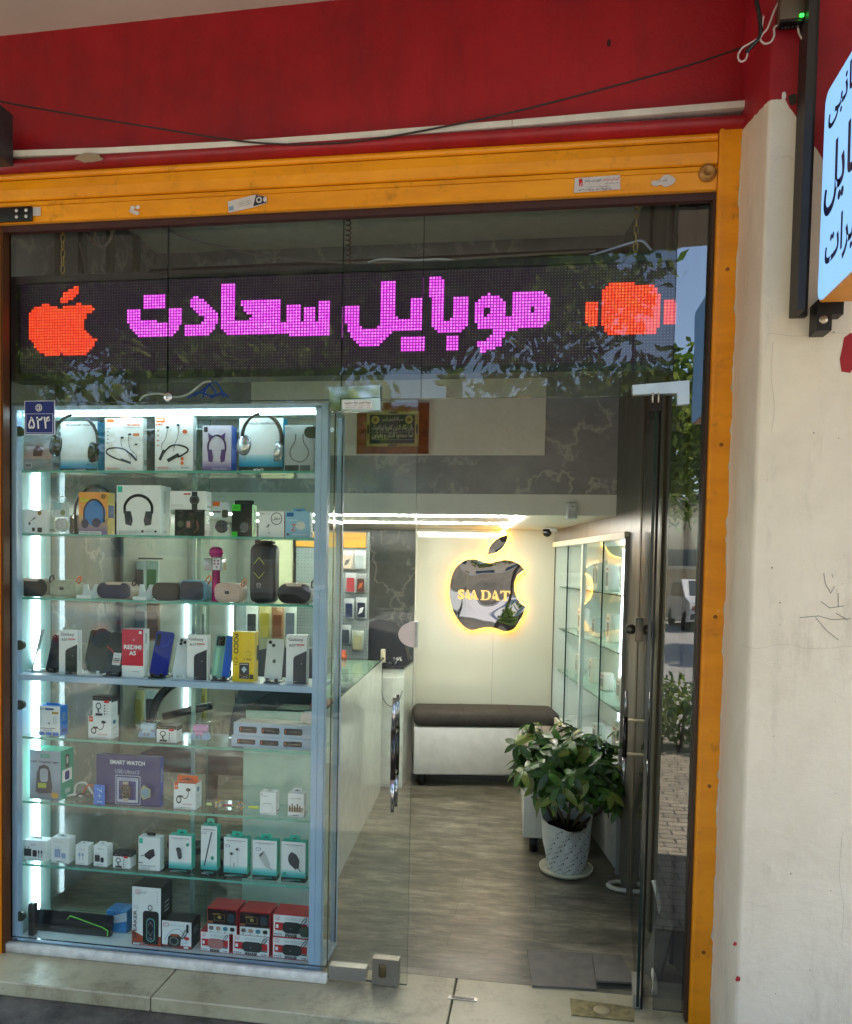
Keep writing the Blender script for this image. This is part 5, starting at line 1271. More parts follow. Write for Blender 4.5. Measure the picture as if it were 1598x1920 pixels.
mb = MB(); z = SHZ[4]; mb.box(CX0 + .001, CX1 - .047, CY0 + .002, CY0 + .03, z - .022, z, ALU); mb.box(CX0 + .001, CX1 - .026, CY0 + .031, CY1 - .03, z - .014, z - .0005, P((200, 214, 222), .35)); wpart(mb, 'middle_shelf', root)
CLIP = P((44, 56, 44), .4)
for x_, y_ in ((30, 811), (32, 1208), (32, 1319), (31, 1712)):
    p = atY(x_, y_, .05); mb = MB(); mb.prism([(CX0 + .001, p.z - .018), (CX0 + .022, p.z - .018)] + [(CX0 + .022 + .018 * math.cos(R_(t_)), p.z + .018 * math.sin(R_(t_))) for t_ in range(-80, 81, 20)] + [(CX0 + .022, p.z + .018), (CX0 + .001, p.z + .018)], .0535, .0542, CLIP) if False else mb.prism([(CX0 + .017, p.z - .018), (CX0 + .026, p.z - .018)] + [(CX0 + .026 + .018 * math.cos(R_(t_)), p.z + .018 * math.sin(R_(t_))) for t_ in range(-80, 81, 20)] + [(CX0 + .026, p.z + .018), (CX0 + .017, p.z + .018)], .024, .036, CLIP)
    wpart(mb, 'hinge_plate', root)
for x_, y_ in ((580, 811), (578, 1345)):
    p = atY(x_, y_, .03); xr = CX1 - .047
    mb = MB(); mb.prism([(xr, p.z - .02), (xr - .022, p.z - .02)] + [(xr - .022 - .02 * math.cos(R_(t_)), p.z + .02 * math.sin(R_(t_))) for t_ in range(-80, 81, 20)] + [(xr - .022, p.z + .02), (xr, p.z + .02)], .024, .036, CLIP if y_ < 1000 else CHROME); wpart(mb, 'hinge_plate', root)
mb = MB(); a, b = atY(0, 1767, -.03), atY(612, 1838, -.03); mb.rbox(-1.985, b.x, -.034, -.0085, .002, .036, .003, P((206, 204, 194), .6, var=.25, scale=26), 1); single(mb, 'white_plinth', 'white painted strip along the foot of the showcase window', 'plinth')

# ---------------------------------------------------------------- goods
FRONT = {1: .085, 2: .085, 3: .085, 4: .075, 5: .085, 6: .085, 7: .085, 8: .075}
def place(k, x0, x1, ytop, Y=None, base=None):
    Y = FRONT[k] if Y is None else Y
    zb = SHZ[k] if base is None else base
    ym = ytop + 30
    a, b = atY(x0, ym, Y), atY(x1, ym, Y)
    zt = atY((x0 + x1) / 2, ytop, Y).z
    return (a.x + b.x) / 2, b.x - a.x, zt - zb, Y, zb
TXTC = P((40, 42, 46), .5); GRY = P((128, 132, 134), .5); LG = P((178, 182, 182), .4)
TEAL = P((30, 176, 150), .35); TEALD = P((26, 38, 40), .35); ORG = P((222, 92, 28), .4); REDC = P((196, 34, 44), .35)
WHITEP = P((230, 232, 230), .3); BLU = P((22, 112, 196), .35); NAVYP = P((22, 34, 120), .3)
def box(k, x0, x1, yt, d, label, face=CARD, side=None, top=None, tab=None, tabw=.4, tabh=.09, name='carton', cat='box', Y=None, base=None, g=(), rz=0.0, gs=(), gt=(), group=None, hang=None):
    """boxed goods: front graphics g, right side graphics gs, hang tab on top"""
    cx, W, H, Yf, zb = place(k, x0, x1, yt, Y, base)
    root = thing(name, label, cat, (cx, Yf, zb + .0004), R_(rz), group)
    mb = MB(); h = W / 2
    sd = side or face; tp = top or face
    vs = [(-h, 0, 0), (h, 0, 0), (h, d, 0), (-h, d, 0), (-h, 0, H), (h, 0, H), (h, d, H), (-h, d, H)]
    mb.add(vs, [(0, 1, 5, 4), (0, 3, 2, 1)], face); mb.add(vs, [(1, 2, 6, 5), (2, 3, 7, 6), (3, 0, 4, 7)], sd); mb.add(vs, [(4, 5, 6, 7)], tp)
    draw(mb, g, -h, W, H, 0)
    if face is CARD and W > .05:
        q = -h + W * .06
        for k_ in range(3): mb.flat([(q, H * (.022 + .012 * k_)), (q + W * (.3 + .1 * ((k_ * 7 + int(x0)) % 3)), H * (.022 + .012 * k_)), (q + W * (.3 + .1 * ((k_ * 7 + int(x0)) % 3)), H * (.028 + .012 * k_)), (q, H * (.028 + .012 * k_))], -.0024, LG)
    if not gs and d >= .03:
        gs = [('r', .2, .5 + .05 * k_, .8 - .1 * (k_ % 3), .515 + .05 * k_, LG) for k_ in range(6)] + [('r', .2 + .06 * k_, .12, .23 + .06 * k_ + .01 * (k_ % 2), .22, TXTC) for k_ in range(9)]
    if gs:
        mb.M = Matrix(((0, -1, 0, h), (1, 0, 0, 0), (0, 0, 1, 0), (0, 0, 0, 1))); draw(mb, gs, 0, d, H, 0); mb.M = I4
    if gt:
        mb.M = Matrix(((1, 0, 0, 0), (0, 0, -1, 0), (0, 1, 0, H), (0, 0, 0, 1))); draw(mb, gt, -h, W, d, 0); mb.M = I4
    mb.build('printed_carton', root)
    if tab is not None:
        tw = W * tabw; th = tabh * H; mb = MB(); y0 = d * .45
        out = rrect(-tw / 2, tw / 2, H + .0006, H + th, th * .25, 3)
        hole = [(-tw * .26, H + th * .42), (-tw * .1, H + th * .42), (-tw * .06, H + th * .62), (tw * .06, H + th * .62), (tw * .1, H + th * .42), (tw * .26, H + th * .42), (tw * .26, H + th * .26), (-tw * .26, H + th * .26)]
        mb.prism(out, y0, y0 + .0012, tab); mb.flat(hole, y0 - .0004, P((60, 66, 66), .6)); mb.build('hang_tab', root)
    return root
def draw(mb, g, x0, W, H, y0):
    y = y0 - .0004
    U = lambda u: x0 + W * u; V = lambda v: H * v
    for e in g:
        t = e[0]
        if t == 'r': mb.flat([(U(e[1]), V(e[2])), (U(e[3]), V(e[2])), (U(e[3]), V(e[4])), (U(e[1]), V(e[4]))], y, e[5])
        elif t == 'rr': mb.flat(rrect(U(e[1]), U(e[3]), V(e[2]), V(e[4]), e[6] * min(W, H), 4), y, e[5])
        elif t == 'p': mb.flat([(U(a), V(b)) for a, b in e[1]], y, e[2])
        elif t == 't':
            kw = e[6] if len(e) > 6 else {}
            kw = dict(kw)
            if 'w' in kw: kw['w'] = kw['w'] * (H if kw.get('rot') else W)
            mb.text(e[1], U(e[2]), V(e[3]), e[4] * (W if kw.get('rot') else H), e[5], y, **kw)
        elif t == 'e': mb.disc(U(e[1]), V(e[2]), e[3] * W, e[4] * H, y, e[5], 22)
        elif t == 'o':                                      # ring
            n = 28; w_ = e[6] if len(e) > 6 else .22
            for k in range(n):
                a0, a1 = 6.2832 * k / n, 6.2832 * (k + 1) / n; q = 1 - w_
                mb.flat([(U(e[1] + e[3] * math.cos(a0)), V(e[2] + e[4] * math.sin(a0))), (U(e[1] + e[3] * math.cos(a1)), V(e[2] + e[4] * math.sin(a1))), (U(e[1] + e[3] * q * math.cos(a1)), V(e[2] + e[4] * q * math.sin(a1))), (U(e[1] + e[3] * q * math.cos(a0)), V(e[2] + e[4] * q * math.sin(a0)))], y, e[5])
        elif t == 'l': mb.line([(U(a), V(b)) for a, b in e[1]], e[2] * W, y, e[3])
        elif t == 'c': mb.line([(U(q.x), V(q.y)) for q in smooth_open([(a, b, 0) for a, b in e[1]], 5)], e[2] * W, y, e[3])
        elif t == 'g':                                      # printed colour fade, bottom colour -> top colour
            n = 8
            for k in range(n):
                f_ = (k + .5) / n; c = tuple(e[5][i] * (1 - f_) + e[6][i] * f_ for i in range(3))
                v0 = e[2] + (e[4] - e[2]) * k / n; v1 = e[2] + (e[4] - e[2]) * (k + 1) / n
                mb.flat([(U(e[1]), V(v0)), (U(e[3]), V(v0)), (U(e[3]), V(v1)), (U(e[1]), V(v1))], y, P(tuple(int(q) for q in c), .35))
        y -= .00035
def lines(x0, x1, vs, m, h=.012): return [('r', x0, v, x1 - (.12 * (i % 2)) * (x1 - x0), v + h, m) for i, v in enumerate(vs)]
def headset_print(cx, cz, r, m, cat=False):
    o = [('c', [(cx - r, cz), (cx - r * .98, cz + r * .5), (cx - r * .6, cz + r * .95), (cx, cz + r * 1.12), (cx + r * .6, cz + r * .95), (cx + r * .98, cz + r * .5), (cx + r, cz)], r * .2, m)]
    o += [('p', [(cx - r * 1.05, cz + r * .1), (cx - r * .55, cz + r * .1), (cx - r * .4, cz - r * .5), (cx - r * .5, cz - r * .85), (cx - r * .95, cz - r * .75)], m), ('p', [(cx + r * 1.05, cz + r * .1), (cx + r * .55, cz + r * .1), (cx + r * .4, cz - r * .5), (cx + r * .5, cz - r * .85), (cx + r * .95, cz - r * .75)], m)]
    if cat: o += [('p', [(cx - r * .9, cz + r * .7), (cx - r * 1.0, cz + r * 1.3), (cx - r * .4, cz + r * 1.05)], m), ('p', [(cx + r * .9, cz + r * .7), (cx + r * 1.0, cz + r * 1.3), (cx + r * .4, cz + r * 1.05)], m)]
    return o

# shelf 1 -----------------------------------------------------------------
box(1, 43, 97, 806, .06, 'grey and pink carton under the blue house number plate', P((150, 156, 158), .35), side=P((120, 130, 130), .4), g=[('g', .02, .3, .98, .72, (176, 138, 132), (150, 152, 154)), ('p', [(.36, .36), (.66, .36), (.70, .5), (.55, .62), (.38, .55)], P((96, 56, 58), .4)), ('r', .02, 0, .98, .3, P((128, 134, 134), .4)), ('r', .08, .08, .32, .2, P((176, 178, 178), .4)), ('r', .1, .1, .3, .18, P((90, 94, 94), .4))])
hs = box(1, 114, 183, 790, .075, 'white and blue headset carton partly hidden by a black headset', CARD, Y=.135, side=P((14, 140, 196), .3), gs=[('l', [(.8, .15), (.8, .8)], .04, WHITEP)], g=[('t', 'Bluetooth Headset', .55, .93, .035, TXTC, {'w': .8, 'bold': .02}), ('g', 0, .08, 1, .26, (10, 120, 170), (210, 222, 224)), ('r', 0, 0, 1, .08, P((40, 50, 54), .35)), ('t', 'BÜKÜ', .55, .045, .05, WHITEP, {'w': .26, 'bold': .03}), ('t', 'BLÜE', .84, .17, .05, P((14, 60, 84), .4), {'w': .22})])
def neck(m, tag_): return [('c', tag_, .035, m)]
NK = P((40, 44, 50), .35); NKS = P((206, 208, 204), .3)
box(1, 197, 268, 784, .03, 'white neckband earphone carton with orange hang loop', CARD, side=NKS, tab=ORG, tabw=.27, tabh=.1, g=[
    ('r', .05, .92, .24, .985, ORG), ('t', 'NECKBAND', .76, .87, .04, ORG, {'w': .36, 'bold': .03}), ('t', 'N01', .1, .81, .03, ORG, {'w': .1}), ('l', [(.5, .82), (.95, .82)], .01, GRY),
    ('c', [(.68, .16), (.3, .24), (.06, .34), (.1, .42), (.34, .44), (.55, .40), (.72, .3), (.84, .22)], .038, NK), ('l', [(.44, .22), (.68, .16)], .06, P((50, 58, 76), .3)), ('l', [(.7, .32), (.84, .21)], .06, P((50, 58, 76), .3)),
    ('c', [(.44, .64), (.44, .52), (.5, .42), (.62, .34), (.7, .22)], .012, NK), ('c', [(.64, .68), (.64, .56), (.68, .42), (.82, .32), (.86, .25)], .012, NK), ('e', .47, .63, .045, .02, NK), ('e', .67, .69, .045, .02, NK),
    ('r', .76, .66, .92, .71, P((206, 120, 60), .4)), ('e', .84, .5, .04, .016, TXTC), ('t', 'IN-EAR DESIGN', .22, .055, .025, ORG, {'w': .36, 'bold': .02}), ('t', 'Bluetooth', .72, .05, .022, ORG, {'w': .2})] + [('e', .1, .74 - q * .07, .025, .012, GRY) for q in range(4)])
box(1, 291, 362, 781, .03, 'white neckband earphone carton without hang loop', CARD, side=NKS, g=[
    ('r', .03, .89, .26, .985, ORG), ('t', 'LITO', .14, .94, .03, WHITEP, {'w': .16, 'bold': .03}), ('rr', .03, .84, .2, .875, ORG, .1), ('c', [(.16, .22), (.24, .34), (.42, .46), (.62, .48), (.82, .44), (.88, .38), (.78, .32), (.62, .26)], .042, NK), ('l', [(.14, .22), (.24, .38)], .075, NK), ('l', [(.36, .2), (.62, .3)], .09, NK),
    ('c', [(.34, .8), (.3, .62), (.2, .5), (.18, .4)], .012, NK), ('c', [(.64, .84), (.62, .66), (.54, .5), (.5, .36)], .012, NK), ('e', .34, .8, .045, .022, NK), ('e', .62, .84, .045, .022, NK), ('e', .8, .72, .065, .038, P((206, 96, 60), .4)), ('r', .7, .2, .77, .26, ORG), ('r', .7, .12, .77, .18, ORG),
    ('t', 'Neckband', .22, .07, .03, ORG, {'w': .3, 'bold': .02}), ('t', 'Bluetooth', .82, .07, .03, TXTC, {'w': .2})] + [('e', .1, .74 - q * .09, .03, .014, P((206, 150, 120), .4)) for q in range(4)])
PUR = P((84, 56, 112), .35)
box(1, 380, 434, 798, .05, 'lilac carton printed with purple cat ear headphones', P((196, 190, 206), .35), side=P((44, 78, 160), .35), gs=[('r', .1, .2, .9, .5, P((90, 110, 190), .4))], g=[('g', 0, 0, 1, .26, (104, 78, 140), (196, 190, 206)), ('r', .05, .86, .18, .97, TXTC)] + headset_print(.5, .45, .3, PUR, True) + [('t', 'Wireless Headset', .6, .06, .03, WHITEP, {'w': .5})])
box(1, 449, 531, 784, .05, 'white carton with blue base behind the silver headset', CARD, Y=.135, side=P((20, 168, 210), .3), g=[('t', 'WIRELESS HEADPHONES', .52, .9, .04, TXTC, {'w': .7, 'bold': .015}), ('g', 0, .12, 1, .34, (10, 130, 170), (208, 222, 224)), ('r', 0, 0, 1, .12, P((40, 52, 54), .35)), ('t', 'BÜKÜ', .45, .06, .06, WHITEP, {'w': .22, 'bold': .04})] + [('o', .13, .6 - .08 * q, .035, .028, GRY) for q in range(5)])
box(1, 534, 588, 797, .03, 'pale grey carton printed with a slim neckband', P((156, 164, 162), .35), side=WHITEP, g=[('t', 'LITO', .12, .93, .04, TXTC, {'w': .18}), ('c', [(.38, .8), (.36, .64), (.2, .46), (.24, .3), (.45, .22), (.62, .22), (.8, .32), (.82, .46), (.66, .64), (.64, .8)], .03, P((70, 80, 80), .4)), ('r', .02, .02, .5, .14, P((44, 54, 54), .4)), ('r', .55, .02, .9, .14, P((90, 100, 98), .4))])
def headset3d(label, cx_px, cy_px, s, Y, band, cup, zb=None):
    c = atY(cx_px, cy_px, Y); root = thing('headset', label, 'headset', (c.x, Y, c.z - .05 * s))
    mb = MB(); M0 = Matrix.Translation((0, 0, .05 * s)) @ Matrix.Rotation(R_(34), 4, 'Z') @ Matrix.Rotation(R_(6), 4, 'Y'); mb.M = M0
    N = 18; rings = []
    pts = [(.075 * s * math.cos(R_(a)), 0, .03 * s + .095 * s * math.sin(R_(a))) for a in range(-8, 189, 10)]
    vs = []; fs = []
    for (x, y_, z) in pts:
        nx, nz = x / (.075 * s), (z - .03 * s) / (.095 * s)
        for dy, dr in ((-.013, 0), (.013, 0), (.013, .010), (-.013, .010)): vs.append((x + nx * dr * s, dy * s, z + nz * dr * s))
    for i in range(len(pts) - 1):
        for k in range(4): fs.append((i * 4 + k, i * 4 + (k + 1) % 4, (i + 1) * 4 + (k + 1) % 4, (i + 1) * 4 + k))
    mb.add(vs, fs, band, True); mb.build('headband', root)
    for sg in (-1, 1):
        mb = MB(M0 @ Matrix.Translation((sg * .072 * s, 0, -.01 * s)) @ Matrix.Rotation(R_(90 * sg), 4, 'Y') @ Matrix.Rotation(R_(16), 4, 'X'))
        mb.lathe([(.030 * s, -.016 * s), (.040 * s, -.014 * s), (.042 * s, -.004 * s), (.038 * s, .006 * s), (.032 * s, .014 * s), (.018 * s, .017 * s), (0, .018 * s)], cup, 22); mb.build('ear_cup', root)
    return root
headset3d('black over ear headset hung in front of a headset carton', 141, 838, .93, .072, P((28, 30, 30), .3), P((24, 26, 26), .22))
h2 = headset3d('silver and brown headset hung in front of the blue based carton', 490, 836, .90, .072, P((56, 40, 32), .35), P((196, 200, 202), .18, .75))

# shelf 2 -----------------------------------------------------------------
BLKC = P((26, 28, 28), .3)
box(2, 38, 90, 956, .045, 'small white earbud carton with a round gold seal', CARD, g=[('e', .7, .86, .07, .085, P((150, 120, 50), .3, .5)), ('e', .48, .62, .03, .05, GRY), ('e', .54, .66, .03, .05, GRY), ('c', [(.46, .6), (.36, .5), (.34, .42)], .02, GRY), ('r', .44, .1, .54, .25, TXTC), ('r', .64, .06, .8, .26, TXTC), ('e', .35, .42, .035, .06, TXTC)])
def clearpack(k, x0, x1, yt, label, g, item, loop=True):
    cx, W, H, Yf, zb = place(k, x0, x1, yt)
    root = thing('clear_case', label, 'clear case', (cx, Yf, zb + .0004)); d = .03
    mb = MB(); mb.rbox(-W / 2, W / 2, 0, d, 0, H, .006, G_CLEAR, 2); mb.build('clear_shell', root)
    mb = MB(); mb.flat([(-W * .4, H * .5), (W * .4, H * .5), (W * .4, H * .94), (-W * .4, H * .94)], .006, P((196, 206, 206), .4)); draw(mb, g, -W / 2, W, H, .0055); mb.build('insert_card', root)
    mb = MB(Matrix.Translation((0, d * .5, H * .28)) @ Matrix.Rotation(R_(90), 4, 'X')); mb.lathe([(W * .22, -.008), (W * .3, -.006), (W * .3, .006), (W * .22, .009), (W * .1, .009), (0, .006)], item, 20); mb.build('earphone', root)
    mb = MB(); mb.tube([(W * .18 * math.cos(R_(a)), .015, H + .004 + .012 * math.sin(R_(a))) for a in range(0, 181, 20)], .0022, G_CLEAR if not loop else WHITEP, 6); mb.build('hang_loop', root)
clearpack(2, 93, 132, 938, 'clear plastic hanging case with a pale earbud beside small white carton', [('r', .15, .72, .55, .93, P((150, 190, 196), .4)), ('e', .6, .64, .12, .08, P((110, 120, 60), .4))], P((190, 190, 186), .3))
hb = atY(179, 960, .17); root = thing('headset', 'black headset with a thin band standing behind the cartoon coloured carton', 'headset', (hb.x, .17, SHZ[2]))
mb = MB(); r0 = (atY(218, 960, .17).x - atY(139, 960, .17).x) / 2; zt = atY(179, 912, .17).z - SHZ[2]
mb.tube(smooth_open([(-r0, 0, zt * .35), (-r0 * .9, 0, zt * .68), (-r0 * .5, 0, zt * .93), (0, 0, zt), (r0 * .5, 0, zt * .93), (r0 * .9, 0, zt * .68), (r0, 0, zt * .35)], 4), .006, BLACK, 8); mb.build('headband', root)
for sg in (-1, 1): mb = MB(); mb.rbox(sg * r0 - .018, sg * r0 + .018, -.02, .02, .003, zt * .42, .012, BLACK, 3); mb.build('ear_cup', root)
box(2, 148, 202, 923, .05, 'orange, blue and purple kids headphone carton with yellow side', P((226, 150, 60), .35), side=P((226, 190, 40), .35), g=[('g', 0, 0, 1, .45, (112, 96, 160), (206, 170, 90)), ('e', .56, .5, .38, .3, P((48, 120, 184), .35)), ('c', [(.2, .28), (.2, .6), (.4, .8), (.66, .8), (.86, .62), (.88, .3)], .06, P((40, 52, 84), .35)), ('e', .22, .26, .13, .11, P((50, 56, 80), .35)), ('e', .62, .28, .15, .11, P((56, 60, 84), .35)), ('t', 'New', .22, .82, .1, P((200, 214, 60), .4), {'w': .32, 'rot': 0, 'bold': .03, 'shear': .3}), ('e', .86, .9, .09, .06, P((140, 110, 20), .4)), ('r', .02, .0, .8, .075, WHITEP), ('t', 'Wireless Earphone', .4, .036, .045, P((60, 50, 110), .4), {'w': .72, 'bold': .03})], gs=[('r', .1, .4, .9, .7, P((60, 80, 150), .4))])
box(2, 219, 301, 910, .085, 'large white carton printed with black over ear headphones', CARD, side=P((214, 220, 218), .3), gs=[('r', .3, .45, .5, .9, LG), ('r', .3, .06, .6, .1, LG)], g=[('r', .02, .86, .13, .98, TEAL)] + headset_print(.5, .45, .31, P((44, 50, 58), .35)) + [('r', .06, .075, .48, .085, LG), ('e', .6, .08, .03, .025, TXTC), ('r', .66, .075, .85, .085, LG), ('e', .9, .08, .026, .022, TXTC)])
o = box(2, 328, 384, 956, .05, 'black smart watch carton under a white watch carton', BLKC, g=[('r', .0, .0, 1, 1, P((22, 24, 24), .3)), ('rr', .36, .28, .56, .62, P((70, 62, 58), .3), .08), ('rr', .40, .33, .52, .57, P((160, 120, 110), .3), .05), ('c', [(.66, .16), (.78, .3), (.74, .56)], .07, P((130, 84, 74), .4)), ('e', .2, .46, .11, .13, P((70, 80, 62), .4)), ('t', 'T800', .2, .94, .035, GRY, {'w': .18}), ('t', 'ULTRA', .8, .94, .035, GRY, {'w': .2})])
zt2 = atY(356, 956, .085).z + .001
box(2, 319, 385, 921, .055, 'white round watch carton resting on the black watch carton', CARD, base=zt2, g=[('p', [(.38, .8), (.6, .8), (.57, .88), (.4, .88)], REDC), ('r', .62, .0, .78, .98, P((36, 40, 42), .35)), ('e', .70, .52, .14, .27, P((30, 34, 36), .3)), ('o', .70, .52, .11, .21, P((120, 126, 128), .3), .12), ('r', .04, .24, .36, .26, LG), ('r', .04, .16, .42, .18, LG)])
clearpack(2, 394, 432, 938, 'clear case with black earbud ring and orange logo card', [('r', .1, .84, .45, .96, ORG), ('rr', .56, .52, .86, .74, P((52, 54, 30), .4), .08), ('r', .1, .66, .5, .7, TXTC)], P((40, 42, 44), .25), False)
GRN = P((60, 196, 50), .35)
box(2, 435, 473, 946, .045, 'black and bright green earbud carton', P((28, 30, 30), .3), side=GRN, tab=P((28, 30, 30), .3), tabw=.95, tabh=.14, gs=[('c', [(.3, .9), (.7, .7), (.3, .5), (.7, .3), (.3, .1)], .12, P((24, 60, 24), .4))], g=[('r', 0, .8, .42, 1, GRN), ('t', '800', .2, .9, .05, P((20, 80, 20), .4), {'w': .24}), ('r', 0, 0, .28, .16, GRN), ('e', .62, .3, .22, .16, P((84, 88, 92), .3)), ('t', 'T-99HIT', .55, .16, .03, LG, {'w': .3})])
PINK = P((204, 130, 120), .4)
box(2, 485, 533, 959, .045, 'white carton with hand written price and round stamp', CARD, side=PINK, g=[('t', '۲۹۰.۰۰۰', .24, .9, .08, TXTC, {'w': .42}), ('o', .7, .72, .22, .24, P((60, 64, 66), .4), .12), ('t', 'صلواتی', .7, .72, .14, TXTC, {'w': .3, 'bold': .02}), ('e', .4, .46, .03, .04, TXTC), ('e', .35, .4, .03, .04, GRY), ('l', [(.4, .42), (.4, .24)], .015, LG), ('e', .42, .16, .03, .03, GRY)])
box(2, 535, 581, 959, .04, 'light blue earphone carton at the right end of its shelf', P((140, 188, 216), .35), side=P((110, 160, 196), .35), tab=P((96, 170, 214), .35), tabw=.5, tabh=.12, g=[('r', .05, .8, .34, .95, P((20, 90, 150), .4)), ('e', .62, .46, .2, .16, P((210, 214, 208), .35)), ('t', 'Z', .34, .38, .28, PINK, {'w': .2, 'bold': .02}), ('t', 'POWER', .3, .66, .06, WHITEP, {'w': .44}), ('r', .08, .08, .16, .16, TXTC), ('r', .3, .1, .9, .13, WHITEP)])

# shelf 3: bluetooth speakers ----------------------------------------------
def speaker(x0, x1, yt, d, body, grille, label, r=.5, badge=None, saddle=None, strap=None, frame=.08, Y=None):
    cx, W, H, Yf, zb = place(3, x0, x1, yt, Y); root = thing('bluetooth_speaker', label, 'speaker', (cx, Yf, zb + .0005), R_(-3))
    rr = min(W, H) * r * .98
    mb = MB(); mb.prism(rrect(-W / 2, W / 2, 0, H, rr, 8), 0.004, d, body, smooth=True); 
    mb.prism(rrect(-W / 2 + .003, W / 2 - .003, .003, H - .003, rr * .95, 8), .0, .0038, body); mb.build('body', root)
    f = frame * H; mb = MB(); mb.prism(rrect(-W / 2 + f, W / 2 - f, f, H - f, max(.004, rr - f), 8), -.0035, -.0002, grille, smooth=True); mb.build('grille', root)
    if saddle: mb = MB(); mb.prism([(-W * .26, H * .985), (-W * .2, H * .86), (W * .2, H * .86), (W * .26, H * .985), (W * .26, H * 1.01), (-W * .26, H * 1.01)], -.0045, d * .8, saddle); mb.build('top_panel', root)
    if badge:
        mb = MB(); bw = W * .07; mb.box(-bw, bw, -.0055, -.0037, H * .44, H * .44 + bw * 1.5, P((20, 22, 24), .4)); mb.text('T', 0, H * .44 + bw * .75, bw * .9, LG, -.006); mb.build('badge', root)
    if strap: mb = MB(); x = W / 2 - .008; mb.tube(smooth_open([(x, d * .4, H * .8), (x + .004, d * .3, H * 1.08), (x + .018, d * .3, H * 1.22), (x + .02, d * .3, H * 1.0), (x + .004, d * .4, H * .8)], 4), .0028, strap, 6); mb.build('carry_strap', root)
BEI = P((196, 176, 156), .4); NAV = P((20, 30, 62), .12, coat=.6)
speaker(29, 91, 1085, .06, P((150, 138, 120), .4), P((34, 32, 32), .45, var=.3, scale=90), 'black capsule speaker with beige top at the left end', .5, saddle=BEI, strap=BLACK, frame=.03)
speaker(92, 142, 1088, .06, P((176, 176, 150), .45), P((168, 172, 152), .6, var=.2, scale=120), 'beige rounded speaker with an orange strap and black badge', .34, badge=1, strap=ORG)
speaker(181, 247, 1092, .06, BEI, NAV, 'glossy navy capsule speaker in a beige body', .5, saddle=BEI, strap=BLACK, frame=.03)
speaker(284, 337, 1093, .06, P((24, 26, 30), .25), BLACKG, 'glossy black boxy speaker between a white stand and the teal speaker', .42, frame=.05)
speaker(336, 385, 1088, .07, P((96, 160, 178), .4), P((34, 40, 56), .2, var=.3, scale=60), 'teal framed speaker with orange cord loops', .26, strap=P((206, 110, 60), .4), frame=.07)
speaker(401, 452, 1094, .06, P((206, 178, 160), .4), P((196, 170, 158), .5, var=.15, scale=120), 'dusty pink rounded speaker with a black badge and orange strap', .34, badge=1, strap=P((206, 110, 60), .4), frame=.05)
speaker(519, 584, 1094, .06, P((176, 168, 150), .4), BLACKG, 'glossy black capsule speaker at the right end of its shelf', .5, saddle=BEI, strap=BLACK, frame=.03)
cx, W, H, Yf, zb = place(3, 466, 514, 1020); root = thing('bluetooth_speaker', 'tall black party speaker with a yellow diamond outline', 'speaker', (cx, Yf, zb + .0005))
mb = MB(); mb.rbox(-W / 2, W / 2, 0, .08, 0, H, .024, P((34, 36, 40), .4, var=.2, scale=100), 4); mb.build('body', root)
YEL = P((170, 190, 60), .4)
mb = MB(); draw(mb, [('l', [(.22, .66), (.42, .77), (.62, .66)], .02, YEL), ('l', [(.22, .52), (.42, .42), (.62, .52)], .02, YEL), ('o', .42, .31, .09, .03, LG, .2), ('t', 'Y', .42, .31, .025, LG), ('t', 'TRUST', .42, .26, .012, LG, {'w': .2})], -W / 2, W, H, -.0004); mb.build('front_print', root)
mb = MB(); mb.rbox(-W * .36, W * .36, .02, .06, H + .0005, H + .012, .005, BLACK); mb.build('top_handle', root)
def phonestand(k, x0, x1, yt, label, m):
    cx, W, H, Yf, zb = place(k, x0, x1, yt); root = thing('phone_stand', label, 'phone stand', (cx, Yf, zb + .0005))
    mb = MB(); h = W / 2; mb.M = Matrix.Rotation(R_(-14), 4, 'X')
    mb.prism([(-h, .006), (h, .006), (h, H * .98), (h * .45, H * .98), (h * .15, H * .55), (-h * .15, H * .55), (-h * .45, H * .98), (-h, H * .98)], .006, .010, m); mb.build('back_rest', root)
    mb = MB(); mb.rbox(-h, h, -.03, .06, 0, .006, .002, m); mb.rbox(-h, h, -.032, -.028, .0, .014, .0015, m); mb.build('foot', root)
STW = P((206, 214, 214), .2)
phonestand(3, 152, 180, 1094, 'white acrylic phone stand left of the navy speaker', STW)
phonestand(3, 257, 282, 1094, 'white acrylic phone stand right of the navy speaker', STW)
# karaoke microphone
c0 = atY(401, 1100, .10); root = thing('karaoke_microphone', 'magenta karaoke microphone with a silver control box', 'microphone', (c0.x, .12, SHZ[3] + .0005)); MAGM = P((186, 20, 120), .22, .6)
zt = atY(401, 1025, .10).z - SHZ[3]
mb = MB(); mb.lathe([(.017, 0), (.016, .01), (.0145, zt * .62), (.02, zt * .63), (.02, zt * .66)], MAGM, 20); mb.build('handle', root)
mb = MB(); mb.lathe([(.018, zt * .80), (.022, zt * .82), (.026, zt * .87), (.0265, zt * .92), (.022, zt * .97), (.012, zt * .995), (0, zt)], P((170, 20, 104), .5, .5, .4, 220), 22); mb.lathe([(.0268, zt * .865), (.0275, zt * .875), (.0268, zt * .885)], MAGM, 22); mb.build('head', root)
mb = MB(); mb.rbox(-.038, .030, -.03, .03, zt * .565, zt * .79, .005, P((168, 168, 172), .25, .7)); mb.build('control_box', root)
mb = MB(); fx = .002
mb.flat([(.0, zt * .58), (.029, zt * .58), (.029, zt * .775), (.0, zt * .775)], -.0306, P((206, 200, 204), .3))
for u in (.007, .021):
    for v in (.745, .69): mb.disc(u, zt * v, .004, .004, -.031, P((110, 50, 80), .4), 10)
mb.flat([(.012, zt * .645), (.019, zt * .645), (.015, zt * .6)], -.031, P((40, 30, 40), .4)); mb.build('buttons', root)

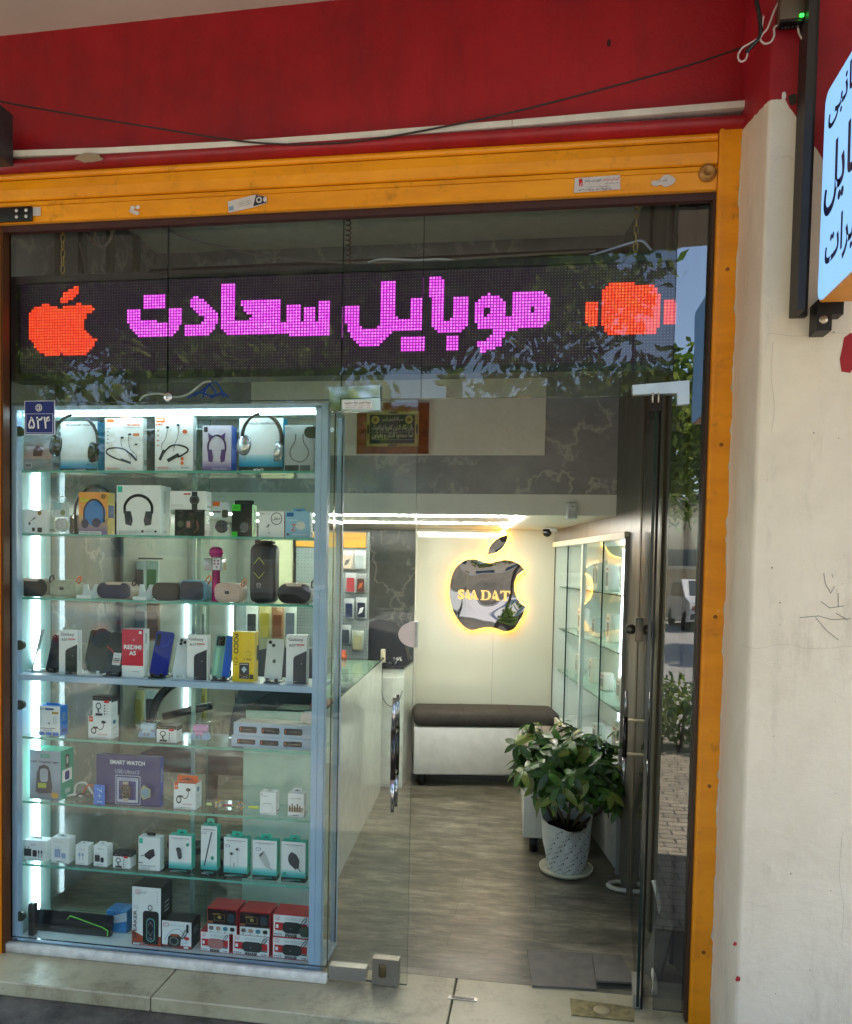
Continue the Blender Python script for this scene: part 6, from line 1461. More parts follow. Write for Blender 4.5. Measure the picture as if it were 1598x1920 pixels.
# shelf 4: phones and phone cartons -----------------------------------------
def phone(x0, x1, yt, label, back, cams=None, lean=13, yaw=0, skew=0, acc=(), stand=BLACK, Y=None):
    cx, W, H, Yf, zb = place(4, x0, x1, yt, Y); W *= .96
    root = thing('phone', label, 'phone', (cx, Yf + .005, zb + .0105), R_(yaw))
    Mr = Matrix.Rotation(R_(skew), 4, 'Y') @ Matrix.Rotation(R_(-lean), 4, 'X')
    H2 = (H - .012) / math.cos(R_(lean))
    mb = MB(Mr); mb.prism(rrect(-W / 2, W / 2, 0, H2, W * .13, 6), .0, .008, back, P((70, 74, 78), .3, .5), smooth=True)
    draw(mb, acc, -W / 2, W, H2, -.0002); mb.build('body', root)
    if cams:
        mb = MB(Mr)
        if cams == 'three':
            mb.prism(rrect(-W * .42, W * .04, H2 * .78, H2 * .97, .006), -.0015, -.0002, P((196, 202, 204), .3))
            for u, v in ((-.28, .925), (-.08, .88), (-.28, .835)): mb.disc(W * u, H2 * v, W * .085, W * .085, -.003, BLACKG, 16); mb.cyl((W * u, -.0028, H2 * v), (W * u, -.0016, H2 * v), W * .088, BLACK)
        elif cams == 'two':
            for u, v in ((-.3, .925), (-.1, .85)): mb.disc(W * u, H2 * v, W * .1, W * .1, -.0026, BLACKG, 16); mb.cyl((W * u, -.0025, H2 * v), (W * u, -.0004, H2 * v), W * .105, LG)
        elif cams == 'block':
            mb.prism(rrect(-W * .42, W * .02, H2 * .74, H2 * .97, .005), -.002, -.0002, P((24, 28, 34), .15)); mb.disc(-W * .2, H2 * .9, W * .12, W * .12, -.0028, P((70, 74, 80), .2, .5), 16); mb.disc(-W * .2, H2 * .9, W * .08, W * .08, -.0031, BLACKG, 14); mb.disc(-W * .25, H2 * .8, W * .07, W * .07, -.0028, P((50, 54, 60), .2), 12)
        elif cams == 'round':
            mb.disc(W * .05, H2 * .82, W * .42, W * .42, -.0012, P((30, 34, 44), .12), 30); mb.cyl((W * .05, -.0011, H2 * .82), (W * .05, -.0002, H2 * .82), W * .425, P((90, 96, 100), .2, .6), 30)
        elif cams == 'bar':
            mb.prism(rrect(-W * .42, -W * .2, H2 * .66, H2 * .94, .004), -.0016, -.0002, P((14, 18, 44), .15))
            for v in (.89, .8, .71): mb.disc(-W * .31, H2 * v, W * .07, W * .07, -.002, BLACKG, 12)
        elif cams == 'dots':
            for u in (-.34, -.12, .08): mb.disc(W * u, H2 * .95, W * .035, W * .035, -.0012, LG, 10)
        mb.build('camera_module', root)
    # little easel stand the phone leans on
    st = thing('phone_stand', 'small %s easel stand under the %s' % ('white' if stand is not BLACK else 'black', label.split(',')[0].split(' with')[0].split(' between')[0].split(' beside')[0].split(' leaning')[0]), 'phone stand', (cx, Yf + .005, zb), R_(yaw))
    mb = MB(); mb.rbox(-W * .42, W * .42, -.022, .062, .0005, .005, .0018, stand); mb.build('foot', st)
    mb = MB(); 
    for u in (-.26, .26): mb.box(W * u - .006, W * u + .006, -.012, -.008, .0052, .018, stand); mb.box(W * u - .006, W * u + .006, -.0078, .0095, .0052, .009, stand)
    mb.box(-.006, .006, .046, .05, .0052, H * .5, stand); mb.build('prongs', st)
    return root
DKP = P((36, 40, 44), .18, coat=.4)
phone(84, 112, 1192, 'plain dark phone, leaning behind the first galaxy carton'.replace('galaxy', 'white'), DKP, 'dots', skew=5, Y=.11)
def galaxy(x0, x1, yt, model, label, tone):
    return box(4, x0, x1, yt, .028, label, CARD, side=P((216, 218, 216), .3), gs=[('r', .3, .3, .6, .6, LG)], g=[
        ('t', 'Galaxy', .46, .90, .085, TXTC, {'w': .72, 'bold': .012}), ('t', model, .29, .785, .06, TXTC, {'w': .34, 'bold': .012}), ('rr', .48, .79, .88, .815, P((190, 50, 54), .4), .02), ('r', .5, .765, .75, .773, GRY),
        ('p', [(.98, 0), (.98, .685), (.45, .575), (.38, .535), (.36, .49), (.36, 0)], tone), ('l', [(.36, .01), (.36, .5), (.4, .55), (.97, .68)], .02, P((80, 86, 84), .3)), ('e', .74, .42, .02, .01, LG)])
galaxy(111, 146, 1182, 'A07', 'white phone carton with green black phone print at the left', P((26, 44, 38), .2))
phone(153, 196, 1183, 'dark brownish phone, with a large round camera ring', P((52, 48, 36), .14, coat=.5), 'round', skew=4, stand=STW)
phone(194, 232, 1187, 'black phone with red swirl print and white price tag', P((26, 27, 30), .14, coat=.5), None, skew=3, acc=[('rr', .1, .72, .6, .97, P((16, 17, 20), .15), .08), ('c', [(-.05, .62), (.2, .55), (.45, .42), (.7, .3), (.98, .2)], .05, P((206, 30, 50), .3)), ('r', .32, .2, .72, .5, P((214, 216, 216), .4)), ('r', .36, .3, .68, .33, TXTC), ('r', .36, .35, .68, .37, TXTC), ('r', .36, .26, .68, .28, P((196, 90, 80), .4)), ('t', '76.2', .52, .43, .03, TXTC, {'w': .2})])
box(4, 229, 269, 1180, .045, 'red and white phone carton reading REDMI A5', P((196, 26, 54), .3), side=WHITEP, top=WHITEP, g=[('r', 0, 0, 1, .235, WHITEP), ('t', 'REDMI', .5, .625, .092, WHITEP, {'w': .82, 'bold': .035}), ('t', 'A5', .5, .50, .092, WHITEP, {'w': .32, 'bold': .035}), ('rr', .8, .905, .93, .965, WHITEP, .03), ('e', .56, .78, .05, .022, P((226, 140, 150), .3)), ('r', .5, .11, .8, .12, GRY)], gs=[('r', .3, .7, .6, .92, LG)])
phone(278, 313, 1185, 'deep blue phone, beside the red carton', P((24, 34, 140), .1, coat=.6), 'bar', skew=4, acc=[('c', [(.45, .75), (.6, .66), (.95, .85)], .02, P((70, 90, 190), .2)), ('c', [(.4, .7), (.5, .62), (.8, .72)], .02, P((60, 80, 180), .2))])
phone(321, 355, 1197, 'pearl white phone with three black lenses in a corner square', P((204, 212, 216), .14, coat=.4), 'three', skew=4, stand=STW)
phone(344, 372, 1190, 'half hidden white phone with a pill shaped camera, behind the tall white carton', P((206, 212, 210), .2), None, acc=[('rr', .12, .88, .5, .95, TXTC, .1)], Y=.13, stand=STW)
galaxy(351, 389, 1191, 'A17', 'white phone carton reading Galaxy A17'.replace('Galaxy ', ''), P((26, 28, 32), .2))
phone(394, 430, 1192, 'iridescent phone, half green and half blue', P((120, 176, 160), .08, coat=.7), 'block', skew=2, acc=[('g', .58, .02, .98, .98, (24, 84, 196), (30, 100, 206)), ('r', .12, .05, .3, .7, P((150, 206, 176), .1)), ('r', .40, .05, .5, .98, P((110, 166, 166), .1))])
YELL = P((232, 196, 20), .3)
box(4, 436, 477, 1185, .042, 'yellow phone carton reading POCO C71', YELL, side=P((222, 184, 24), .3), gs=[('r', .55, .42, 1, .72, P((60, 50, 20), .5))], g=[
    ('t', 'POCO', .17, .76, .22, TXTC, {'rot': -1.5708, 'w': .4, 'bold': .025}), ('t', 'C71', .16, .41, .15, TXTC, {'rot': -1.5708, 'w': .15, 'bold': .01}), ('c', [(.62, .58), (.72, .62), (.86, .56), (.78, .52), (.68, .54)], .012, TXTC), ('t', '146', .72, .455, .05, TXTC, {'w': .34, 'shear': .2}),
    ('r', .33, .06, .78, .38, TXTC), ('p', [(.55, .31), (.68, .25), (.55, .18), (.43, .25)], P((176, 196, 206), .3)), ('r', .36, .345, .74, .36, LG), ('c', [(.38, .14), (.55, .11), (.74, .13)], .02, P((206, 150, 30), .4)), ('t', 'گارانتی', .55, .085, .03, WHITEP, {'w': .34}), ('r', .82, .06, .98, .15, P((50, 40, 20), .4))])
APL = [(.5, .50), (.56, .505), (.6, .49), (.58, .47), (.6, .445), (.56, .41), (.5, .42), (.44, .41), (.4, .45), (.41, .49), (.45, .505)]
phone(494, 528, 1200, 'white phone with two lenses and a bitten fruit mark', P((208, 212, 208), .14, coat=.4), 'two', acc=[('p', APL, P((120, 124, 124), .2, .6)), ('p', [(.5, .51), (.53, .54), (.55, .535), (.53, .51)], P((120, 124, 124), .2, .6))])
galaxy(537, 576, 1191, 'A07', 'white phone carton with black phone print at the right', P((34, 36, 38), .2))
c = atY(62, 1262, .12); root = thing('acrylic_display', 'tilted grey acrylic panel at the left of the phone shelf', 'display panel', (c.x, .12, SHZ[4]))
mb = MB(Matrix.Rotation(R_(-62), 4, 'Z') @ Matrix.Rotation(R_(-12), 4, 'X')); mb.prism(rrect(-.04, .04, .002, .165, .006), -.002, .003, P((150, 160, 160), .2), smooth=True); mb.build('panel', root)
mb = MB(); mb.rbox(-.045, .05, -.03, .03, .0005, .006, .002, P((196, 206, 206), .2)); mb.build('foot', root)

# shelf 5 -------------------------------------------------------------------
box(5, 73, 113, 1324, .048, 'white earphone carton with blue sides and blue squares', CARD, side=BLU, top=BLU, tab=BLU, tabw=.6, tabh=.07, g=[('r', .3, .86, .7, .93, P((50, 90, 140), .4)), ('r', .04, .88, .26, .91, GRY), ('r', .62, .74, .92, .81, P((176, 140, 40), .4)), ('r', .12, .45, .14, .65, LG), ('r', .7, .4, .73, .65, LG), ('r', .8, .4, .83, .65, LG), ('e', .5, .42, .05, .035, GRY), ('r', .1, .24, .8, .265, GRY), ('r', .25, .18, .65, .2, GRY)] + [('r', .02 + .33 * q, .02, .29 + .33 * q, .13, BLU) for q in range(3)])
def magholder(k, x0, x1, yt, label, base=None, Y=None):
    return box(k, x0, x1, yt, .045, label, CARD, side=P((216, 218, 216), .3), top=BLKC, base=base, Y=Y, gs=[('r', 0, .72, 1, 1, BLKC)], g=[('r', 0, .78, 1, 1, BLKC), ('t', 'Magnetic Holder', .3, .9, .05, LG, {'w': .5}), ('r', .62, .68, .88, .82, REDC), ('o', .32, .52, .15, .17, TXTC, .3), ('c', [(.34, .38), (.3, .28), (.36, .2)], .06, TXTC), ('rr', .16, .04, .54, .16, TXTC, .04)] + [('e', .66, .56 - .14 * q, .04, .035, TXTC) for q in range(4)] + [('r', .74, .55 - .14 * q, .88, .57 - .14 * q, LG) for q in range(4)])
def carphone(k, x0, x1, yt, label, flap=False):
    r_ = box(k, x0, x1, yt, .052, label, CARD, side=P((216, 218, 216), .3), top=ORG if flap else CARD, tab=ORG if flap else None, tabw=.95, tabh=.25, gs=[('e', .4, .75, .2, .1, P((60, 110, 140), .4)), ('l', [(.2, .45), (.8, .55)], .03, TXTC), ('r', .2, .15, .8, .18, LG)], g=[('r', .03, .76, .2, 1, ORG), ('t', 'LEF', .115, .88, .06, WHITEP, {'w': .12, 'bold': .03}), ('p', [(.55, .78), (.64, .84), (.8, .78), (.72, .7), (.6, .7)], TXTC), ('c', [(.68, .72), (.66, .56), (.6, .45), (.5, .42), (.38, .52)], .03, TXTC), ('o', .24, .36, .12, .15, TXTC, .35), ('l', [(.24, .5), (.4, .5)], .08, TXTC), ('t', 'CAR PHONE', .62, .2, .065, P((196, 70, 60), .4), {'w': .42}), ('r', .3, .06, .8, .075, GRY)])
    return r_
carphone(5, 166, 209, 1344, 'white car phone holder carton with a carton stacked on it')
magholder(5, 174, 209, 1306, 'white and black magnetic holder carton stacked on another carton', base=atY(187, 1344, .085).z + .001)
magholder(5, 294, 331, 1361, 'white and black magnetic holder carton beside the pink charger')
def plugcase(x0, x1, yt, label, col):
    cx, W, H, Yf, zb = place(5, x0, x1, yt); root = thing('charger_case', label, 'charger', (cx, Yf, zb + .0004))
    mb = MB(); mb.rbox(-W / 2, W / 2, 0, .045, 0, H, .004, G_CLEAR, 1); mb.build('clear_box', root)
    mb = MB(); mb.prism([(-W * .46, H * .18), (W * .46, H * .18), (W * .36, H * .5), (-W * .36, H * .5)], .008, .036, P((150, 176, 210), .3)); mb.build('pedestal', root)
    mb = MB(); mb.rbox(-W * .36, W * .36, .01, .034, H * .54, H * .88, .006, col, 3); mb.rbox(-W * .22, W * .22, .004, .0095, H * .42, H * .6, .003, col, 2); 
    for u in (-.1, .1): mb.cyl((W * u, .006, H * .26), (W * u, .006, H * .42), .0022, STEEL, 8)
    mb.build('plug', root)
plugcase(255, 292, 1354, 'clear boxed white and blue phone charger', P((190, 208, 220), .3))
plugcase(353, 390, 1356, 'clear boxed pink phone charger', P((214, 150, 190), .3))
BOXL = P((176, 190, 208), .35)
def longbox(x0, x1, yt, label, base=None):
    w3 = lambda u: [('rr', u, .24, u + .23, .72, P((34, 38, 44), .2), .12), ('r', u + .012, .34, u + .026, .62, P((180, 80, 40), .4)), ('r', u + .06, .47, u + .17, .5, GRY)]
    return box(5, x0, x1, yt, .085, label, BOXL, side=P((206, 214, 220), .2), top=P((90, 92, 90), .3), base=base, g=w3(.07) + w3(.36) + w3(.65))
longbox(434, 585, 1383, 'pale blue windowed long carton at the bottom of two')
longbox(438, 585, 1358, 'pale blue windowed long carton lying on another', base=atY(510, 1383, .085).z + .001)

# shelf 6 -------------------------------------------------------------------
GT = P((22, 150, 124), .35)
box(6, 56, 114, 1408, .085, 'teal and grey LED lamp carton at the left end', P((150, 166, 180), .35), side=GT, top=GT, gs=[('rr', .35, .62, .65, .9, TXTC, .1), ('rr', .42, .7, .58, .86, LG, .08), ('r', .1, .35, .85, .6, WHITEP), ('rr', .3, .38, .65, .56, NAVYP, .1), ('r', .3, .1, .7, .2, P((150, 190, 180), .4))], g=[('g', .0, .0, 1, .5, (110, 124, 136), (150, 166, 180)), ('rr', .35, .86, .65, .93, GT, .03), ('t', 'Tepod', .5, .895, .03, WHITEP, {'w': .22}), ('t', 'LED Tungsten Light', .5, .77, .05, TXTC, {'w': .88, 'bold': .03}),
    ('p', [(.2, .16), (.24, .55), (.32, .68), (.48, .72), (.62, .68), (.68, .56), (.74, .24), (.7, .14), (.3, .12)], P((40, 52, 66), .35)), ('rr', .34, .36, .6, .64, P((158, 170, 182), .35), .08), ('r', .28, .24, .55, .34, P((170, 180, 70), .4)), ('e', .82, .1, .12, .06, P((196, 150, 40), .4))])
mb = MB(); c0 = atY(157, 1515, .14)
for i, (col, pts) in enumerate((((222, 214, 206), ((-.04, 0, .01), (-.03, 0, .05), (.0, .01, .055), (.03, 0, .03), (.05, -.01, .012))), ((206, 104, 60), ((-.01, .01, .012), (.02, .0, .05), (.045, .01, .04), (.055, 0, .015), (.02, -.01, .012))), ((60, 60, 64), ((-.02, -.02, .008), (.0, -.02, .02), (.03, -.02, .012), (.05, -.02, .018))), ((222, 214, 206), ((-.06, -.015, .007), (-.03, -.015, .014), (0, -.015, .008))))):
    mb.tube(smooth_open([Vector((c0.x, .14, SHZ[6] + .001)) + Vector(q) for q in pts], 5), .0042, P(col, .4), 7)
single(mb, 'charging_cable', 'coiled white and orange cable beside the navy watch carton', 'cable')
box(6, 181, 300, 1418, .03, 'large navy carton reading SMART WATCH USE-Ultra 12', P((12, 40, 106), .28), side=P((24, 60, 150), .3), g=[('t', 'SMART WATCH', .49, .865, .085, WHITEP, {'w': .55, 'bold': .02}), ('t', 'USE-Ultra12', .49, .685, .075, P((190, 200, 220), .4), {'w': .38}),
    ('rr', .30, .02, .70, .61, P((176, 186, 206), .35), .03), ('rr', .31, .03, .69, .595, P((12, 40, 106), .28), .03), ('r', .325, .06, .665, .56, P((190, 198, 214), .35)), ('r', .36, .115, .63, .50, P((26, 42, 124), .3))]
    + [('r', .34 + .03 * q, .52, .352 + .03 * q, .545, P((40, 60, 130), .4)) for q in range(11)] + [('r', .34, .08 + .05 * q, .352, .105 + .05 * q, P((40, 60, 130), .4)) for q in range(9)] + [('r', .64, .08 + .05 * q, .652, .105 + .05 * q, P((40, 60, 130), .4)) for q in range(9)]
    + [('r', .445, .10, .535, .50, P((170, 160, 146), .4)), ('rr', .42, .16, .57, .44, P((60, 58, 54), .3), .06), ('rr', .432, .18, .558, .42, P((20, 22, 24), .2), .05)] + [('e', .465 + .03 * (q % 3), .37 - .07 * (q // 3), .01, .02, P((60, 90, 96), .4)) for q in range(9)]
    + [('p', [(.78, .46), (.89, .38), (.89, .22), (.84, .2), (.78, .16), (.74, .22), (.74, .38)][::1], P((150, 160, 120), .35)), ('p', [(.80, .41), (.87, .36), (.87, .25), (.81, .2), (.755, .25), (.755, .36)], P((120, 150, 170), .35)), ('r', 0, .0, .175, .41, P((24, 110, 206), .3)), ('t', '7+1', .09, .2, .075, P((150, 200, 226), .4), {'rot': -1.5708, 'w': .3})])
carphone(6, 326, 367, 1469, 'white car phone holder carton with an orange folded top', True)
def kidwatch(x0, x1, yt, label, strap):
    cx, W, H, Yf, zb = place(6, x0, x1, yt); root = thing('toy_watch', label, 'toy watch', (cx, Yf + .02, zb + .0004)); random.seed(int(x0))
    mb = MB(); mb.prism([(W * .5 * math.cos(6.2832 * k / 10), H / 2 + H * .5 * math.sin(6.2832 * k / 10)) for k in range(10)], -.008, .012, G_CLEAR); mb.build('clear_lid', root)
    mb = MB()
    for k in range(16):
        a_, q = random.random() * 6.28, random.random() ** .5 * .36; mb.lathe([(0, -.0035), (.0035, 0), (0, .0035)], P(random.choice(((206, 190, 60), (60, 130, 190), (206, 90, 140), (220, 150, 60), (196, 206, 190))), .4), 8, (W * q * math.cos(a_), .001, H / 2 + H * q * math.sin(a_)))
    mb.build('beads', root)
    mb = MB(); mb.rbox(W * .5 + .0005, W * 1.15, -.002, .004, H * .3, H * .5, .0015, strap); mb.rbox(-W * .95, -W * .5 - .0005, -.002, .004, H * .3, H * .5, .0015, P((190, 206, 130), .4)); mb.build('strap', root)
kidwatch(393, 416, 1498, 'beaded toy watch with a pink strap', P((214, 70, 130), .4))
kidwatch(432, 462, 1502, 'beaded toy watch with a yellow strap', P((214, 214, 60), .4))
box(6, 488, 517, 1486, .04, 'white square adapter carton with a grey ring print', CARD, side=WHITEP, tab=G_CLEAR, tabw=.5, tabh=.1, g=[('e', .1, .9, .035, .025, TXTC), ('o', .46, .3, .36, .22, LG, .06), ('r', .08, .82, .5, .84, GRY), ('l', [(.22, .5), (.6, .54), (.75, .5)], .015, GRY)])
box(6, 540, 570, 1488, .035, 'white carton printed with a row of adapters', CARD, side=WHITEP, tab=P((210, 216, 214), .3), tabw=.6, tabh=.2, g=[('t', 'USB-C to Adapter', .5, .78, .05, TXTC, {'w': .7}), ('r', .04, .2, .96, .4, P((170, 150, 130), .4))] + [('r', .08 + .16 * q, .22, .16 + .16 * q, .48 + .08 * (q % 2), P((84, 70, 60), .4)) for q in range(5)] + [('r', .3, .06, .7, .09, GRY)])

# shelf 7 -------------------------------------------------------------------
def charger(x0, x1, yt, d, label, g, tabw=.55, side=None, tabh=.12, tab=CARD): return box(7, x0, x1, yt, d, label, CARD, side=side or P((220, 222, 220), .3), tab=tab, tabw=tabw, tabh=tabh, g=g, gs=[('e', .85, .15, .1, .05, P((190, 206, 70), .4))])
PLG = lambda x, z, w_, h, m: [('r', x, z, x + w_, z + h, m), ('r', x + w_ * .22, z + h, x + w_ * .30, z + h * 1.35, m), ('r', x + w_ * .66, z + h, x + w_ * .74, z + h * 1.35, m)]
charger(39, 87, 1576, .045, 'wide white carton with black plug, brick and cable print', PLG(.1, .22, .32, .36, TXTC) + [('rr', .47, .22, .64, .54, TXTC, .05), ('l', [(.72, .54), (.72, .2)], .02, TXTC), ('l', [(.83, .54), (.83, .2)], .02, TXTC), ('r', .695, .4, .745, .54, TXTC), ('r', .805, .4, .855, .54, TXTC), ('t', 'SAMSUNG', .5, .8, .04, TXTC, {'w': .22, 'bold': .02}), ('r', .3, .1, .8, .12, GRY)], tabw=.45)
PB = P((150, 166, 196), .4)
charger(96, 129, 1572, .045, 'white carton with pale blue adapter print and SAMSUNG lettering'.replace('SAMSUNG', 'small'), [('t', '45W TC Adapter', .44, .86, .045, GRY, {'w': .64})] + PLG(.2, .22, .34, .34, PB) + [('rr', .6, .2, .84, .42, PB, .05), ('t', 'SAMSUNG', .5, .07, .035, TXTC, {'w': .42, 'bold': .02})])
charger(142, 165, 1585, .04, 'narrow white carton with pale cable print', [('t', 'USB cable', .5, .8, .04, GRY, {'w': .5}), ('l', [(.32, .6), (.32, .25)], .05, PB), ('l', [(.6, .6), (.6, .25)], .05, PB), ('r', .24, .45, .4, .6, PB), ('r', .52, .45, .68, .6, PB), ('t', 'SAMSUNG', .5, .08, .03, TXTC, {'w': .4})])
charger(176, 201, 1586, .04, 'narrow white carton with black plug print', PLG(.08, .22, .38, .32, TXTC) + [('rr', .52, .2, .76, .44, TXTC, .06), ('t', 'SAMSUNG', .5, .85, .035, TXTC, {'w': .4, 'bold': .02}), ('r', .2, .1, .7, .12, GRY)], tabh=.14)
magholder(7, 212, 244, 1600, 'white and black magnetic holder carton on the charger shelf')
charger(260, 300, 1570, .035, 'white charger carton with a black cube plug and black hook', [('r', .03, .8, .2, .96, TEAL), ('p', [(.28, .48), (.52, .62), (.72, .66), (.78, .46), (.52, .32), (.3, .4)], P((44, 46, 54), .3)), ('l', [(.12, .42), (.3, .46)], .03, TXTC), ('t', '48W', .12, .22, .05, TXTC, {'w': .18, 'bold': .02}), ('r', .06, .13, .8, .15, GRY), ('r', .06, .07, .6, .085, LG), ('e', .5, .075, .025, .015, TXTC)], tab=BLACK, tabw=.4, tabh=.1)
def joy(x0, x1, yt, label, art):
    return box(7, x0, x1, yt, .035, label, CARD, side=TEAL, top=TEAL, tab=TEAL, tabw=.45, tabh=.13, gs=[('r', 0, 0, 1, .1, TEALD)], g=[('g', 0, .115, 1, .3, (26, 160, 160), (200, 222, 218)), ('r', 0, 0, 1, .115, TEALD), ('t', 'JOYROOM', .5, .055, .05, P((50, 150, 134), .4), {'w': .6, 'bold': .03}), ('r', .1, .92, .9, .935, GRY), ('r', .25, .885, .75, .893, LG), ('t', '1.5m', .14, .17, .03, P((20, 90, 84), .4), {'w': .2})] + art)
joy(317, 359, 1567, 'white and teal carton with a metal car charger print', [('e', .84, .77, .065, .045, GT), ('p', [(.34, .62), (.56, .64), (.6, .42), (.5, .36), (.42, .4)], P((90, 94, 100), .3, .4)), ('e', .44, .64, .11, .05, P((60, 64, 70), .3))])
joy(377, 407, 1549, 'tall narrow white and teal carton with a stylus print', [('l', [(.24, .2), (.68, .88)], .07, P((58, 62, 72), .3)), ('e', .74, .36, .1, .04, GT), ('r', .06, .84, .34, .88, NAVYP), ('r', .08, .846, .32, .874, WHITEP)])
joy(420, 464, 1571, 'white and teal carton with a wired earphone print', [('rr', .08, .76, .26, .82, NAVYP, .02), ('r', .1, .77, .24, .81, WHITEP), ('e', .34, .6, .1, .045, LG), ('e', .34, .6, .05, .03, TXTC), ('e', .6, .72, .1, .045, LG), ('e', .58, .72, .05, .03, TXTC), ('l', [(.32, .56), (.32, .16)], .02, LG), ('l', [(.62, .68), (.62, .3)], .02, LG), ('rr', .42, .24, .5, .38, LG, .02)])
joy(474, 519, 1576, 'white and teal carton with a white two port charger print', [('rr', .14, .74, .34, .81, NAVYP, .02), ('r', .16, .75, .32, .8, WHITEP), ('p', [(.28, .64), (.48, .74), (.74, .42), (.7, .32), (.6, .3), (.3, .56)], P((186, 188, 188), .35)), ('p', [(.28, .64), (.48, .74), (.44, .66), (.34, .58)], P((90, 92, 96), .35)), ('l', [(.7, .34), (.82, .28)], .03, GRY)])
joy(528, 573, 1579, 'white and teal carton with a dark grey charger print', [('p', [(.3, .66), (.42, .76), (.62, .7), (.76, .56), (.74, .38), (.6, .32), (.36, .44), (.28, .54)], P((66, 70, 76), .35)), ('l', [(.7, .36), (.82, .28)], .03, TXTC), ('e', .16, .22, .055, .03, GT)])

# bottom of the showcase -----------------------------------------------------
root = thing('tablet', 'dark tablet in a green edged case leaning at the bottom left', 'tablet', (-1.74, .2, SHZ[8]))
p0, p1 = atY(42, 1745, .11), atY(209, 1745, .11); W = p1.x - p0.x; H = atY(120, 1712, .11).z - SHZ[8]
Mt = Matrix.Translation(((p0.x + p1.x) / 2 + 1.74, -.09, .0012)) @ Matrix.Rotation(R_(-8), 4, 'X')
mb = MB(Mt); mb.prism(rrect(-W / 2, W / 2, 0, H, .012), 0, .01, P((18, 22, 24), .14, coat=.5), smooth=True); mb.build('screen', root)
mb = MB(Mt); LIME = P((110, 190, 60), .3); mb.tube([(W * .0, -.003, H * .66), (W * .03, -.003, H * .84), (W * .40, -.003, H * .44), (W * .46, -.003, H * .3), (W * .46, -.003, H * .04)], .0025, LIME, 6); mb.build('green_edge', root)
mb = MB(Matrix.Translation((1.74, -.2, 0))); mb.rbox(CX0 + .035, CX0 + .06, .055, .085, .003, .13, .006, BLACK); mb.build('clamp', root)
mb = MB(); a = atY(212, 1735, .2); b = atY(250, 1735, .2)
mb.rbox(a.x, b.x, .15, .22, SHZ[8] + .001, SHZ[8] + .09, .004, P((60, 130, 190), .2, var=.5)); mb.flat([(a.x, SHZ[8] + .03), (b.x, SHZ[8] + .05), (b.x, SHZ[8] + .085), (a.x, SHZ[8] + .06)], .1495, P((190, 206, 214), .2)); single(mb, 'blue_pack', 'shiny blue plastic pack beside the dark tablet', 'pack')
box(8, 248, 302, 1664, .09, 'tall white and black speaker carton lettered SPEAKER sideways', CARD, side=BLKC, top=BLKC, gs=[('r', .1, .5, .8, .9, P((44, 46, 46), .4)), ('r', .3, .55, .7, .57, LG), ('r', .3, .62, .7, .64, LG), ('r', .3, .7, .7, .72, LG), ('r', .35, .3, .6, .45, P((150, 70, 40), .4))], gt=[('t', 'W', .55, .5, .3, WHITEP, {'bold': .05})], g=[
    ('p', [(0, 0), (1, 0), (1, .18), (.55, .12), (.0, .25)], P((160, 62, 34), .35)), ('rr', .38, .03, .93, .6, P((28, 30, 34), .3), .1), ('rr', .50, .07, .80, .48, P((90, 170, 90), .3), .14), ('rr', .52, .08, .78, .47, P((90, 100, 190), .3), .13), ('rr', .535, .09, .765, .46, P((24, 26, 30), .3), .12), ('l', [(.56, .34), (.65, .42), (.74, .34)], .02, GRY), ('l', [(.56, .26), (.65, .18), (.74, .26)], .02, GRY), ('o', .65, .13, .06, .02, LG, .25),
    ('o', .64, .66, .08, .05, TXTC, .3), ('t', 'SPEAKER', .12, .36, .11, P((60, 40, 34), .4), {'rot': 1.5708, 'w': .48, 'bold': .015}), ('o', .16, .66, .07, .028, TXTC, .15), ('o', .22, .93, .09, .03, REDC, .2), ('t', 'Y', .22, .93, .028, REDC), ('r', .12, .885, .32, .892, REDC), ('r', .06, .02, .28, .04, WHITEP)] + [('r', .88, .92 - .05 * q, .93, .935 - .05 * q, LG) for q in range(5)])
box(8, 304, 359, 1728, .08, 'square white and black carton with a small lantern speaker print', CARD, side=BLKC, top=BLKC, g=[('r', 0, 0, 1, .12, P((150, 46, 36), .35)), ('r', 0, 0, .35, .06, BLKC), ('o', .14, .86, .1, .08, REDC, .2), ('t', 'Y', .14, .86, .06, REDC), ('t', 'WIRELESS SPEAKER', .52, .86, .05, LG, {'w': .5}), ('c', [(.1, .3), (.3, .62), (.6, .72), (.85, .3), (.7, .2)], .012, P((60, 110, 130), .4)), ('p', [(.2, .12), (.22, .42), (.32, .54), (.58, .54), (.66, .42), (.64, .14), (.54, .08), (.28, .08)], P((40, 44, 42), .3)), ('o', .42, .28, .17, .16, P((110, 120, 110), .3), .3), ('p', [(.26, .46), (.33, .53), (.57, .53), (.62, .46)], P((170, 80, 50), .35)), ('c', [(.66, .4), (.82, .72), (.88, .7), (.8, .5), (.68, .38)], .025, TXTC), ('rr', .84, .62, .92, .94, TXTC, .04), ('e', .86, .42, .09, .06, REDC), ('r', .76, .05, .92, .12, WHITEP)])
RB = P((170, 30, 40), .35)
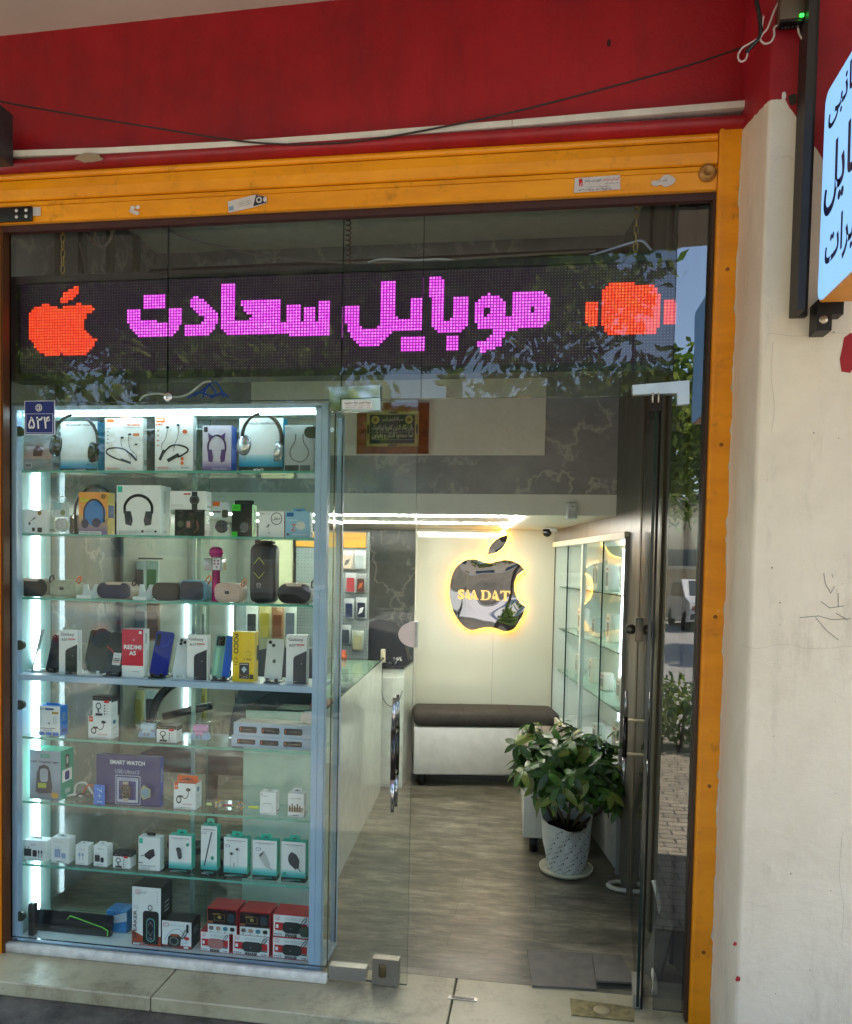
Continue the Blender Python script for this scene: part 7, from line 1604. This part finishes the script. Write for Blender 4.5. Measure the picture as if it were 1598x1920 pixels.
def redspk(x0, x1, yt, label, spk, base=None, code='TS-884'):
    return box(8, x0, x1, yt, .09, label, RB, side=RB, top=P((186, 40, 44), .3), base=base, g=[('r', .03, .03, .975, .97, CARD), ('r', .07, .3, .94, .64, P((190, 30, 44), .35)), ('o', .14, .86, .055, .075, REDC, .2), ('t', 'Y', .14, .86, .06, REDC), ('r', .07, .76, .2, .775, REDC), ('t', 'WIRELESS', .62, .83, .13, LG, {'w': .56}), ('p', [(.07, .3), (.94, .3), (.94, .24), (.07, .3)], TXTC),
        ('rr', .28, .20, .80, .70, spk, .2), ('r', .1, .4, .17, .56, WHITEP), ('c', [(.76, .6), (.88, .9), (.94, .88), (.86, .68), (.78, .58)], .018, TXTC), ('e', .5, .42, .015, .02, LG), ('t', 'SPEAKER', .52, .115, .13, TXTC, {'w': .34, 'bold': .05}), ('t', code, .86, .12, .06, TXTC, {'w': .16, 'bold': .03})] + [('r', .07 + .055 * q, .13, .1 + .055 * q, .18, TXTC) for q in range(4)] + [('r', .07, .075, .28, .09, GRY)])
redspk(375, 431, 1748, 'red speaker carton with a pink speaker print, bottom row', P((170, 110, 106), .35), code='TS-882')
redspk(435, 506, 1754, 'red speaker carton with a black speaker print, bottom row middle', P((34, 40, 42), .35))
redspk(510, 580, 1759, 'red speaker carton with a black speaker print, bottom row right end', P((34, 40, 42), .35))
zb2 = atY(545, 1759, .075).z + .001
redspk(511, 580, 1716, 'red speaker carton with black speaker print stacked at the top right', P((34, 40, 42), .35), base=zb2)
def winbox(x0, x1, yt, label, base):
    return box(8, x0, x1, yt, .09, label, RB, side=RB, top=P((190, 44, 44), .3), base=base, gt=[('t', 'WSTER', .45, .5, .16, P((196, 150, 60), .4), {'w': .24})], gs=[('r', .9, 0, 1, 1, P((206, 190, 180), .4))], g=[('r', .02, .02, .98, .36, CARD), ('r', .02, .36, .98, .4, BLKC), ('r', .02, .4, .98, .96, P((40, 28, 28), .12)), ('rr', .22, .5, .6, .8, P((84, 64, 44), .3), .04), ('rr', .26, .54, .56, .76, P((30, 26, 24), .2), .04), ('e', .41, .66, .07, .07, P((150, 130, 80), .3)), ('rr', .68, .48, .9, .84, P((40, 56, 64), .3), .1), ('r', .04, .42, .2, .5, P((150, 90, 60), .3))]
        + [('rr', .07 + .235 * q, .14, .22 + .235 * q, .3, P(((110, 100, 100), (176, 140, 120), (50, 120, 140), (28, 30, 32))[q], .35), .06) for q in range(4)] + [('e', .14 + .235 * q, .08, .02, .018, TXTC) for q in range(4)])
winbox(389, 445, 1704, 'red topped carton with dark window, left of the stacked pair', atY(405, 1750, .075).z)
winbox(449, 507, 1710, 'red topped carton with dark window, right of the stacked pair', atY(470, 1755, .075).z)
mb = MB(); p = atY(571, 1748, .05); mb.prism([(p.x + .021 * math.cos(R_(a)), p.z + .019 * math.sin(R_(a))) for a in range(0, 360, 24)], .050, .056, P((58, 72, 66), .35)); mb.box(p.x, CX1 - .0475, .0505, .0555, p.z - .018, p.z + .018, P((58, 72, 66), .35)); _wp(mb, 'hinge_plate', SHOW)

# ================================================================ the street behind the viewer (seen in the glass)
LEAFM = [LEAFMAT(c, .4) for c in ((84, 116, 44), (116, 146, 60), (156, 176, 90), (62, 88, 40))]
BARK = P((96, 84, 70), .85, var=.35, scale=8)
def leaves(mb, c, rad, n, sz, rnd):
    for _ in range(n):
        while True:
            v = Vector((rnd.uniform(-1, 1), rnd.uniform(-1, 1), rnd.uniform(-1, 1)))
            if v.length < 1: break
        p = c + Vector((v.x * rad[0], v.y * rad[1], v.z * rad[2]))
        a = Vector((rnd.uniform(-1, 1), rnd.uniform(-1, 1), rnd.uniform(-1, 1))).normalized(); b_ = a.orthogonal().normalized(); s_ = sz * rnd.uniform(.6, 1.3)
        mb.add([p - a * s_, p + b_ * s_ * .4, p + a * s_, p - b_ * s_ * .4], [(0, 1, 2, 3)], rnd.choice(LEAFM))
def tree(x, y, h, label, seed, spread=1.6, lean=.0, sz=.075, nl=170, thick=.12):
    rnd = random.Random(seed); root = thing('street_tree', label, 'tree', (x, y, -.06), 0, None)
    mb = MB(); top = Vector((lean, 0, h * .45)); mb.tube([(0, 0, 0), (lean * .3, .03, h * .2), tuple(top)], thick, BARK, 10, r1=thick * .66)
    tips = []
    for k in range(7):
        aa = k * .9 + rnd.random(); e = top + Vector((math.cos(aa) * spread * .7, math.sin(aa) * spread * .7, h * (.1 + .3 * rnd.random()))); m_ = (top + e) / 2 + Vector((0, 0, .2)); mb.tube([top, m_, e], .05, BARK, 7, r1=.015); tips += [e, m_]
    mb.build('trunk', root)
    mb = MB()
    for e in tips:
        for q in range(3):
            leaves(mb, e + Vector((rnd.uniform(-.5, .5), rnd.uniform(-.5, .5), rnd.uniform(-.4, .4))), (spread * .4, spread * .4, spread * .26), nl, sz, rnd)
    mb.build('crown', root)
tree(.9, -6.0, 4.6, 'leafy street tree reflected at the right end of the LED sign', 5)
tree(-3.4, -5.6, 4.3, 'leafy street tree reflected under the left half of the LED sign', 9, 1.5)
tree(-7.5, -5.8, 4.8, 'leafy street tree farther left along the kerb', 14, 1.7)
tree(4.3, -5.4, 4.6, 'leafy street tree farther right along the kerb', 23, 1.5, .3)
for k, (x, y, h, s_) in enumerate(((-20, -15, 9, 4), (-13.5, -14, 8.5, 3.8), (-7.5, -15.5, 9.5, 4), (-2.0, -14.5, 9, 3.6), (9.5, -15, 9, 3.4))):
    tree(x, y, h + 3.5, ('added tall broad tree hiding sky at the far left across the street', 'added tall tree hiding sky second from the left across the street', 'added tallest broad tree hiding sky in the middle across the street', 'added tall tree hiding sky opposite the shop across the street', 'added tall tree hiding sky at the right across the street')[k], 40 + k, s_ * 1.1, 0, .2, 420, .27)  # unseen row added so the glass reflects leaves instead of sky
mb = MB(); rnd = random.Random(4)
for k in range(16): leaves(mb, Vector((.7 + k * .24, -4.35, .28)), (.22, .26, .34), 260, .05, rnd)
mb2 = MB()
for k in range(8): mb2.tube([(.75 + k * .46, -4.35, -.05), (.78 + k * .46, -4.33, .3)], .015, BARK, 6)
root = thing('hedge', 'low clipped hedge by the kerb reflected in the narrow glass strip', 'hedge', (2.5, -4.35, -.05)); wpart(mb, 'leaves', root); wpart(mb2, 'stems', root)
# parked cars
def car(name_label, col, loc, rz):
    root = thing('parked_car', name_label, 'car', loc, rz, None); PT = P(col, .22, coat=.8); GLS = P((30, 36, 40), .05, coat=.6)
    side = [(-2.05, .28), (-2.1, .62), (-2.0, .82), (-1.35, .92), (-.75, 1.38), (.55, 1.42), (1.25, .98), (1.95, .86), (2.1, .6), (2.05, .28), (1.75, .26), (1.66, .5), (1.4, .64), (1.12, .5), (1.04, .26), (-1.0, .26), (-1.08, .5), (-1.36, .64), (-1.64, .5), (-1.72, .26)]
    mb = MB(); mb.prism(side, -.80, .80, PT); mb.build('body', root)
    for sgn in (-1, 1):
        mb = MB(); pts = [(-1.16, .93), (-.68, 1.32), (.48, 1.34), (1.02, .97)]
        mb.prism(pts, sgn * .803 - .002, sgn * .803 + .002, GLS); mb.build('side_window', root)
    for (xa, za), (xb, zb), nm in (((-1.30, .96), (-.80, 1.35), 'windscreen'), ((1.2, 1.01), (.62, 1.38), 'rear_window')):
        mb = MB(); o_ = -.012 if nm == 'windscreen' else .012; vs = [(xa + o_, -.68, za + .01), (xa + o_, .68, za + .01), (xb + o_, .62, zb + .01), (xb + o_, -.62, zb + .01)]; vs += [(x - o_ * .5, y_, z - .008) for x, y_, z in vs]; mb.add(vs, [(0, 1, 2, 3), (7, 6, 5, 4), (0, 4, 5, 1), (1, 5, 6, 2), (2, 6, 7, 3), (3, 7, 4, 0)], GLS); mb.build(nm, root)
    for x in (-1.36, 1.4):
        for sgn in (-1, 1):
            mb = MB(Matrix.Translation((x, sgn * .72, .30)) @ Matrix.Rotation(R_(90), 4, 'X')); mb.lathe([(.18, -.09), (.29, -.09), (.30, -.05), (.30, .05), (.29, .09), (.18, .09)], P((20, 20, 20), .8), 22); w_ = mb.build('wheel', root)
            mb = MB(Matrix.Translation((x, sgn * .72, .30)) @ Matrix.Rotation(R_(90), 4, 'X')); mb.lathe([(0, -.07), (.179, -.08), (.179, .08), (0, .07)], P((170, 172, 174), .3, .8), 18); mb.build('rim', w_)
    for sgn in (-1, 1):
        mb = MB(); mb.rbox(2.03, 2.09, sgn * .56 - .18, sgn * .56 + .18, .62, .76, .02, P((150, 20, 24), .2, coat=.5)); mb.build('tail_light', root)
        mb = MB(); mb.rbox(-2.09, -2.02, sgn * .56 - .18, sgn * .56 + .18, .58, .72, .02, P((206, 210, 210), .1, coat=.5)); mb.build('headlight', root)
    mb = MB(); mb.rbox(2.04, 2.14, -.76, .76, .34, .52, .03, P((70, 72, 74), .5)); mb.rbox(-2.14, -2.04, -.76, .76, .34, .52, .03, P((70, 72, 74), .5)); mb.build('bumper', root)
    return root
car('silver saloon car parked across the kerb, reflected in the showcase', (186, 190, 194), (-3.3, -6.9, -.21), 0)
car('dark grey saloon car parked nearest the doorway', (58, 62, 70), (-8.2, -7.0, -.21), 0)
car('white saloon car across the street with its rear showing', (222, 222, 220), (4.6, -21, -.21), R_(90))
# far side of the street
mb = MB(); mb.box(-40, 40, -60, -24.0, -.3, -.1, P((150, 146, 138), .8)); struct(mb.build('far_pavement'))
root = thing('garden_wall', 'pale brick garden wall on the far side of the street', 'wall', (2, -25, -.1)); mb = MB(); mb.box(-30, 30, -25.2, -25.0, -.1, 1.5, P((186, 168, 140), .8, var=.25, scale=3)); wpart(mb, 'wall_face', root)
mb = MB(); mb.box(-30, 30, -25.28, -24.92, 1.5005, 1.62, P((206, 200, 186), .7)); wpart(mb, 'coping', root)
def house(x, label, col, wd, h):
    root = thing('far_house', label, 'house', (x, -32, -.1)); mb = MB(); mb.box(x - wd / 2, x + wd / 2, -40, -32, -.1, h, P(col, .8, var=.15, scale=1)); mb.box(x - wd / 2 - .3, x + wd / 2 + .3, -40.3, -31.6, h + .001, h + .35, P((214, 206, 192), .7)); wpart(mb, 'walls', root)
    for i in range(int(wd // 3)):
        for j in range(int(h // 3)):
            mb = MB(); xx = x - wd / 2 + 1 + i * 3; zz = 1 + j * 3; mb.box(xx, xx + 1.5, -31.999, -31.95, zz, zz + 1.5, P((70, 84, 96), .1, coat=.5)); wpart(mb, 'window', root)
house(-19, 'pale pink house far across the street on the left', (206, 176, 150), 12, 6)
house(-6.3, 'added tall tan house across the street hiding sky left of the cream house', (176, 156, 130), 12, 8)  # unseen house added to keep bright sky out of the door reflection
house(7.2, 'cream house with blue windows straight across the street', (214, 196, 166), 12, 4.2)
house(20.5, 'beige house far across the street on the right', (196, 184, 164), 12, 6)
